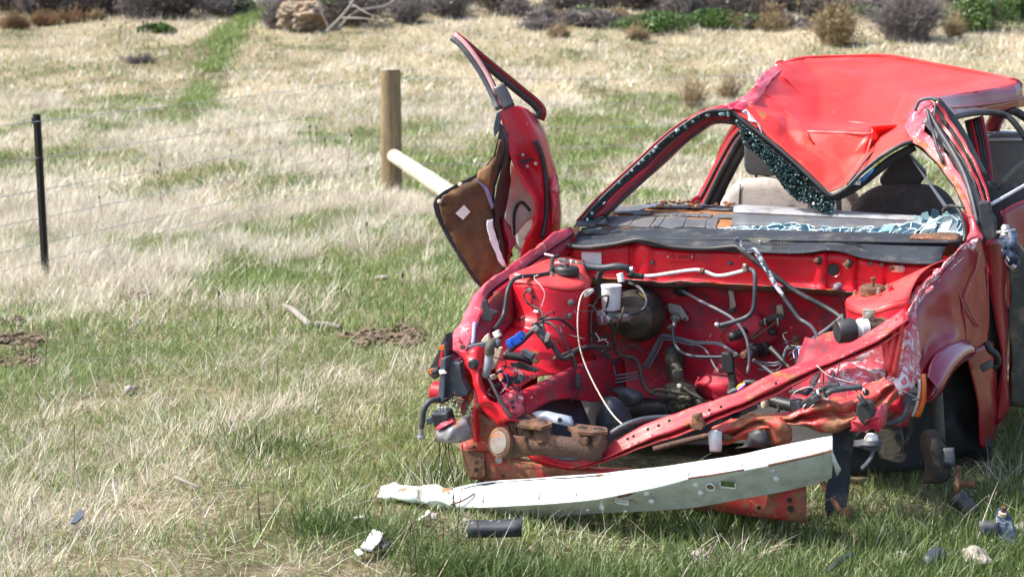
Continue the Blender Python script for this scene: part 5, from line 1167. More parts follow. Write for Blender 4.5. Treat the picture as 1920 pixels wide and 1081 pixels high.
# ---- windscreen: strip left along the sill, crumbling curtain under the header
def glassgrid():
    root = None; rr = random.Random(21)
    bot = [(1325, 433), (1400, 435), (1480, 437), (1560, 440), (1640, 443), (1720, 445), (1806, 446)]
    top = [(1325, 429), (1400, 421), (1455, 415), (1500, 420), (1560, 423), (1640, 420), (1715, 408), (1770, 396), (1803, 400)]
    def along(pl, s):
        k = s * (len(pl) - 1); i = min(len(pl) - 2, int(k)); f = k - i
        return pl[i][0] + (pl[i + 1][0] - pl[i][0]) * f, pl[i][1] + (pl[i + 1][1] - pl[i][1]) * f
    edges = []
    nx = 30; ny = 3
    def pt(i, j):
        return jit[(i, j)]
    jit = {}
    for i in range(nx + 1):
        for j in range(ny + 1):
            s = min(1, max(0, (i + (rr.uniform(-.42, .42) if 0 < i < nx else 0)) / nx)); t = j / ny + (rr.uniform(-.13, .13) if 0 < j < ny else (rr.uniform(-.35, .05) if j == ny else 0))
            a = along(bot, s); b = along(top, s)
            jit[(i, j)] = P(a[0] + (b[0] - a[0]) * t, a[1] + (b[1] - a[1]) * t, v=.195 + .05 * t) + VAX * rr.uniform(-.008, .008)
    for i in range(nx):
        for j in range(ny):
            if j == ny - 1 and rr.random() < .25: continue
            q = [pt(i, j), pt(i + 1, j), pt(i + 1, j + 1), pt(i, j + 1)]
            right = i / nx
            m = GLASS if rr.random() < .86 - .4 * (right > .75) else (FROST if rr.random() < .6 else TEAL)
            c_ = sum(q, Vector()) / 4
            o = mesh('windscreen_piece', [c_ + (p - c_) * .94 for p in q], [(0, 1, 2), (0, 2, 3)] if rr.random() < .5 else [(0, 1, 3), (1, 2, 3)], m, CAR, False)
            so = o.modifiers.new('t', 'SOLIDIFY'); so.thickness = .004
            for k in range(4):
                if rr.random() < .75: edges.append((q[k], q[(k + 1) % 4], rr.uniform(.0009, .0026)))
            if rr.random() < .4: edges.append((q[0], q[2], .0012))
    V = []; Fc = []
    for a, b_, r in edges:
        t = (b_ - a)
        if t.length < 1e-4: continue
        t.normalize(); o1 = t.orthogonal().normalized(); o2 = t.cross(o1); b = len(V)
        for p in (a, (a + b_) / 2 + Vector((rr.gauss(0, .002), rr.gauss(0, .002), rr.gauss(0, .002))), b_):
            for k in range(3): V.append(p + (o1 * math.cos(2.094 * k) + o2 * math.sin(2.094 * k)) * r * rr.uniform(.5, 1.3))
        for s in (0, 3):
            for k in range(3): Fc.append((b + s + k, b + s + (k + 1) % 3, b + s + 3 + (k + 1) % 3, b + s + 3 + k))
    mesh('glass_cracks', V, Fc, surf('white crushed glass', (.74, .84, .85), (.55, .72, .74), 40, rough=.35), CAR, False)['kind'] = 'stuff'
glassgrid()
for k, (px, py, s_) in enumerate([(1722, 412, 10), (1735, 406, 11), (1752, 402, 10), (1762, 410, 9), (1775, 404, 9), (1786, 396, 8), (1716, 408, 6), (1795, 405, 7)]):
    rr = random.Random(k); c = P(px, py, v=.235)
    ps = [c + UAX * math.cos(a + k) * s_ * .0018 * rr.uniform(.6, 1.3) + ZAX * math.sin(a + k) * s_ * .0018 * rr.uniform(.6, 1.2) for a in (0, 1.2, 2.5, 3.8, 5.1)]
    poly('glass_shard', ps, [FROST, TEAL, GLASS][k % 3], CAR, .005)
def curtain():
    rr = random.Random(33)
    up = [(1380, 226), (1400, 240), (1430, 266), (1470, 300), (1510, 334), (1545, 362), (1566, 372)]
    lo = [(1391, 246), (1396, 272), (1432, 300), (1470, 352), (1494, 374), (1530, 392), (1558, 402)]
    V = {m: ([], []) for m in (DKGLASS, TEAL, FROST)}
    for k in range(1500):
        s = rr.random() * 6; i = min(5, int(s)); f = s - i; t = rr.random()
        a = (up[i][0] + (up[i + 1][0] - up[i][0]) * f, up[i][1] + (up[i + 1][1] - up[i][1]) * f)
        b = (lo[i][0] + (lo[i + 1][0] - lo[i][0]) * f, lo[i][1] + (lo[i + 1][1] - lo[i][1]) * f)
        c = P(a[0] + (b[0] - a[0]) * t, a[1] + (b[1] - a[1]) * t, v=.44 - .03 * t + rr.gauss(0, .008))
        m = DKGLASS if rr.random() < .72 else (TEAL if rr.random() < .75 else FROST)
        vv, ff = V[m]; r = rr.uniform(.004, .0105) * (1 if m == DKGLASS else .6); b0 = len(vv)
        ax = [Vector((rr.gauss(0, 1), rr.gauss(0, 1), rr.gauss(0, 1))).normalized() for _ in range(2)]; ax.append(ax[0].cross(ax[1]).normalized() * .6)
        for sgn in (1, -1):
            for q in ax: vv.append(c + q * r * sgn)
        ff += [(b0, b0 + 1, b0 + 2), (b0 + 1, b0 + 3, b0 + 2), (b0 + 3, b0 + 4, b0 + 2), (b0 + 4, b0, b0 + 2), (b0 + 1, b0, b0 + 5), (b0 + 3, b0 + 1, b0 + 5), (b0 + 4, b0 + 3, b0 + 5), (b0, b0 + 4, b0 + 5)]
    for m, nm in ((DKGLASS, 'hanging_glass_curtain'), (TEAL, 'teal_glass_crumbs'), (FROST, 'bright_glass_crumbs')):
        o = mesh(nm, V[m][0], V[m][1], m, CAR, False); o['kind'] = 'stuff'
    sheet('laminate_film', [[(x, y, .455) for x, y in up], [((a[0] + b[0]) / 2, (a[1] + b[1]) / 2, .445) for a, b in zip(up, lo)], [(x - 3, y - 4, .435) for x, y in lo]], DKGLASS, CAR, 3, .003, .006, 30)
    sheet('glass_drip', [[(1545, 366, .44), (1556, 366, .44), (1567, 368, .44)], [(1548, 385, .43), (1556, 386, .43), (1565, 386, .43)], [(1554, 404, .43), (1559, 405, .43), (1564, 404, .43)]], TEAL, CAR, 3, .006, .012, 60)
curtain()

# ---- roof: crushed sheet, vertices measured (px, py, v)
RV = {
 'h0': (1368, 206, .50), 'h1': (1405, 229, .50), 'h2': (1450, 264, .47), 'h3': (1500, 307, .44), 'h4': (1542, 347, .42), 'h5': (1556, 359, .41), 'h6': (1588, 344, .42), 'h7': (1630, 308, .45), 'h8': (1665, 283, .47), 'h9': (1692, 268, .48), 'h10': (1726, 262, .50),
 'a0': (1398, 193, .58), 'a1': (1420, 208, .58), 'a2': (1455, 225, .58), 'a2b': (1476, 252, .57), 'a3': (1498, 275, .53), 'a4': (1545, 305, .50), 'a5': (1587, 334, .46), 'a6': (1625, 288, .53), 'a7': (1655, 262, .58), 'a8': (1700, 240, .58),
 'b0': (1412, 168, .72), 'b1': (1440, 180, .78), 'b2': (1472, 208, .76), 'b3': (1512, 246, .57), 'b4': (1530, 272, .54), 'b5': (1572, 248, .56), 'b6': (1630, 250, .56), 'b7': (1570, 300, .52), 'b8': (1600, 290, .53),
 'f0': (1634, 240, .70), 'f1': (1690, 236, .80), 'f2': (1650, 260, .80), 'f3': (1632, 264, .54),
 'c0': (1430, 143, .95), 'c1': (1466, 140, 1.08), 'c2': (1500, 178, 1.10), 'c3': (1537, 224, 1.04), 'c4': (1600, 229, 1.04), 'c5': (1676, 236, .98),
 'd0': (1462, 122, 1.25), 'd1': (1505, 111, 1.5), 'd2': (1590, 108, 1.7), 'd3': (1666, 107, 1.75), 'd4': (1760, 124, 1.72), 'd5': (1850, 141, 1.7), 'd6': (1905, 152, 1.66),
 'm1': (1540, 160, 1.34), 'm2': (1620, 165, 1.36), 'm3': (1700, 175, 1.25), 'm4': (1800, 165, 1.4),
 'e0': (1712, 212, .66), 'e1': (1735, 184, .66), 'e2': (1800, 176, 1.0), 'e3': (1860, 168, 1.3), 'e4': (1908, 158, 1.58),
}
RF = [('h0', 'h1', 'a1', 'a0'), ('h1', 'h2', 'a2', 'a1'), ('h2', 'h3', 'a2b', 'a2'), ('h3', 'a3', 'a2b'), ('h3', 'h4', 'a4', 'a3'), ('h4', 'h5', 'a5', 'a4'), ('h5', 'h6', 'a5'), ('h6', 'h7', 'a6', 'a5'), ('h7', 'h8', 'a7', 'a6'), ('h8', 'h9', 'a8', 'a7'), ('h9', 'h10', 'a8'),
      ('a0', 'a1', 'b1', 'b0'), ('a1', 'a2', 'b2', 'b1'), ('a2', 'a2b', 'b3', 'b2'), ('a2b', 'a3', 'b4', 'b3'), ('a3', 'a4', 'b4'), ('a4', 'b7', 'b4'), ('a4', 'a5', 'b7'), ('a5', 'b8', 'b7'), ('a5', 'a6', 'f3', 'b8'), ('b3', 'b4', 'b5'), ('b4', 'b7', 'b5'), ('b7', 'b8', 'b6', 'b5'), ('b8', 'f3', 'b6'),
      ('b6', 'f3', 'f2', 'f0'), ('f3', 'a6', 'f2'), ('a6', 'a7', 'f2'), ('f2', 'a7', 'f1', 'f0'), ('a7', 'a8', 'f1'),
      ('b0', 'b1', 'c1', 'c0'), ('b1', 'b2', 'c2', 'c1'), ('b2', 'b3', 'c3', 'c2'), ('b3', 'b5', 'c4', 'c3'), ('b5', 'b6', 'f0', 'c4'), ('f0', 'f1', 'c5', 'c4'),
      ('c0', 'c1', 'd0'), ('c1', 'c2', 'm1', 'd1'), ('c1', 'd1', 'd0'), ('c2', 'c3', 'm1'), ('c3', 'c4', 'm2', 'm1'), ('c4', 'c5', 'm3', 'm2'), ('m1', 'm2', 'd2', 'd1'), ('m2', 'm3', 'd3', 'd2'), ('m3', 'm4', 'd4', 'd3'), ('m4', 'd5', 'd4'),
      ('c5', 'f1', 'e0'), ('f1', 'a8', 'e0'), ('c5', 'e0', 'e1', 'm3'), ('e1', 'e2', 'm3'), ('m3', 'e2', 'm4'), ('e2', 'e3', 'm4'), ('m4', 'e3', 'd5'), ('e3', 'e4', 'd6', 'd5'), ('a8', 'h10', 'e0')]
keys = list(RV); ki = {k: i for i, k in enumerate(keys)}
def build_roof():
    bm = bmesh.new(); vs = [bm.verts.new(PX(RV[k])) for k in keys]
    for f in RF: bm.faces.new([vs[ki[k]] for k in f])
    bmesh.ops.triangulate(bm, faces=bm.faces)
    bmesh.ops.subdivide_edges(bm, edges=bm.edges, cuts=7, use_grid_fill=True)
    bmesh.ops.triangulate(bm, faces=[f for f in bm.faces if len(f.verts) > 4])
    inner = [v for v in bm.verts if not v.is_boundary]
    for i in range(1): bmesh.ops.smooth_vert(bm, verts=inner, factor=.5, use_axis_x=True, use_axis_y=True, use_axis_z=True)
    for v in bm.verts:
        v.co = crump(v.co, .014, 2.6, 4) if not v.is_boundary else crump(v.co, .004, 20, 2)
        if not v.is_boundary: v.co = crump(v.co, .0018, 22, 5)
    bmesh.ops.recalc_face_normals(bm, faces=bm.faces)
    me = bpy.data.meshes.new('roof'); bm.to_mesh(me); bm.free(); me.polygons.foreach_set('use_smooth', [True] * len(me.polygons))
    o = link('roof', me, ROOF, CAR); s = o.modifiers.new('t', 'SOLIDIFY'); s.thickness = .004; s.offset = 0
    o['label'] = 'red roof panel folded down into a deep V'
build_roof()
CREASE = surf('pink crease highlight paint', (.80, .30, .27), (.70, .09, .08), 30, scratch=.35, scratchcol=(.8, .72, .7), rough=.45)  # pale pink paints highlight lines along the roof folds
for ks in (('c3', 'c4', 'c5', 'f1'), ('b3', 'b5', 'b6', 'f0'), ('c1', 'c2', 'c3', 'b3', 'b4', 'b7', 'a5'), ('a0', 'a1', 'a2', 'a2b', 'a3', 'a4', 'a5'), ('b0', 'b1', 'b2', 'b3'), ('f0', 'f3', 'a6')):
    tube('roof_crease_highlight', [PX(RV[k_]) - ZAX * .001 + VAX * .002 for k_ in ks], .0036, CREASE if ks[0] not in ('b0', 'c1') else ROOF, CAR, 4, 6)
# header frame along the front edge, rolled rear and side edges
tube('header_seal', [(1330, 209, .49), (1368, 209, .49), (1400, 232, .485), (1450, 270, .46), (1500, 314, .43), (1540, 352, .405), (1556, 366, .40), (1572, 362, .40), (1592, 348, .405), (1615, 324, .43), (1650, 295, .455), (1690, 272, .475), (1712, 266, .49)], .0085, BLACK, CAR, 4, 8)
tube('header_frame', [(1372, 220, .51), (1420, 258, .50), (1470, 300, .47), (1510, 336, .45), (1550, 368, .43), (1580, 364, .44), (1620, 340, .46), (1670, 300, .49), (1715, 275, .51)], .016, DARK, CAR, 4, 8, flat=.6)
tube('trim_wire', [(1588, 346, .40), (1610, 318, .44), (1632, 290, .50), (1643, 282, .52)], .004, BLACK, CAR, 4, 6)
poly('blue_film', [(1595, 343), (1612, 335), (1640, 312), (1638, 320), (1622, 338), (1600, 349)], surf('blue sun-strip film', (.02, .16, .36), (.015, .11, .28), 20, rough=.25, scratch=.3), CAR, .003, v=.435)
poly('torn_film', [(1600, 346), (1608, 333), (1614, 340), (1613, 347)], FROST, CAR, .003, v=.43)
tube('rear_roof_edge', [(1462, 122, 1.26), (1505, 110, 1.51), (1590, 107, 1.71), (1666, 106, 1.76), (1760, 123, 1.73), (1850, 140, 1.71), (1905, 152, 1.67)], .010, ROOF, CAR, 4, 8)
sheet('roof_side_fold', [[(1360, 205, .52), (1385, 192, .60), (1410, 166, .72), (1428, 143, .95), (1460, 122, 1.25)], [(1366, 206, .50), (1394, 196, .57), (1417, 170, .70), (1436, 147, .92), (1466, 126, 1.22)], [(1372, 209, .49), (1404, 205, .56), (1426, 182, .70), (1448, 150, .95), (1470, 128, 1.22)]], SCRAPE, CAR, 4, .004, .012, 22, 7)
sheet('rail_outer_left', [[(1290, 226, .47), (1330, 205, .5), (1368, 195, .55), (1400, 178, .66), (1418, 160, .75)], [(1292, 228, .46), (1332, 208, .49), (1372, 204, .54), (1404, 192, .64), (1424, 172, .74)]], SCRAPE, CAR, 4, .006, .005, 20)
sheet('torn_edge_metal', [[(1392, 210, .48), (1402, 216, .49), (1408, 226, .49)], [(1400, 206, .49), (1412, 222, .50), (1424, 236, .49)], [(1404, 224, .47), (1420, 232, .47), (1429, 252, .465)]], STICKER, CAR, 4, .003, .008, 40)
# ---- A-pillar, picture left
po = [(1084, 417, .21), (1120, 376, .27), (1180, 319, .36), (1240, 263, .43), (1285, 229, .47), (1325, 208, .49), (1370, 207, .50)]
pi_ = [(1132, 404, .27), (1168, 371, .33), (1218, 325, .41), (1266, 280, .48), (1308, 247, .52), (1340, 228, .54), (1388, 232, .52)]
sheet('pillar', [po, [lerp3(a, b, .35) for a, b in zip(po, pi_)], [(lambda q: (q[0], q[1], q[2] - .01))(lerp3(a, b, .7)) for a, b in zip(po, pi_)], pi_, [(x + 4, y + 3, v + .06) for x, y, v in pi_]], RED, CAR, 4, .004, .004, 12)
sheet('pillar_trim', [[(x, y + 1, v - .012) for x, y, v in po], [(lambda q: (q[0], q[1], q[2] - .016))(lerp3(a, b, .28)) for a, b in zip(po, pi_)], [(lambda q: (q[0], q[1], q[2] - .012))(lerp3(a, b, .46)) for a, b in zip(po, pi_)]], PLASTIC, CAR, 4, .006, .004, 25)
tube('pillar_seal', [(x + 3, y + 1, v - .02) for x, y, v in po], .007, BLACK, CAR, 4, 7)
tube('pillar_inner_seal', [(x, y, v - .002) for x, y, v in pi_], .008, BLACK, CAR, 4, 7)
tube('pillar_skin_edge', [(x - 2, y - 2, v + .01) for x, y, v in po[:-1]], .006, RED, CAR, 4, 7)
rr = random.Random(3)
for k in range(46):
    i = rr.randrange(6); f = rr.random(); a = lerp3(po[i], po[i + 1], f); b = lerp3(pi_[i], pi_[i + 1], f); q = lerp3(a, b, rr.uniform(.08, .4))
    lump('glass_crumb', P(q[0], q[1], v=q[2] - .028), (rr.uniform(.003, .009),) * 3, rr.choice([TEAL, FROST, DKGLASS, TEAL]), k, 1, .4, parent=CAR)
# B-pillar, picture left
bo = [(1293, 388, 1.15), (1312, 362, 1.15), (1340, 308, 1.13), (1368, 258, 1.1), (1392, 232, 1.05)]
bi = [(1318, 392, 1.12), (1330, 366, 1.12), (1355, 316, 1.1), (1384, 264, 1.07), (1408, 240, 1.02)]
sheet('centre_pillar', [bo, [lerp3(a, b, .5) for a, b in zip(bo, bi)], bi], BAY, CAR, 4, .01)
sheet('centre_pillar_trim', [[(x, y, v - .01) for x, y, v in bi], [(x + 12, y + 2, v - .02) for x, y, v in bi], [(x + 22, y + 8, v) for x, y, v in bi]], BLACK, CAR, 4, .01)
tube('centre_pillar_seal', [(x + 1, y, v - .025) for x, y, v in bi], .014, BLACK, CAR, 4, 8)
tube('centre_pillar_edge', [(x + 6, y + 3, v - .02) for x, y, v in bo], .008, DARK, CAR, 4, 8)
poly('belt_bracket', [(1291, 385), (1296, 372), (1306, 366), (1312, 372), (1310, 388)], RED, CAR, .03, .006, v=1.0)
# ---- A-pillar, picture right: several torn strips
ql = [(1708, 265, .49), (1728, 278, .47), (1755, 303, .42), (1778, 333, .36), (1798, 365, .30), (1815, 405, .24), (1828, 445, .18)]
qr = [(1758, 186, .56), (1775, 215, .54), (1797, 250, .48), (1816, 280, .43), (1832, 310, .38), (1846, 345, .33), (1858, 385, .27)]
def strip(name, t0, t1, dv, mat, th=.005, amp=.004, seed=1):
    sheet(name, [[(lambda q: (q[0], q[1], q[2] + dv))(lerp3(a, b, t)) for a, b in zip(ql, qr)] for t in (t0, (t0 + t1) / 2, t1)], mat, CAR, 4, th, amp, 22, seed)
strip('pillar', -.05, 1.0, .03, DARK)
strip('pillar_rusted_edge', 0, .16, -.005, surf('rust-streaked pink paint', (.50, .12, .10), (.36, .10, .08), 20, rust=.6, rust_scale=20, scratch=.4, rough=.55), seed=3)
strip('pillar_skin', .14, .34, .0, SCRAPE, seed=4)
strip('pillar_rubber', .44, .60, -.004, CABLE, .010, seed=5)
strip('pillar_rubber', .60, .68, .006, BLACK, .008, seed=6)
strip('pillar_skin', .72, .82, -.006, RED, seed=7)
strip('pillar_skin', .92, 1.02, -.002, RED, seed=8)
sheet('pillar_foot', [[(1812, 400, .22), (1820, 402, .21), (1830, 408, .22)], [(1820, 430, .18), (1830, 430, .17), (1840, 436, .19)], [(1812, 452, .12), (1828, 450, .11), (1842, 450, .14)]], SCRAPE, CAR, 4, .005, .006, 25)
tube('loose_rubber', [(1738, 205, .50), (1742, 225, .47), (1750, 250, .45), (1756, 275, .42), (1768, 305, .39)], .009, CABLE, CAR, 5, 7, flat=.6)
tube('loose_rubber', [(1754, 195, .53), (1752, 215, .50), (1748, 240, .47), (1754, 262, .44)], .007, CABLE, CAR, 5, 7, flat=.6)
tube('loose_rubber', [(1740, 210, .50), (1760, 245, .45), (1788, 290, .38), (1808, 330, .32), (1822, 375, .25), (1832, 420, .2)], .011, CABLE, CAR, 5, 8, flat=.6)
tube('screen_gasket', [(1768, 398, .24), (1772, 390, .24), (1785, 386, .22), (1798, 394, .2), (1806, 415, .18), (1809, 440, .16), (1806, 455, .14)], .007, BLACK, CAR, 4, 8)
tube('gasket_end', [(1778, 386, .22), (1795, 387, .2), (1809, 390, .19)], .004, BLACK, CAR, 4, 6)
sheet('black_strap', [[(1756, 186, .55), (1762, 184, .56)], [(1778, 222, .55), (1790, 218, .58)], [(1800, 258, .58), (1812, 252, .62)], [(1822, 292, .62), (1830, 288, .66)], [(1842, 330, .66), (1850, 326, .7)]], BLACK, CAR, 4, .006)
poly('handle_chrome', [(1710, 300), (1716, 306), (1778, 388), (1772, 392)], STICKER, CAR, .01, .002, v=.6)
# roof rail, picture right
sheet('roof_rail', [[(1735, 183, .64), (1800, 175, 1.0), (1860, 167, 1.3), (1912, 157, 1.58)], [(1745, 186, .60), (1802, 182, .97), (1862, 176, 1.27), (1916, 168, 1.55)], [(1765, 200, .60), (1808, 199, .97), (1866, 192, 1.27), (1918, 180, 1.55)], [(1775, 208, .62), (1812, 206, .97), (1868, 199, 1.27), (1920, 188, 1.55)], [(1785, 218, .66), (1818, 213, 1.0), (1870, 208, 1.3), (1922, 200, 1.58)]], RED, CAR, 4, .004, .006, 14, 4)
tube('rail_drip_edge', [(1762, 203, .60), (1808, 200, .96), (1866, 193, 1.26), (1918, 182, 1.54)], .008, RED, CAR, 4, 7)
sheet('rail_front_end', [[(1695, 240, .56), (1700, 225, .60), (1712, 205, .64), (1735, 184, .65)], [(1712, 262, .50), (1722, 240, .53), (1730, 215, .57), (1745, 190, .60)], [(1724, 270, .48), (1734, 250, .50), (1740, 222, .54), (1752, 196, .57)]], SCRAPE, CAR, 4, .005, .008, 18, 5)
tube('torn_lip', [(1716, 208, .58), (1724, 190, .58), (1745, 184, .57), (1757, 188, .56)], .007, GREYPL, CAR, 4, 7)
tube('door_seal', [(1782, 222, .70), (1815, 214, .9), (1850, 211, 1.05), (1882, 215, 1.1), (1900, 228, 1.1), (1925, 262, 1.1)], .012, BLACK, CAR, 5, 8)
tube('rail_rear_end', [(1885, 206, 1.45), (1905, 210, 1.5), (1925, 222, 1.5)], .018, BLACK, CAR, 4, 8)
for k, (dx, m) in enumerate(((0, BLACK), (7, BAY), (14, BLACK), (20, BLACK), (26, RED))):
    tube('centre_pillar_strip', [(1813 + dx, 226 - dx * .3, 1.12), (1822 + dx, 262, 1.1), (1832 + dx * .9, 310, 1.05), (1846 + dx * .5, 372, 1.0)], .011, m, CAR, 4, 7)
# ---- seats and cabin
s1 = poly('seat_back', [(1338, 470), (1341, 410), (1347, 380), (1362, 352), (1385, 338), (1425, 334), (1475, 341), (1508, 356), (1535, 385), (1548, 420), (1550, 470)], SEAT, CAR, .16, .045, 5, v=.85, smooth=True)
s1['label'] = 'beige cloth seat back behind the cracked dashboard'
for x in (1388, 1518): tube('seam', [(x, 345 if x < 1400 else 372, .848), (x - 3, 390, .847), (x - 4, 430, .85)], .0025, SEATD, s1, 3, 5)
h1 = poly('headrest', [(1394, 262), (1394, 316), (1402, 328), (1440, 331), (1472, 328), (1478, 316), (1474, 262)], HEAD, CAR, .10, .03, 4, v=.92, smooth=True)
for x in (1418, 1458): tube('headrest_post', [(x, 326, .96), (x, 345, .94)], .006, ALU if False else BLACK, h1, 3, 8)
s2 = poly('seat_back', [(1585, 480), (1588, 415), (1593, 390), (1608, 366), (1640, 352), (1700, 347), (1750, 352), (1782, 372), (1796, 420), (1800, 480)], SEATD, CAR, .16, .045, 5, v=.72, smooth=True)
s2['label'] = 'dark cloth seat back behind the crushed side'
h2 = poly('headrest', [(1688, 280), (1698, 284), (1733, 322), (1734, 332), (1702, 374), (1692, 374), (1650, 345), (1648, 335)], HEAD, CAR, .09, .03, 4, v=.80, smooth=True)
h2['label'] = 'dark headrest knocked askew under the roof fold'
poly('centre_seat', [(1545, 480), (1545, 372), (1560, 360), (1600, 362), (1612, 400), (1612, 480)], SEAT, CAR, .12, .03, 4, v=.98, smooth=True)
poly('belt_webbing', [(1567, 364), (1577, 364), (1580, 440), (1570, 440)], BLACK, CAR, .005, v=.92)
rs_ = poly('rear_seat', [(1838, 262), (1860, 252), (1930, 250), (1980, 252), (1985, 400), (1850, 400)], REARSEAT, CAR, .14, .03, 4, v=1.55, smooth=True)
sheet('parcel_shelf', [[(1836, 264, 1.54), (1880, 262, 1.54), (1960, 262, 1.54)], [(1836, 252, 1.75), (1880, 250, 1.75), (1960, 250, 1.75)], [(1838, 247, 1.9), (1880, 246, 1.9), (1960, 246, 1.9)]], surf('speckled pale shelf', (.52, .54, .55), (.42, .44, .45), 60, rough=.9), CAR, 3, .01)
for k in range(4): poly('shelf_slot', [P(1848 + 18 * k, 255, v=1.7) + ZAX * .012, P(1861 + 18 * k, 255, v=1.7) + ZAX * .012, P(1861 + 18 * k, 253.5, v=1.73) + ZAX * .012, P(1848 + 18 * k, 253.5, v=1.73) + ZAX * .012], DARK, CAR, .004, axis=-ZAX)
tube('window_sill_strip', [(1856, 384, .34), (1885, 368, .42), (1925, 345, .6)], .007, STICKER, CAR, 4, 6)
sheet('door_card', [[(1852, 340, .75), (1890, 345, .85), (1960, 345, 1.0)], [(1852, 380, .7), (1890, 385, .8), (1960, 385, .95)], [(1852, 440, .7), (1890, 445, .8), (1960, 445, .95)]], DARK, CAR, 3, .006)
tube('belt_diagonal', [(1872, 352, .7), (1900, 320, .9), (1930, 296, 1.1)], .012, BLACK, CAR, 3, 6, flat=.3)
# tub
sheet('floor_pan', [[C(-.70, .10, .05), C(0, .10, .06), C(.70, .10, .05)], [C(-.70, 1.2, .05), C(0, 1.2, .07), C(.70, 1.2, .05)], [C(-.70, 2.5, .12), C(0, 2.5, .14), C(.70, 2.5, .12)]], DARK, CAR, 3, .01)
for sg in (-1, 1):
    sheet('sill', [[C(sg * .72, .25, .16), C(sg * .73, .8, .16), C(sg * .73, 1.3, .16)], [C(sg * .77, .25, .12), C(sg * .78, .8, .12), C(sg * .78, 1.3, .12)], [C(sg * .75, .25, .03), C(sg * .76, .8, .03), C(sg * .76, 1.3, .03)]], RED, CAR, 3, .004)
    sheet('rear_quarter', [[C(sg * .70, 1.25, .62), C(sg * .72, 1.9, .64), C(sg * .66, 2.6, .62)], [C(sg * .77, 1.25, .45), C(sg * .79, 1.9, .45), C(sg * .72, 2.65, .45)], [C(sg * .76, 1.25, .1), C(sg * .77, 1.9, .12), C(sg * .70, 2.62, .15)]], RED, CAR, 4, .004, .01, 6)
    tube('rear_pillar', [C(sg * .68, 2.15, .62), C(sg * .60, 1.95, .95), PX((1466, 126, 1.3)) if sg < 0 else PX((1903, 158, 1.62))], .035, RED, CAR, 4, 8)
sheet('tail_panel', [[C(-.66, 2.6, .62), C(0, 2.68, .64), C(.66, 2.6, .62)], [C(-.70, 2.64, .4), C(0, 2.72, .4), C(.70, 2.64, .4)], [C(-.68, 2.62, .15), C(0, 2.7, .15), C(.68, 2.62, .15)]], RED, CAR, 4, .004)
sheet('cabin_side_left', [[C(-.70, .10, .62), C(-.71, .2, .62), C(-.71, .32, .60)], [C(-.72, .10, .3), C(-.73, .2, .3), C(-.73, .32, .3)], [C(-.72, .10, .05), C(-.73, .2, .05), C(-.73, .32, .05)]], RED, CAR, 3, .004)
bpy.data.objects['cabin_side_left'].name = 'kick_panel'

# ---- left door, sprung open behind the fender
def D(px, py, y): return P(px, py, y=y)
DOOR = empty('door_open', D(1030, 470, 5.45)); DOOR.parent = CAR; DOOR.matrix_parent_inverse = Matrix.Translation(-O)
DOOR.name = 'door'; DOOR['label'] = 'far door twisted open with its trim panel torn off'
def linkd(o): return o
dr = [[(938, 207), (955, 199), (978, 199), (1000, 214)], [(945, 240), (965, 234), (998, 240), (1022, 264)], [(953, 280), (980, 274), (1012, 284), (1036, 302)], [(966, 315), (993, 314), (1022, 324), (1043, 338)], [(982, 345), (1003, 348), (1026, 358), (1048, 372)], [(1000, 375), (1014, 380), (1032, 390), (1050, 402)], [(1002, 412), (1014, 414), (1032, 417), (1050, 425)], [(984, 458), (1002, 456), (1025, 452), (1045, 442)], [(970, 490), (995, 480), (1020, 470), (1040, 458)]]
dy = [5.28, 5.37, 5.40, 5.52]
sheet('door_frame', [[D(x, y, dy[j] + (.03 if (i in (3,) and j == 1) else 0)) for j, (x, y) in enumerate(r)] for i, r in enumerate(dr)], BAY, DOOR, 4, .004, .010, 11, 3)
sheet('door_outer_skin', [[D(1000, 214, 5.52), D(1004, 212, 5.60)], [D(1022, 264, 5.52), D(1026, 262, 5.61)], [D(1043, 338, 5.52), D(1046, 336, 5.62)], [D(1050, 402, 5.52), D(1053, 402, 5.62)], [D(1045, 442, 5.52), D(1049, 442, 5.62)]], RED, DOOR, 4, .004, .004, 12)
sheet('door_outer_skin', [[D(1004, 212, 5.60), D(960, 215, 5.52)], [D(1026, 262, 5.61), D(970, 265, 5.52)], [D(1046, 336, 5.62), D(985, 336, 5.52)], [D(1053, 402, 5.62), D(990, 402, 5.52)], [D(1049, 442, 5.62), D(985, 460, 5.52)]], RED, DOOR, 3, .004)
tube('door_seal', [D(1004, 264, 5.36), D(1014, 285, 5.37), D(1022, 320, 5.38), D(1026, 360, 5.38), D(1024, 405, 5.38), D(1016, 448, 5.36)], .0105, BLACK, DOOR, 5, 8, flat=.7)
tube('door_fold', [D(985, 345, 5.33), D(1005, 372, 5.34), D(1010, 392, 5.34), D(1002, 420, 5.34), D(985, 450, 5.33)], .006, SCRAPE, DOOR, 5, 7)
poly('latch_slot', [D(975, 303, 5.31), D(985, 298, 5.32), D(1000, 296, 5.33), D(998, 301, 5.33), D(986, 305, 5.32), D(978, 309, 5.31)], DARK, DOOR, .006, axis=Vector((0, -1, 0)))
for px, py in ((980, 291), (988, 312), (1004, 307)): lathe('door_screw', D(px, py, 5.335), (0, -1, 0), [(.007, -.006), (.007, .003), (.004, .005)], ALU, DOOR, 10)
sheet('torn_hinge_metal', [[D(1030, 338, 5.42), D(1040, 330, 5.40), D(1048, 345, 5.42)], [D(1028, 350, 5.40), D(1040, 350, 5.36), D(1050, 358, 5.40)], [D(1030, 365, 5.40), D(1040, 372, 5.37), D(1048, 375, 5.42)], [D(1032, 420, 5.40), D(1038, 420, 5.38), D(1046, 425, 5.42)]], SCRAPE, DOOR, 4, .004, .012, 30)
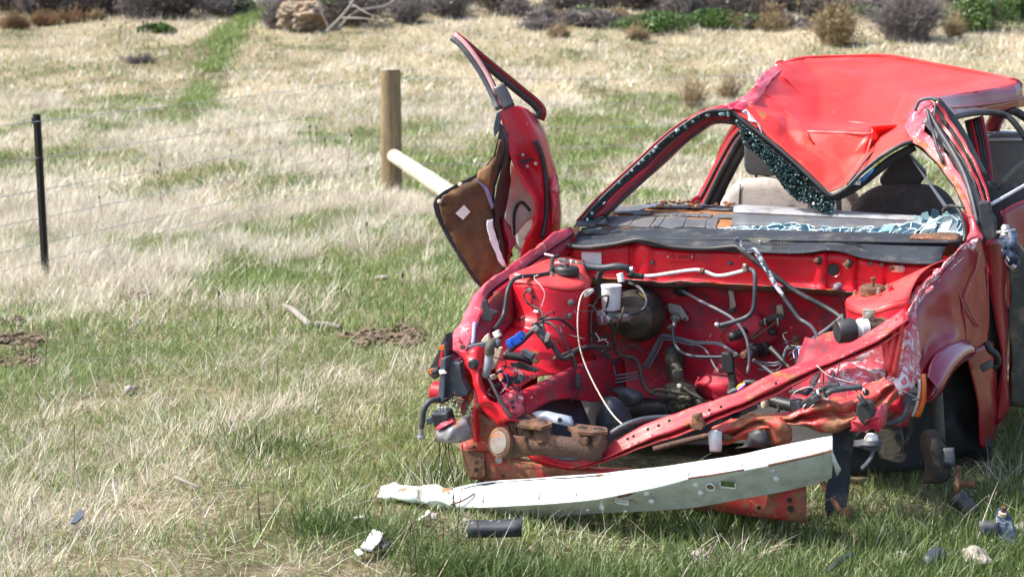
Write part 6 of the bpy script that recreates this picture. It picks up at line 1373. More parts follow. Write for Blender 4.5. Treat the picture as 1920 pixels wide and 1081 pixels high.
# inner skin, pale green
sheet('door_inner_skin', [[D(958, 305, 5.36), D(965, 312, 5.38), D(975, 325, 5.40), D(985, 342, 5.40)], [D(954, 345, 5.36), D(968, 350, 5.39), D(985, 358, 5.41), D(1003, 378, 5.41)], [D(948, 385, 5.36), D(962, 382, 5.38), D(985, 380, 5.40), D(1006, 398, 5.41)], [D(946, 420, 5.37), D(958, 425, 5.38), D(965, 430, 5.39), D(968, 440, 5.40)], [D(962, 455, 5.38), D(968, 465, 5.39), D(974, 472, 5.39), D(982, 478, 5.40)]], GREENM, DOOR, 4, .003, .012, 14)
sheet('door_back_panel', [[D(966, 385, 5.47), D(985, 380, 5.47), D(1000, 400, 5.47)], [D(966, 430, 5.47), D(985, 425, 5.47), D(1000, 425, 5.47)], [D(972, 475, 5.47), D(985, 470, 5.47), D(1000, 460, 5.47)]], surf('dusty pale door skin', (.52, .54, .50), (.45, .46, .42), 6, dirt=.15, rough=.6), DOOR, 4, .004)
tube('opening_rim', [D(964, 440, 5.385), D(964, 405, 5.385), D(970, 385, 5.39), (D(980, 380, 5.395)), D(994, 395, 5.40)], .006, BLACK, DOOR, 5, 7)
sheet('torn_crimson', [[D(940, 410, 5.30), D(948, 416, 5.28), D(958, 428, 5.30)], [D(942, 440, 5.28), D(955, 445, 5.26), D(965, 448, 5.28)], [D(944, 470, 5.28), D(952, 470, 5.26), D(960, 465, 5.28)], [D(948, 502, 5.28), D(952, 495, 5.27), D(956, 485, 5.28)]], RED, DOOR, 4, .003, .016, 24)
# trim panel hanging by its edge: fibreboard with a vinyl border
tp = [(938, 232), (933, 262), (925, 292), (905, 318), (888, 330), (860, 343), (832, 358), (817, 370), (812, 384), (816, 402), (830, 432), (852, 470), (872, 502), (890, 528), (902, 540), (925, 530), (948, 508), (942, 480), (935, 450), (930, 415), (926, 385), (928, 350), (938, 320), (948, 290), (951, 260), (946, 236)]
tri = [(935, 262), (929, 290), (912, 318), (894, 332), (872, 344), (845, 358), (828, 368), (822, 384), (828, 402), (840, 430), (860, 466), (882, 505), (900, 535), (922, 527), (945, 506), (939, 480), (932, 450), (926, 415), (922, 385), (924, 350), (934, 318), (943, 290), (944, 262)]
def ty(px, py): return 5.16 + .10 * (px - 812) / 140 + .02 * math.sin(py * .02)
po1 = poly('trim_panel', [D(x, y, ty(x, y)) for x, y in tp], VINYL, DOOR, .006, axis=Vector((.2, 1, 0)).normalized())
po1['label'] = 'torn brown fibreboard door trim panel with dark border'
# board laid over, gently warped
bmv = bmesh.new(); vs = [bmv.verts.new(D(x + random.uniform(-2, 2), y + random.uniform(-2, 2), ty(x, y) - .006)) for x, y in tri]
bmv.faces.new(vs); bmesh.ops.triangulate(bmv, faces=bmv.faces); bmesh.ops.subdivide_edges(bmv, edges=bmv.edges, cuts=4, use_grid_fill=True)
for v in bmv.verts:
    v.co += Vector((0, -.012 - abs(.022 * noise.noise(v.co * 11)) if not v.is_boundary else -.002, 0))
    if v.is_boundary: v.co = crump(v.co, .006, 60)
me = bpy.data.meshes.new('fibreboard'); bmv.to_mesh(me); bmv.free(); me.polygons.foreach_set('use_smooth', [True] * len(me.polygons))
fb = link('fibreboard', me, BROWN, DOOR); so = fb.modifiers.new('t', 'SOLIDIFY'); so.thickness = .003
for px, py in ((863, 346), (824, 378)): lathe('trim_clip', D(px, py, ty(px, py) - .02), (-.2, -1, 0), [(.008, -.01), (.009, 0), (.006, .006), (.003, .008)], BONE, DOOR, 12)
poly('trim_sticker', [D(870, 384, ty(870, 384) - .032), D(882, 397, ty(880, 397) - .032), D(868, 412, ty(868, 412) - .032), D(854, 400, ty(854, 400) - .032)], WHITE, DOOR, .002, axis=Vector((0, 1, 0)))
sheet('torn_felt', [[D(914, 413, 5.185), D(924, 411, 5.19)], [D(914, 432, 5.185), D(926, 430, 5.19)], [D(918, 450, 5.185), D(932, 450, 5.19)], [D(928, 472, 5.185), D(938, 470, 5.19)], [D(936, 492, 5.185), D(944, 488, 5.19)], [D(943, 500, 5.185), D(947, 497, 5.19)]], FELT, DOOR, 4, .008, .004, 40)
sheet('torn_flap', [[D(898, 318, 5.19), D(915, 310, 5.19), D(922, 316, 5.19)], [D(892, 335, 5.185), D(912, 336, 5.18), D(920, 340, 5.185)], [D(900, 345, 5.19), D(914, 350, 5.185), D(918, 352, 5.19)]], surf('pale torn board', (.26, .13, .06), (.18, .09, .05), 14, rough=.95, bump=.3), DOOR, 4, .003, .008, 30)
sheet('purple_tear', [[D(890, 336, 5.175), D(896, 338, 5.175)], [D(906, 352, 5.175), D(913, 352, 5.175)], [D(916, 375, 5.175), D(922, 372, 5.175)], [D(921, 392, 5.175), D(925, 388, 5.175)]], surf('lilac backing', (.24, .20, .36), (.15, .12, .24), 20, rough=.9), DOOR, 4, .002, .003, 40)
sheet('door_side_shadow', [[D(940, 240, 5.24), D(952, 250, 5.30)], [D(948, 290, 5.24), D(958, 300, 5.34)], [D(932, 350, 5.24), D(955, 350, 5.36)], [D(928, 400, 5.24), D(948, 400, 5.36)], [D(936, 450, 5.24), D(950, 440, 5.36)], [D(948, 500, 5.24), D(960, 480, 5.36)]], surf('dark brown door shade', (.045, .028, .022), (.07, .03, .03), 10, rough=.9), DOOR, 4, .004, .008, 16)  # dark brown sheet painting the shade beside the door
bpy.data.objects['door_side_shadow'].name = 'door_side_shade'
poly('corner_cap', [D(931, 212, 5.22), D(937, 208, 5.22), D(940, 222, 5.22), D(936, 245, 5.22), D(927, 258, 5.22), D(925, 240, 5.22)], GREYPL, DOOR, .012, .003, axis=Vector((0, 1, 0)))
# window frame
wl = [(938, 204, 5.30), (928, 180, 5.33), (908, 140, 5.36), (885, 105, 5.38), (866, 82, 5.40), (850, 68, 5.42)]
def fr(name, pts, w1, off, mat, th):
    rows = [[], [], []]
    for i, (x, y, d) in enumerate(pts):
        a = pts[max(0, i - 1)]; b = pts[min(len(pts) - 1, i + 1)]; tx, ty_ = b[0] - a[0], b[1] - a[1]; l = math.hypot(tx, ty_); nx, ny = -ty_ / l, tx / l
        for j, s in enumerate((-.5, 0, .5)): rows[j].append(D(x + nx * (w1 * s + off), y + ny * (w1 * s + off), d - (.004 if j == 1 else 0)))
    sheet(name, rows, mat, DOOR, 4, th)
fr('window_frame', wl, 9, 4, RED, .02)
fr('window_frame_seal', [(x, y, d - .012) for x, y, d in wl], 7, -4, CABLE, .014)
fr('window_frame_face', [(x, y, d - .012) for x, y, d in wl[1:]], 5, 4, surf('pink chalky paint', (.62, .34, .33), (.55, .28, .28), 12, rough=.5), .012)
fr('window_frame_base', [(955, 202, 5.29), (945, 180, 5.30), (934, 160, 5.31)], 22, 0, CABLE, .012)
wr = [(850, 67, 5.42), (872, 84, 5.43), (905, 112, 5.46), (945, 145, 5.50), (978, 172, 5.53), (1000, 190, 5.55), (1012, 203, 5.56), (1015, 212, 5.56), (1011, 224, 5.56)]
fr('window_frame', wr, 9, -3, RED, .022)
fr('window_frame_seal', [(x, y, d - .014) for x, y, d in wr], 8, 5, BLACK, .014)
poly('frame_tip', [D(848, 66, 5.40), D(862, 66, 5.40), D(864, 72, 5.40), D(858, 74, 5.40)], SCRAPE, DOOR, .02, axis=Vector((0, 1, 0)))

# ---- engine bay fittings
b0 = P(1188, 592, v=-.03)
bo_ = lathe('brake_booster', b0, -VAX, [(.05, -.10), (.095, -.09), (.104, -.06), (.104, -.045), (.097, -.03), (.092, .0), (.078, .025), (.045, .038), (.02, .042)], BOOST, CAR, 40)
m0 = P(1184, 595, v=-.09); m1 = P(1128, 600, v=-.20)
mc = tube('master_cylinder', [m0, m0.lerp(m1, .5), m1], .0155, ALU, CAR, 3, 14)
lathe('cylinder_nose', m1, (m1 - m0), [(.019, -.02), (.019, .0), (.016, .012), (.008, .013)], ALU, mc, 18)
lathe('cylinder_port', P(1138, 598, v=-.215), -VAX + UAX * -.2, [(.013, -.02), (.014, .004), (.011, .006)], ALU, mc, 16)
box('cylinder_flange', P(1158, 590, v=-.16), (.085, .03, .016), ALU, mc, rotax(3), .003)
box('cylinder_flange', P(1128, 588, v=-.19), (.035, .03, .03), ALU, mc, rotax(-20), .006)
c = P(1146, 556, v=-.18)
lathe('fluid_reservoir', c, ZAX, [(.030, -.046), (.033, -.04), (.0345, 0), (.0355, .034), (.037, .035), (.037, .042), (.032, .0425), (.031, .036)], TANK, CAR, 32)
lathe('booster_stripe', P(1203, 553, v=-.09), UAX + ZAX * -.7, [(.0018, -.012), (.0018, .012)], YELLOW, bo_, 6)
# hoses and pipes
HO = lambda nm, pts, r, m, **k: tube(nm, pts, r, m, CAR, **k)
HO('brake_pipe', [(1119, 585, -.20), (1110, 573, -.22), (1098, 575, -.26), (1090, 595, -.30), (1086, 615, -.33), (1078, 623, -.35), (1070, 622, -.36)], .0036, PIPE)
HO('bonnet_cable', [(1108, 541, -.36), (1098, 545, -.40), (1090, 555, -.44), (1085, 575, -.48), (1083, 610, -.50), (1087, 650, -.52), (1100, 690, -.55), (1125, 740, -.60), (1150, 778, -.66), (1175, 802, -.72)], .0027, CREAM)
HO('thin_hose', [(1137, 577, -.21), (1141, 557, -.225), (1135, 554, -.225), (1120, 560, -.22), (1110, 568, -.2)], .004, OILY)
HO('vacuum_hose', [(1180, 530, -.04), (1200, 540, -.10), (1212, 560, -.13), (1210, 575, -.14), (1200, 583, -.14), (1185, 588, -.13), (1172, 582, -.13)], .0058, CABLE)
HO('sensor_cable', [(1170, 575, -.2), (1166, 590, -.21), (1158, 610, -.2), (1152, 625, -.18), (1130, 632, -.16), (1108, 628, -.15), (1098, 615, -.15)], .0042, OILY)
HO('oily_hose', [(1140, 605, -.17), (1150, 615, -.16), (1152, 645, -.14), (1162, 665, -.12), (1190, 672, -.10), (1200, 690, -.10), (1205, 715, -.12), (1220, 735, -.14), (1250, 740, -.16)], .0075, OILY)
HO('rail_pipe', [(1040, 672, -.60), (1070, 660, -.50), (1090, 652, -.42), (1120, 650, -.28), (1145, 650, -.2)], .0075, OILY)
HO('rail_hose', [(1016, 608, -.60), (1022, 630, -.62), (1035, 645, -.62), (1050, 668, -.62), (1062, 671, -.60), (1082, 658, -.5), (1100, 652, -.42)], .0085, BLACK)
for i, dx in enumerate((0, 6, 12)):
    HO('brake_pipe', [(1121 + dx, 655 - dx * .3, -.14), (1130 + dx * .8, 662, -.12), (1140 + dx * .6, 675, -.10), (1141 + dx * .8, 700 - dx, -.10), (1146 + dx * .7, 714 - dx * 1.0, -.10), (1160, 716 - dx * 1.1, -.09), (1198, 708 - dx * .9, -.06)], .0033, PIPE)
box('pipe_clip', P(1147, 676, v=-.11), (.03, .012, .016), BLUEPAINT, CAR, None, .002)
HO('brake_pipe', [(1120, 560, -.05), (1109, 590, -.08), (1109, 635, -.1), (1112, 646, -.12)], .0035, PIPE)
for i, (o1, o2) in enumerate(((0, 0), (4, 3), (9, 8))):
    HO('brake_pipe', [(1205 + o1, 690 + o1 * .4, .04), (1222 + o1, 660 + o1 * .3, .05), (1236 + o1 * .6, 633 + o2, .06), (1244, 628 + o2, .06), (1262, 630 + o2, .06), (1290, 637 + o2, .06), (1310, 641 + o2 * .8, .06), (1325, 650 + o2, .05), (1338, 675 + o2, .02), (1348, 698, 0)] if i == 2 else [(1205 + o1, 690 + o1 * .4, .04), (1222 + o1, 660 + o1 * .3, .05), (1236 + o1 * .6, 632 + o2, .06), (1246, 627 + o2, .06), (1275, 633 + o2, .06), (1305, 640 + o2, .06), (1345, 642 + o2, .05), (1365, 652 + o2, .04), (1385, 664 + o2, .03)], .0036, PIPE)
HO('clutch_cable', [(1262, 607, .02), (1262, 625, .0), (1266, 645, -.02), (1280, 661, -.04), (1305, 668, -.05), (1345, 669, -.05), (1382, 668, -.05)], .0062, CABLE)
HO('speedo_cable', [(1280, 545, .03), (1310, 562, .0), (1355, 585, -.03), (1375, 598, -.04), (1388, 612, -.05), (1400, 635, -.06), (1405, 665, -.07), (1402, 700, -.08)], .0058, surf('dusty grey cable', (.20, .20, .22), (.12, .13, .15), 14, rough=.6))
lathe('cable_boot', P(1276, 542, v=.07), (P(1310, 562, v=0) - P(1276, 542, v=.07)), [(.024, -.01), (.024, .01), (.016, .03), (.010, .045)], BLACK, CAR, 18)
# plate with clutch cable end
pl = poly('cable_plate', [(1248, 572), (1255, 568), (1276, 573), (1291, 595), (1290, 602), (1280, 600), (1258, 590)], surf('speckled zinc casting', (.36, .35, .34), (.22, .21, .19), 60, rough=.6, metal=.3), CAR, .01, .003, v=.075)
lathe('cable_ferrule', P(1266, 595, v=.06), (P(1263, 612, v=.01) - P(1266, 595, v=.06)), [(.017, -.01), (.017, .01), (.010, .012), (.009, .05), (.006, .055)], ALU, CAR, 18)
for px, py in ((1251, 575), (1284, 598)): bolt('plate_nut', px, py, .074, .006, RUST, pl)
bolt('bracket_bolt', 1255, 613, .09, .007, RUST, CAR, washer=ZINC)
# heater pipes: white flaking pipe along the cowl
HO('heater_pipe', [(1205, 518, -.05), (1230, 516, -.05), (1262, 511, -.05), (1290, 507, -.05), (1310, 506, -.05), (1325, 510, -.05), (1340, 516, -.05), (1358, 516, -.05), (1380, 511, -.05), (1395, 507, -.05)], .0066, FLAKE)
HO('heater_hose', [(1395, 507, -.05), (1408, 505, -.06), (1415, 512, -.08), (1416, 530, -.09), (1415, 560, -.09), (1412, 580, -.09), (1400, 594, -.09), (1375, 603, -.10), (1350, 610, -.11)], .0085, CABLE)
lathe('pipe_clamp', P(1317, 508, v=-.05), UAX, [(.010, -.008), (.012, -.006), (.012, .006), (.010, .008)], RUST, CAR, 14)
box('pipe_bracket', P(1397, 502, v=-.06), (.016, .01, .03), ZINC, CAR, rotax(-5), .003)
bolt('bracket_bolt', 1397, 498, -.067, .005, ALU, CAR)
lathe('hose_clip', P(1347, 610, v=-.112), UAX + ZAX * -.25, [(.0095, -.012), (.0105, -.01), (.0105, 0), (.0095, .002)], ALU, CAR, 14)
poly('clip_ears', [(1354, 612), (1362, 609), (1360, 618), (1355, 625), (1351, 618)], RUST, CAR, .008, .002, v=-.11)
# thick hose at upper left with valve
HO('filler_hose', [(1090, 496, -.10), (1105, 500, -.10), (1130, 502, -.10), (1155, 499, -.10), (1172, 501, -.09), (1182, 507, -.08)], .0125, CABLE)
HO('drop_hose', [(1128, 506, -.07), (1123, 520, -.06), (1122, 545, -.05), (1124, 556, -.05)], .011, CABLE)
va = P(1052, 489, v=-.16); vb = P(1092, 498, v=-.11); vx = (vb - va)
lathe('valve', va, vx, [(.010, -.01), (.012, 0), (.014, .012), (.011, .016), (.011, .03), (.015, .034), (.015, .046), (.011, .05)], ZINC, CAR, 16)
lathe('valve_collar', va, vx, [(.012, .05), (.012, .056), (.010, .058)], WHITE, CAR, 16)
lathe('copper_union', va, vx, [(.013, .058), (.015, .064), (.015, .082), (.012, .086)], surf('copper fitting', (.45, .22, .12), (.35, .2, .12), 20, rough=.4, metal=.7), CAR, 8, smooth=False)
poly('valve_plate', [(1036, 493), (1046, 490), (1062, 497), (1074, 502), (1068, 507), (1052, 504), (1040, 502)], STICKER, CAR, .006, .002, v=-.19)
HO('white_tag', [(1021, 476, -.18), (1034, 479, -.18), (1046, 483, -.18)], .004, WHITE, flat=.5)
HO('wing_loom', [(1046, 480, -.19), (1037, 484, -.22), (1034, 496, -.26), (1034, 506, -.3), (1028, 512, -.33), (1005, 516, -.38), (980, 518, -.44), (962, 525, -.48), (952, 545, -.52), (948, 570, -.54), (944, 590, -.56), (936, 605, -.60), (926, 618, -.64)], .0075, BLACK)
poly('white_clip', [(962, 515), (966, 512), (981, 518), (979, 524)], WHITE, CAR, .008, .002, v=-.45)
HO('sensor_wire', [(993, 545, -.44), (984, 548, -.45), (983, 558, -.455), (992, 570, -.465), (1008, 577, -.475), (1016, 585, -.485), (1018, 600, -.51)], .0035, BLACK)
lathe('wire_eyelet', P(992, 544, v=-.445), -VAX, [(.009, -.003), (.009, .006), (.005, .007)], ZINC, CAR, 12)
HO('loom_branch', [(1018, 600, -.53), (1030, 597, -.54), (1050, 598, -.53), (1065, 608, -.5), (1078, 620, -.46)], .005, BLACK)
HO('loom_branch', [(1018, 602, -.53), (1035, 607, -.55), (1050, 625, -.56), (1065, 650, -.56), (1075, 685, -.56), (1082, 700, -.56)], .004, BLACK)
HO('lead_to_plug', [(1073, 663, -.57), (1080, 680, -.57), (1083, 698, -.57)], .003, BLACK)
lathe('inline_plug', P(1084, 712, v=-.57), ZAX, [(.008, -.03), (.010, -.026), (.010, .014), (.007, .02), (.006, .026)], PLASTIC, CAR, 12)
lathe('plug_tip', P(1084, 698, v=-.57), ZAX, [(.006, -.004), (.007, .008), (.004, .01)], BAY, CAR, 10)
HO('plug_tail', [(1086, 727, -.57), (1082, 742, -.56), (1070, 752, -.55)], .003, OILY)
HO('loom_trunk', [(1018, 602, -.53), (1005, 615, -.57), (990, 628, -.60), (978, 640, -.63), (962, 652, -.67), (950, 662, -.70)], .009, BLACK)
HO('short_hose', [(1004, 611, -.62), (1010, 622, -.63), (1020, 634, -.64), (1032, 650, -.63)], .0125, BLACK)
lathe('hose_mouth', P(1004, 609, v=-.625), ZAX + UAX * -.5, [(.010, -.008), (.013, -.004), (.013, .008), (.009, .009), (.008, -.002)], OILY, CAR, 16)
poly('hose_clip', [(994, 615), (1003, 609), (1010, 616), (1006, 622), (997, 620)], ALU, CAR, .012, .002, v=-.655)
poly('hose_clip', [(1022, 630), (1026, 622), (1032, 627), (1027, 640), (1020, 642)], ALU, CAR, .01, .002, v=-.66)
# blue connector and cluster of plugs at the left front
bc = P(966, 638, v=-.70)
bb_ = box('blue_connector', bc, (.05, .03, .030), BLUE, CAR, rotax(-30), .003)
box('connector_lug', P(976, 628, v=-.70), (.022, .026, .022), BLUE, bb_, rotax(-30), .002)
box('connector_lug', P(958, 645, v=-.71), (.020, .03, .020), BLUE, bb_, rotax(-30), .002)
HO('black_sleeve', [(944, 666, -.76), (965, 668, -.75), (985, 672, -.74), (998, 680, -.73)], .014, BLACK)
box('grey_plug', P(990, 663, v=-.76), (.042, .022, .02), GREYPL, CAR, rotax(22), .003)
box('brass_pins', P(1004, 676, v=-.76), (.018, .018, .014), surf('tarnished brass', (.32, .22, .10), (.12, .08, .05), 60, rough=.4, metal=.6), CAR, rotax(40), .002)
poly('flat_bracket', [(955, 680), (975, 678), (1010, 692), (1004, 698), (985, 694), (960, 688)], BLACK, CAR, .008, .002, v=-.77)
for px, py, an, m, w_ in ((953, 712, 35, PLASTIC, .032), (968, 712, 5, PLASTIC, .026), (978, 708, 25, GREYPL, .022), (925, 706, -10, BONE, .018), (934, 722, 15, GREYPL, .012)):
    box('loose_plug', P(px, py, v=-.86), (w_, .022, w_ * .8), m, CAR, rotax(an), .003)
HO('loom_branch', [(905, 690, -.93), (920, 715, -.95), (935, 745, -.97), (950, 770, -.98), (960, 782, -.98)], .006, BLACK)
HO('loom_branch', [(930, 700, -.86), (940, 695, -.87), (950, 705, -.87)], .005, BLACK)
for k, (pts, m) in enumerate(((((935, 698, -.88), (945, 698, -.89), (952, 712, -.9), (948, 722, -.9), (940, 732, -.9)), PURPLE), (((950, 720, -.9), (945, 730, -.9), (938, 736, -.9)), WWIRE), (((960, 696, -.86), (968, 692, -.87), (975, 700, -.87)), WWIRE), (((962, 698, -.86), (972, 694, -.87), (980, 702, -.87)), WWIRE))):
    HO('loose_wire', list(pts), .0018, m)
# battery tray remnants: bone plastic and grey tube
poly('broken_plastic', [(901, 640), (908, 630), (916, 624), (918, 636), (910, 645)], BONE, CAR, .01, .003, v=-.80)
poly('broken_plastic', [(910, 645), (925, 642), (924, 660), (915, 670), (908, 668)], BONE, CAR, .012, .003, v=-.90)
poly('broken_plastic', [(927, 652), (942, 650), (936, 672), (925, 692), (920, 694), (922, 670)], BONE, CAR, .008, .003, v=-.87)
poly('grey_tray', [(872, 655), (876, 648), (905, 641), (930, 634), (935, 640), (915, 650), (890, 656)], GREYPL, CAR, .02, .004, v=-.86)
box('white_plug', P(932, 626, v=-.80), (.022, .018, .022), WHITE, CAR, rotax(-30), .003)
HO('grey_tube', [(933, 643, -.91), (924, 643, -.92), (919, 652, -.93), (917, 668, -.93), (914, 690, -.94), (909, 706, -.94)], .0135, surf('grey foil tube', (.30, .32, .36), (.20, .21, .24), 18, rough=.45, metal=.4), n=12)
HO('rubber_elbow', [(936, 645, -.905), (926, 642, -.915), (919, 650, -.935), (918, 663, -.935)], .0155, OILY, n=12)
poly('torn_alloy', [(862, 608), (872, 615), (880, 614), (874, 622), (862, 624), (866, 616)], STICKER, CAR, .003, v=-.74)
HO('lilac_pipe', [(890, 605, -.72), (888, 630, -.76), (886, 645, -.8)], .007, surf('lilac plastic', (.30, .26, .42), rough=.5))
# steering boot, rack, gaiters
lathe('steering_boot', P(1265, 680, v=.09), -VAX, [(.07, -.01), (.074, .0), (.066, .012), (.05, .014)], surf('grimy rubber collar', (.05, .046, .04), (.09, .08, .065), 12, rough=.7), CAR, 24)
bt = bpy.data.objects['steering_boot']
for v in bt.data.vertices:
    q = v.co - P(1265, 680, v=.09); k = q.dot(UAX); v.co = v.co - UAX * k * .5
HO('steering_shaft', [(1256, 655, .04), (1264, 680, .0), (1272, 705, -.03), (1276, 730, -.05)], .022, OILY, n=10)
lathe('steering_joint', P(1260, 672, v=.0), ZAX, [(.02, -.03), (.026, -.02), (.026, .01), (.018, .02)], OILY, CAR, 12)
lathe('steering_joint', P(1270, 702, v=-.04), ZAX, [(.02, -.03), (.024, -.02), (.024, .01), (.018, .02)], OILY, CAR, 12)
rb = P(1275, 748, v=-.10)
lump('steering_gear', rb, (.075, .06, .05), OILY, 3.3, 4, .3, parent=CAR)
lathe('gear_housing', P(1270, 730, v=-.08), ZAX + UAX * .1, [(.04, -.05), (.044, -.03), (.038, 0), (.046, .004), (.046, .012), (.03, .02)], OILY, CAR, 22)
lathe('gear_cap', P(1276, 725, v=-.14), -VAX + ZAX * .4, [(.010, 0), (.010, .02), (.006, .022)], ZINC, CAR, 6, smooth=False)
HO('fluid_pipe', [(1300, 740, -.14), (1270, 735, -.16), (1240, 730, -.17), (1228, 731, -.17), (1226, 738, -.17), (1240, 741, -.17), (1270, 744, -.16)], .0055, OILY)
HO('fluid_pipe', [(1282, 726, -.15), (1295, 736, -.15), (1312, 745, -.15), (1325, 755, -.14), (1340, 755, -.12)], .006, OILY)
HO('rack_gaiter', [(1180, 768, -.12), (1205, 766, -.12), (1230, 764, -.12), (1255, 762, -.12)], .034, BLACK, corr=.016, n=16)
HO('rack_gaiter', [(1425, 745, -.25), (1450, 752, -.27), (1475, 758, -.29), (1500, 764, -.31)], .022, BLACK, corr=.014, n=14)
HO('corrugated_hose', [(1120, 838, -.86), (1135, 822, -.86), (1160, 803, -.85), (1190, 790, -.83), (1220, 784, -.80), (1258, 782, -.77)], .0105, CABLE, corr=.0095)
HO('corrugated_hose', [(995, 838, -.93), (1020, 848, -.935), (1050, 856, -.935), (1080, 858, -.93), (1108, 850, -.9)], .009, CABLE, corr=.009)
HO('corrugated_sleeve', [(1394, 718, -.45), (1405, 716, -.45), (1418, 718, -.45), (1432, 722, -.44)], .011, BLACK, corr=.009)
HO('corrugated_sleeve', [(1366, 738, -.47), (1374, 733, -.47), (1382, 730, -.47)], .010, CABLE, corr=.009)
HO('yellow_wire', [(1380, 731, -.47), (1386, 722, -.47), (1396, 718, -.46)], .0035, YELLOW)
HO('purple_wire', [(1382, 733, -.475), (1392, 726, -.475), (1398, 720, -.465)], .0032, PURPLE)
HO('white_wire', [(1381, 732, -.472), (1389, 724, -.472), (1397, 719, -.465)], .0028, WWIRE)
# splash shields low in the bay
sheet('splash_shield', [[(1000, 758, -.55), (1040, 748, -.45), (1085, 742, -.32)], [(1010, 785, -.57), (1050, 775, -.48), (1095, 765, -.35)], [(1030, 815, -.6), (1070, 815, -.5), (1110, 805, -.38)], [(1040, 850, -.62), (1085, 850, -.52), (1130, 845, -.4)]], SHIELD, CAR, 4, .004, .015, 10, 2)
sheet('splash_shield', [[(1125, 760, -.42), (1140, 745, -.45), (1160, 748, -.40), (1178, 770, -.36)], [(1118, 790, -.42), (1135, 765, -.50), (1165, 772, -.45), (1188, 800, -.38)], [(1122, 820, -.42), (1140, 800, -.50), (1170, 805, -.46), (1195, 830, -.4)]], SHIELD, CAR, 4, .004, .006, 14, 5)
sheet('splash_shield', [[(1142, 728, -.22), (1165, 724, -.22), (1205, 738, -.2)], [(1160, 742, -.24), (1185, 742, -.26), (1205, 745, -.22)], [(1165, 765, -.22), (1190, 760, -.24), (1202, 755, -.2)]], SHIELD, CAR, 4, .004, .006, 14, 7)
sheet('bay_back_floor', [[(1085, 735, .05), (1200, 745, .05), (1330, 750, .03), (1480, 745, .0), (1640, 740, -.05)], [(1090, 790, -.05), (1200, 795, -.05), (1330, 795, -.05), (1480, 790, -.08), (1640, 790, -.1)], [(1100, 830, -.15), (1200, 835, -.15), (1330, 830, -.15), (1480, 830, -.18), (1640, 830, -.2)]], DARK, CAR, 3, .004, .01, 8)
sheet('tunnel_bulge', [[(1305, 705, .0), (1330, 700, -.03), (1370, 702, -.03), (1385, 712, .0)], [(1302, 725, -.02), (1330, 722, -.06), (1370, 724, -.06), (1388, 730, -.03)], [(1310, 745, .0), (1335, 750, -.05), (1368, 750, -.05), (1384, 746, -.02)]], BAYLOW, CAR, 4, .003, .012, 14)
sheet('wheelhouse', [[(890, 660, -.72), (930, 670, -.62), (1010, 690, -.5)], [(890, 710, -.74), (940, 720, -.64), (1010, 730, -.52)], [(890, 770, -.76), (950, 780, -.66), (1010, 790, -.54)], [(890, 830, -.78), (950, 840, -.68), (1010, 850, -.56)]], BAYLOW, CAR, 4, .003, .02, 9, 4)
poly('black_clamp', [(1352, 660), (1366, 661), (1374, 672), (1376, 698), (1366, 702), (1354, 698), (1352, 675)], BLACK, CAR, .03, .006, v=-.14)
poly('grey_strut', [(1362, 700), (1376, 700), (1380, 720), (1374, 738), (1362, 738), (1366, 718)], OILY, CAR, .03, .006, v=-.13)
sheet('white_strap', [[(1331, 808, -.80), (1342, 806, -.81), (1354, 810, -.79)], [(1328, 825, -.81), (1341, 824, -.82), (1353, 826, -.80)], [(1332, 845, -.80), (1343, 846, -.81), (1352, 844, -.79)]], FLAKE, CAR, 4, .005, .004, 30)
lathe('strap_bolt', P(1366, 820, v=-.78), UAX + VAX * -.5, [(.012, -.02), (.012, .0), (.006, .002), (.006, .012)], RUST, CAR, 10)
HO('lower_pipe', [(1225, 842, -.62), (1270, 830, -.60), (1320, 818, -.58), (1360, 812, -.56)], .010, IRON)
sheet('black_tatter', [[(1400, 812, -.78), (1420, 806, -.79), (1440, 806, -.78)], [(1395, 828, -.79), (1425, 824, -.80), (1445, 825, -.79)], [(1380, 838, -.79), (1420, 838, -.80), (1450, 832, -.79)]], BLACK, CAR, 3, .004, .012, 25)
# firewall brackets, stubs, plugs
poly('bracket_strap', [(1364, 540), (1376, 540), (1377, 560), (1380, 572), (1376, 583), (1368, 581), (1368, 562)], ZINC, CAR, .008, .002, v=.045)
bolt('bracket_bolt', 1371, 547, .044, .006, ALU, CAR)
box('strap_rubber', P(1372, 582, v=.04), (.026, .02, .018), BLACK, CAR, rotax(-12), .003)
HO('heater_stub', [(1395, 620, .05), (1385, 626, .02), (1370, 632, -.01)], .016, BLACK, n=12)
lathe('heater_stub_collar', P(1428, 650, v=.09), P(1400, 664, v=.0) - P(1428, 650, v=.09), [(.036, -.01), (.036, .012), (.022, .016), (.02, .09), (.016, .092)], BLACK, CAR, 20)
lathe('stub_end', P(1400, 663, v=.0), P(1390, 668, v=-.03) - P(1400, 663, v=.0), [(.016, -.01), (.015, .02), (.010, .024)], RUST, CAR, 10)
poly('stub_plate', [(1388, 636), (1398, 633), (1412, 642), (1410, 650), (1398, 648), (1390, 644)], ZINC, CAR, .006, .002, v=.06)
poly('relay_bracket', [(1456, 572), (1467, 571), (1470, 590), (1464, 594), (1456, 592)], ZINC, CAR, .008, .002, v=.06)
poly('relay_arm', [(1421, 605), (1438, 594), (1456, 587), (1472, 590), (1470, 598), (1452, 600), (1436, 606), (1424, 612)], BLACK, CAR, .012, .003, v=.05)
for x in (1434, 1458): HO('pin', [(x, 596, .04), (x + 1, 610, .04)], .0035, ALU, n=6)
HO('looped_strap', [(1466, 596, .045), (1440, 615, .04), (1420, 630, .04), (1411, 634, .04), (1412, 628, .04), (1430, 612, .045)], .0035, OILY)
lathe('rubber_bung', P(1448, 622, v=.06), UAX, [(.006, -.014), (.011, -.01), (.011, .008), (.007, .014)], BLACK, CAR, 12)
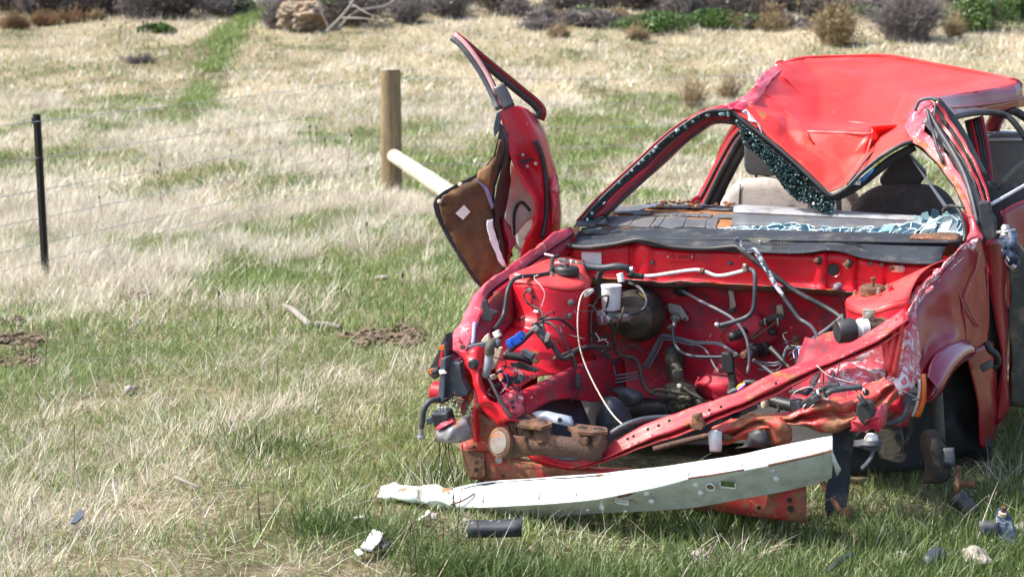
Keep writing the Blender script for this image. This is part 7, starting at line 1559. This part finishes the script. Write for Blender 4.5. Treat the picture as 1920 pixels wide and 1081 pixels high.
for px, py, v in ((1345, 599, .075), (1532, 578, .07), (1325, 559, .08)): bolt('rusty_stud', px, py, v, .006, RUST, CAR)
box('rusty_tab', P(1493, 637, v=.06), (.026, .008, .03), RUST, CAR, rotax(-6), .002); bolt('rusty_stud', 1493, 636, .054, .007, RUST, CAR)
HO('spark_lead', [(1445, 652, .02), (1455, 662, .0), (1470, 678, -.03), (1482, 690, -.05)], .011, BLACK, r_end=.007)
for o1 in (0, 5, 14):
    HO('brake_pipe', [(1420, 678 + o1, .02), (1450, 680 + o1, .02), (1462, 676 + o1, .01), (1469, 665 + o1 * .6, 0), (1474, 652 + o1 * .3, 0), (1482, 648 + o1 * .3, 0), (1505, 650 + o1 * .4, 0), (1518, 655 + o1, -.01)], .0032, PIPE)
HO('thick_cable', [(1412, 674, -.05), (1430, 686, -.06), (1455, 705, -.09), (1470, 716, -.12)], .0075, CABLE)
fb_ = box('fuse_plug', P(1500, 682, v=-.12), (.034, .03, .032), BLACK, CAR, rotax(4), .003)
for k in range(5):
    HO('plug_wire', [(1490 + 5 * k, 672, -.12), (1488 + 5 * k, 658 - k, -.11), (1498 + 4 * k, 650 + k * 2, -.1), (1512 + k, 655, -.09)], .0022, [WWIRE, BLUE, WWIRE, CABLE, surf('red wire', (.4, .02, .02), rough=.5)][k])
rl = box('relay_block', P(1543, 660, v=-.20), (.034, .03, .05), BLACK, CAR, rotax(3), .003)
for k in range(4): box('relay_tooth', P(1537 + 5 * k, 643, v=-.20), (.006, .02, .012), WHITE, rl, rotax(3), .001)
HO('loom_trunk', [(1582, 590, -.13), (1570, 602, -.14), (1550, 618, -.16), (1530, 632, -.17), (1515, 645, -.16), (1505, 660, -.14)], .009, CABLE)
HO('loom_branch', [(1582, 592, -.14), (1575, 612, -.16), (1562, 632, -.18), (1550, 645, -.19)], .006, BLACK)
HO('loom_branch', [(1584, 596, -.14), (1580, 615, -.18), (1570, 640, -.2), (1556, 660, -.22)], .005, BLACK)
HO('loom_branch', [(1568, 600, -.13), (1560, 618, -.15), (1545, 640, -.2), (1535, 665, -.22), (1530, 690, -.22)], .005, BLACK)
HO('loom_branch', [(1510, 650, -.14), (1520, 640, -.15), (1532, 655, -.16), (1536, 680, -.18)], .004, CABLE)
# front right loom with plugs
HO('taped_loom', [(1510, 738, -.62), (1520, 728, -.60), (1530, 710, -.52), (1535, 698, -.45)], .009, CABLE)
HO('taped_loom', [(1522, 740, -.70), (1545, 728, -.70), (1575, 722, -.69)], .009, CABLE)
HO('taped_loom', [(1545, 742, -.71), (1560, 732, -.71), (1590, 727, -.70), (1616, 725, -.69)], .009, CABLE)
HO('taped_loom', [(1482, 735, -.62), (1495, 733, -.64), (1512, 738, -.66)], .007, CABLE)
box('inline_connector', P(1518, 752, v=-.71), (.05, .026, .024), BLACK, CAR, rotax(-35), .003)
box('inline_connector', P(1530, 746, v=-.72), (.024, .03, .02), PLASTIC, CAR, rotax(-35), .003)
lathe('zip_tie', P(1535, 736, v=-.71), UAX + ZAX * .4, [(.011, -.003), (.012, 0), (.011, .003)], WHITE, CAR, 14)
HO('plug_wire', [(1505, 766, -.72), (1508, 760, -.725), (1512, 756, -.72)], .0018, WWIRE)
HO('plug_wire', [(1616, 726, -.69), (1620, 730, -.70), (1622, 736, -.70)], .0022, WWIRE)
hole(1624, 735, -.685, .010, CAR)
box('loom_holder', P(1494, 760, v=-.68), (.036, .03, .04), CABLE, CAR, rotax(-10), .006)
HO('brown_pipe', [(1432, 750, -.5), (1450, 752, -.5), (1460, 762, -.5), (1458, 772, -.5)], .005, OILY)
lathe('pale_valve', P(1434, 752, v=-.51), ZAX, [(.010, -.02), (.013, -.01), (.011, .01), (.006, .018)], BONE, CAR, 12)
# cowl fittings
for px, py in ((1223, 492), (1369, 493)): lathe('grey_bung', P(px, py, v=-.006), -VAX, [(.0085, -.003), (.0085, .002), (.006, .005), (.001, .006)], GREYPL, CAR, 16)
for px, py in ((1633, 494), (1653, 496)): lathe('grey_bung', P(px, py, v=-.004), -VAX, [(.0085, -.003), (.0085, .002), (.006, .005), (.001, .006)], GREYPL, CAR, 16)
for px, py in ((1534, 488), (1592, 494)):
    lathe('rubber_mount', P(px, py, v=-.02), -VAX, [(.014, -.02), (.014, .004), (.010, .008), (.010, .012)], BLACK, CAR, 18); lathe('mount_nut', P(px - 3, py, v=-.03), -VAX, [(.009, 0), (.009, .010), (.005, .012)], RUST, CAR, 6, smooth=False)
poly('mount_plate', [(1579, 494), (1590, 487), (1598, 492), (1588, 504)], ZINC, CAR, .004, v=-.022)
lathe('wiper_hole_rim', P(1563, 505, v=-.004), -VAX, [(.031, -.004), (.026, .006), (.0225, .003), (.0225, -.004)], BAY, CAR, 32)
lathe('wiper_hole', P(1563, 505, v=-.004), -VAX, [(.0225, -.004), (.021, .002)], DARK, CAR, 28)
sp_ = lathe('wiper_spindle', P(1571, 537, v=-.025), -VAX + UAX * -.3, [(.014, -.01), (.014, .008), (.009, .018), (.004, .02)], surf('scraped dark metal', (.16, .17, .2), (.4, .42, .45), 30, rough=.4, metal=.4), CAR, 16)
pl_ = poly('mount_strap', [(1668, 500), (1674, 497), (1692, 498), (1696, 504), (1692, 511), (1672, 510)], BONE, CAR, .006, .002, v=-.01)
bolt('bracket_bolt', 1673, 503, -.012, .007, RUST, CAR); bolt('bracket_bolt', 1690, 504, -.012, .008, ZINC, CAR, washer=ZINC)
poly('id_label', [(1090, 472), (1127, 473), (1128, 498), (1091, 497)], STICKER, CAR, .002, v=-.008)
# stamped plate
pp = poly('chassis_plate', [(1250, 477), (1252, 474), (1298, 475), (1301, 478), (1300, 487), (1297, 489), (1253, 488), (1250, 486)], BAY, CAR, .004, v=-.013)
for px in (1253, 1298): lathe('rivet', P(px, 481.5, v=-.014), -VAX, [(.0035, -.002), (.0035, .002), (.001, .0035)], ALU, pp, 10)
fc = bpy.data.curves.new('stamp', 'FONT'); fc.body = 'LD 0441'; fc.size = .021; fc.extrude = .0008; fc.align_x = 'CENTER'; fc.align_y = 'CENTER'; fc.space_character = 1.15
to = bpy.data.objects.new('stamp_tmp', fc); COL.objects.link(to)
bpy.context.view_layer.update()
tm = bpy.data.meshes.new_from_object(to.evaluated_get(bpy.context.evaluated_depsgraph_get())); bpy.data.objects.remove(to)
rot = Matrix((( UAX.x, ZAX.x, -VAX.x), (UAX.y, ZAX.y, -VAX.y), (UAX.z, ZAX.z, -VAX.z))).to_4x4()
tm.transform(Matrix.Translation(P(1274, 481.5, v=-.0145)) @ rot)
link('stamped_characters', tm, surf('dark stamped red', (.16, .01, .012), (.10, .01, .01), 30, rough=.5), pp)
# wiper arm, chipped
wa = poly('wiper_arm', [(1374, 450), (1378, 445), (1386, 445), (1390, 452), (1394, 463), (1402, 468), (1412, 464), (1420, 467), (1425, 475), (1435, 492), (1448, 515), (1462, 540), (1470, 552), (1464, 556), (1450, 536), (1436, 512), (1424, 492), (1413, 474), (1400, 474), (1388, 466), (1378, 458)], surf('chipped blue-black wiper paint', (.05, .065, .09), (.05, .065, .09), 10, scratch=1.0, scratchcol=(.68, .72, .78), rough=.5), CAR, .012, .003, v=-.13)
lathe('wiper_boss_hole', P(1382, 450, v=-.131), -VAX, [(.004, -.002), (.004, .002)], DARK, wa, 10)
HO('wiper_rod', [(1466, 552, -.125), (1480, 572, -.13), (1498, 596, -.14), (1508, 603, -.15), (1520, 611, -.16), (1530, 624, -.17), (1534, 636, -.18)], .0072, CABLE)
HO('valve_cap_white', [(1162, 512, -.13), (1164, 520, -.13), (1165, 528, -.13)], .012, WHITE, n=10)
HO('black_joint', [(1178, 514, -.06), (1192, 517, -.06), (1206, 518, -.06)], .011, BLACK, n=10)
lathe('hose_end', P(1182, 506, v=-.085), UAX + ZAX * .2, [(.009, 0), (.013, .002), (.013, .012), (.009, .014)], ALU, CAR, 14)
poly('latch_lever', [(1094, 552), (1100, 545), (1112, 540), (1114, 547), (1102, 557), (1095, 558)], ALU, CAR, .01, .003, v=-.40)

rw = random.Random(9)
for cx_, cy_, v_, n_, sx in ((960, 700, -.86, 12, 30), (1500, 665, -.1, 12, 25), (1550, 660, -.2, 12, 22), (1130, 640, -.16, 8, 26), (1560, 745, -.70, 12, 45), (860, 760, -.95, 8, 25), (1650, 740, -.6, 8, 35), (1030, 600, -.52, 6, 30)):
    for k in range(n_):
        x0, y0 = cx_ + rw.gauss(0, sx * .6), cy_ + rw.gauss(0, sx * .5); pts = [(x0, y0, v_)]
        for j in range(3): x0 += rw.gauss(0, sx * .45); y0 += rw.gauss(2, sx * .35); pts.append((x0, y0, v_ - .015 + rw.gauss(0, .012)))
        tube('loose_wire', pts, rw.choice((.0012, .0018, .0026)), rw.choice((BLACK, BLACK, CABLE, CABLE, OILY, WWIRE)), CAR, 4, 5)

# =================================================================== loose bumper beam
BEAM = empty('bumper_beam', P(1130, 985, v=-1.0)); setp(BEAM, 'long pale mint bumper beam hanging crooked across the front of the wreck', 'bumper beam')
xs = [850, 900, 960, 1040, 1120, 1200, 1290, 1380, 1470, 1530, 1560]
lip = [916, 905, 899, 893, 887, 879, 868, 853, 836, 824, 818]
fold = [950, 950, 948, 942, 932, 918, 896, 882, 865, 851, 842]
bot = [957, 961, 966, 969, 962, 957, 950, 936, 920, 905, 894]
vv = [-1.02, -1.03, -1.045, -1.06, -1.07, -1.07, -1.06, -1.04, -1.01, -.985, -.97]
def row(ys, t0, ys2, t, dv): return [(x, a + (b - a) * t, v + dv) for x, a, b, v in zip(xs, ys, ys2, vv)]
sheet('beam_body', [row(lip, 0, fold, .12, .10), row(lip, 0, fold, 0, .06), row(lip, 0, fold, .08, .05), row(lip, 0, fold, .16, .045), row(lip, 0, fold, .22, .03), row(lip, 0, fold, .85, .004), row(fold, 0, bot, 0, 0), row(fold, 0, bot, .12, .004), row(fold, 0, bot, .9, .075), row(fold, 0, bot, 1, .09), [(x, y - 4, v + .13) for x, y, v in zip(xs, bot, vv)]], MINT, BEAM, 4, .003, .005, 7)
sheet('crumpled_end', [[(708, 938, -.94), (718, 909, -.95), (716, 908, -.97)][:1] * 0 + [(706, 936, -.98), (735, 936, -1.0), (770, 942, -1.0), (810, 950, -1.01), (850, 957, -1.02)], [(705, 934, -1.0), (735, 930, -1.02), (770, 935, -1.03), (810, 940, -1.02), (850, 949, -1.03)], [(710, 922, -.97), (738, 918, -1.0), (775, 922, -1.02), (815, 928, -.98), (850, 935, -1.02)], [(716, 910, -.95), (740, 908, -.97), (775, 911, -.97), (818, 914, -.94), (850, 917, -.97)], [(718, 912, -.92), (742, 910, -.94), (778, 913, -.94), (818, 918, -.92), (850, 920, -.93)]], MINTRUST, BEAM, 4, .003, .014, 16, 3)
sheet('end_flange', [[(1560, 842, -.97), (1570, 866, -.955), (1577, 880, -.94)], [(1556, 840, -.97), (1562, 866, -.96), (1569, 893, -.91)]], MINT, BEAM, 3, .003)
tube('rusted_fold', [(1290, 896, -1.063), (1340, 889, -1.055), (1395, 880, -1.038)], .0028, RUST, BEAM, 4, 6)
tube('rusted_fold', [(1440, 872, -1.027), (1490, 861, -1.006), (1530, 852, -.988), (1558, 844, -.974)], .0035, RUST, BEAM, 4, 6)
tube('dark_gap', [(840, 925, -.985), (900, 908, -.985), (1000, 899, -1.003), (1120, 891, -1.022), (1290, 873, -1.015), (1450, 845, -.972), (1550, 825, -.935)], .0022, DARK, BEAM, 4, 5)
tube('rust_crease', [(845, 945, -1.035), (862, 940, -1.03), (878, 932, -1.02), (890, 924, -1.01)], .003, RUST, BEAM, 4, 5)
FN = (-VAX - ZAX * .45).normalized()
for px, py, v in ((1118, 939, -1.055), (1128, 952, -1.04), (1212, 926, -1.062), (1221, 941, -1.045), (1304, 910, -1.042), (1313, 925, -1.025), (1447, 882, -1.004), (1455, 899, -.985)):
    lathe('dimple', P(px, py, v=v - .002), FN, [(.010, -.005), (.008, .0005), (.005, .002), (.0005, .0026)], MINT, BEAM, 14)
def slot(name, px, py, v, w_, h_, mat, rim=True):
    c = P(px, py, v=v); e2 = FN.cross(UAX).normalized(); e2 = e2 if e2.z > 0 else -e2
    box(name, c, (w_, .004, h_), mat, BEAM, (UAX, -FN, e2), .0)
    if rim: tube('slot_rim', [c + UAX * w_ * .55 * a + e2 * h_ * .6 * b + FN * .003 for a, b in ((-1, .6), (-1, -.9), (0, -1), (1, -.9), (1, .6))], .0022, MINT, BEAM, 3, 6)
slot('slot', 1167, 939, -1.054, .034, .014, STICKER); slot('slot', 1365, 907, -1.028, .04, .017, surf('grass seen through slot', (.10, .16, .04), (.05, .08, .02), 60, rough=.9)); slot('slot', 1173, 958, -1.03, .010, .005, WHITE, False); slot('slot', 1102, 955, -1.035, .010, .005, WHITE, False)
lathe('punched_hole', P(1332, 912, v=-1.035), FN, [(.014, -.002), (.015, .003), (.011, .004), (.010, -.001)], MINT, BEAM, 18); lathe('punched_hole_core', P(1332, 912, v=-1.035), FN, [(.010, -.001), (.009, .001)], RUST, BEAM, 16)
poly('rust_patch', [P(1153, 929, v=-1.075), P(1170, 924, v=-1.076), P(1190, 924, v=-1.076), P(1178, 930, v=-1.072), P(1160, 933, v=-1.07)], RUST, BEAM, .003)
for px in (905, 1010, 1080, 1190, 1290, 1390, 1475):
    i = max(k for k in range(len(xs)) if xs[k] <= px); f = (px - xs[i]) / (xs[i + 1] - xs[i]); a = lip[i] + (lip[i + 1] - lip[i]) * f; b = fold[i] + (fold[i + 1] - fold[i]) * f; v = vv[i] + (vv[i + 1] - vv[i]) * f
    tube('pressed_rib', [(px, a + (b - a) * .3, v + .026), (px + 1, a + (b - a) * .55, v + .014), (px, a + (b - a) * .8, v + .004)], .0035, MINT, BEAM, 3, 6)

# =================================================================== rusty exhaust manifold
MAN = empty('exhaust_manifold', P(1045, 862, v=-.92)); setp(MAN, 'rusty cast-iron exhaust manifold lying across the front of the engine bay', 'exhaust manifold')
dc = P(938, 829, v=-.985); da = (-VAX + UAX * -.45 + ZAX * .25).normalized()
lathe('outlet_flange', dc, da, [(.044, -.012), (.0475, -.006), (.0475, .004), (.040, .008), (.036, .006)], RUST, MAN, 32)
lathe('outlet_disc', dc, da, [(.036, .004), (.035, .009), (.02, .012), (.001, .010)], surf('rust-spotted grey disc', (.22, .21, .20), (.15, .13, .11), 25, rust=.5, rust_scale=25, rough=.7, bump=.3), MAN, 28)
tube('log', [(948, 838, -.96), (975, 836, -.95), (1010, 832, -.94), (1050, 836, -.93), (1095, 842, -.91), (1128, 848, -.89)], .036, IRON, MAN, 5, 16, r_end=.030)
tube('runner', [(985, 792, -.93), (984, 806, -.94), (990, 824, -.945)], .027, IRON, MAN, 4, 14)
tube('runner', [(1018, 795, -.925), (1016, 812, -.94), (1020, 830, -.945)], .028, IRON, MAN, 4, 14)
tube('runner', [(1088, 808, -.90), (1090, 825, -.91), (1094, 840, -.905)], .028, IRON, MAN, 4, 14)
tube('runner', [(1120, 808, -.89), (1122, 825, -.9), (1122, 842, -.895)], .027, IRON, MAN, 4, 14)
def flange(pts, w0): 
    ps = [P(x, y, w_=w0) for x, y in pts]; return poly('head_flange', ps, RUST, MAN, .012, .002, axis=-ZAX)
wz = P(1000, 788, v=-.92).z
flange([(955, 790), (968, 777), (990, 776), (1010, 782), (1034, 785), (1036, 793), (1015, 800), (990, 797), (972, 795)], wz)
wz2 = P(1100, 802, v=-.89).z
flange([(1064, 800), (1080, 793), (1105, 796), (1138, 800), (1140, 808), (1110, 810), (1085, 808)], wz2)
for x, y, r, wz_ in ((986, 784, .016, wz), (1016, 789, .016, wz), (1092, 800, .016, wz2), (1122, 803, .015, wz2)): lathe('port', P(x, y, w_=wz_ + .001), ZAX, [(r, -.002), (r * .95, .001)], DARK, MAN, 18)
for px, py, v in ((977, 805, -.965), (1096, 826, -.945)): lathe('lug', P(px, py, v=v), -VAX, [(.010, -.02), (.010, .006), (.006, .007)], RUST, MAN, 12)
poly('heat_bracket', [(955, 793), (962, 786), (966, 800), (972, 818), (964, 822), (957, 806)], IRON, MAN, .02, .003, v=-.965)
sheet('outlet_web', [[(942, 812, -.99), (960, 815, -.97), (985, 818, -.975)], [(948, 830, -.995), (965, 832, -.98), (990, 838, -.98)], [(952, 848, -.99), (975, 850, -.98), (998, 846, -.97)]], RUST, MAN, 4, .008, .004, 20)
GK = sheet('heat_shield', [[(1000, 775, -.87), (1015, 770, -.88), (1040, 775, -.88), (1072, 782, -.86)], [(1005, 782, -.885), (1025, 778, -.90), (1048, 786, -.90), (1075, 792, -.88)], [(1015, 790, -.88), (1035, 792, -.90), (1055, 798, -.90), (1072, 800, -.88)]], surf('blue-grey heat shield', (.38, .43, .50), (.26, .30, .36), 14, dirt=.15, rough=.5, metal=.2), MAN, 4, .004, .006, 25)
hole(1050, 787, -.912, .008, MAN, 'shield_hole')

# =================================================================== scrap at the lower right
SB_ = empty('blue_bracket', G(1890, 1010)); setp(SB_, 'scraped dark blue bracket with a bolt standing in the grass', 'bracket')
yb = G(1890, 1020).y
poly('plate', [P(1868, 970, y=yb), P(1872, 955, y=yb), P(1888, 955, y=yb), P(1898, 972, y=yb), P(1915, 1022, y=yb - .03), P(1880, 1015, y=yb - .03), P(1870, 995, y=yb)], BLUEPAINT, SB_, .012, .003, axis=Vector((0, 1, .2)))
lathe('bolt_collar', P(1880, 962, y=yb - .005), (.05, -.3, 1), [(.012, -.006), (.012, .004), (.009, .006)], BONE, SB_, 14)
lathe('bolt', P(1880, 960, y=yb - .005), (.05, -.3, 1), [(.007, 0), (.007, .018), (.005, .02)], RUST, SB_, 6, smooth=False)
ch = sheet('steel_channel', [[P(1836, 976, y=yb + .02), P(1870, 979, y=yb + .02)], [P(1836, 982, y=yb - .01), P(1870, 985, y=yb - .01)], [P(1838, 1004, y=yb - .01), P(1872, 1006, y=yb - .01)]], SHIELD, None, 3, .005)
setp(ch, 'dark steel channel lying behind the blue bracket', 'steel channel')
pz = tube('broken_hose', [G(1738, 1075) + Vector((0, 0, .03)), G(1750, 1066) + Vector((0, 0, .04)), G(1762, 1060) + Vector((0, 0, .035))], .02, CABLE, None, 4, 10); setp(pz, 'short dark hose end at the bottom edge', 'hose')
pz = tube('dark_rod', [G(1552, 1085) + Vector((0, 0, .02)), G(1575, 1066) + Vector((0, 0, .025)), G(1600, 1052) + Vector((0, 0, .02))], .010, CABLE, None, 4, 8); setp(pz, 'thin dark rod on bare soil at the bottom edge', 'rod')
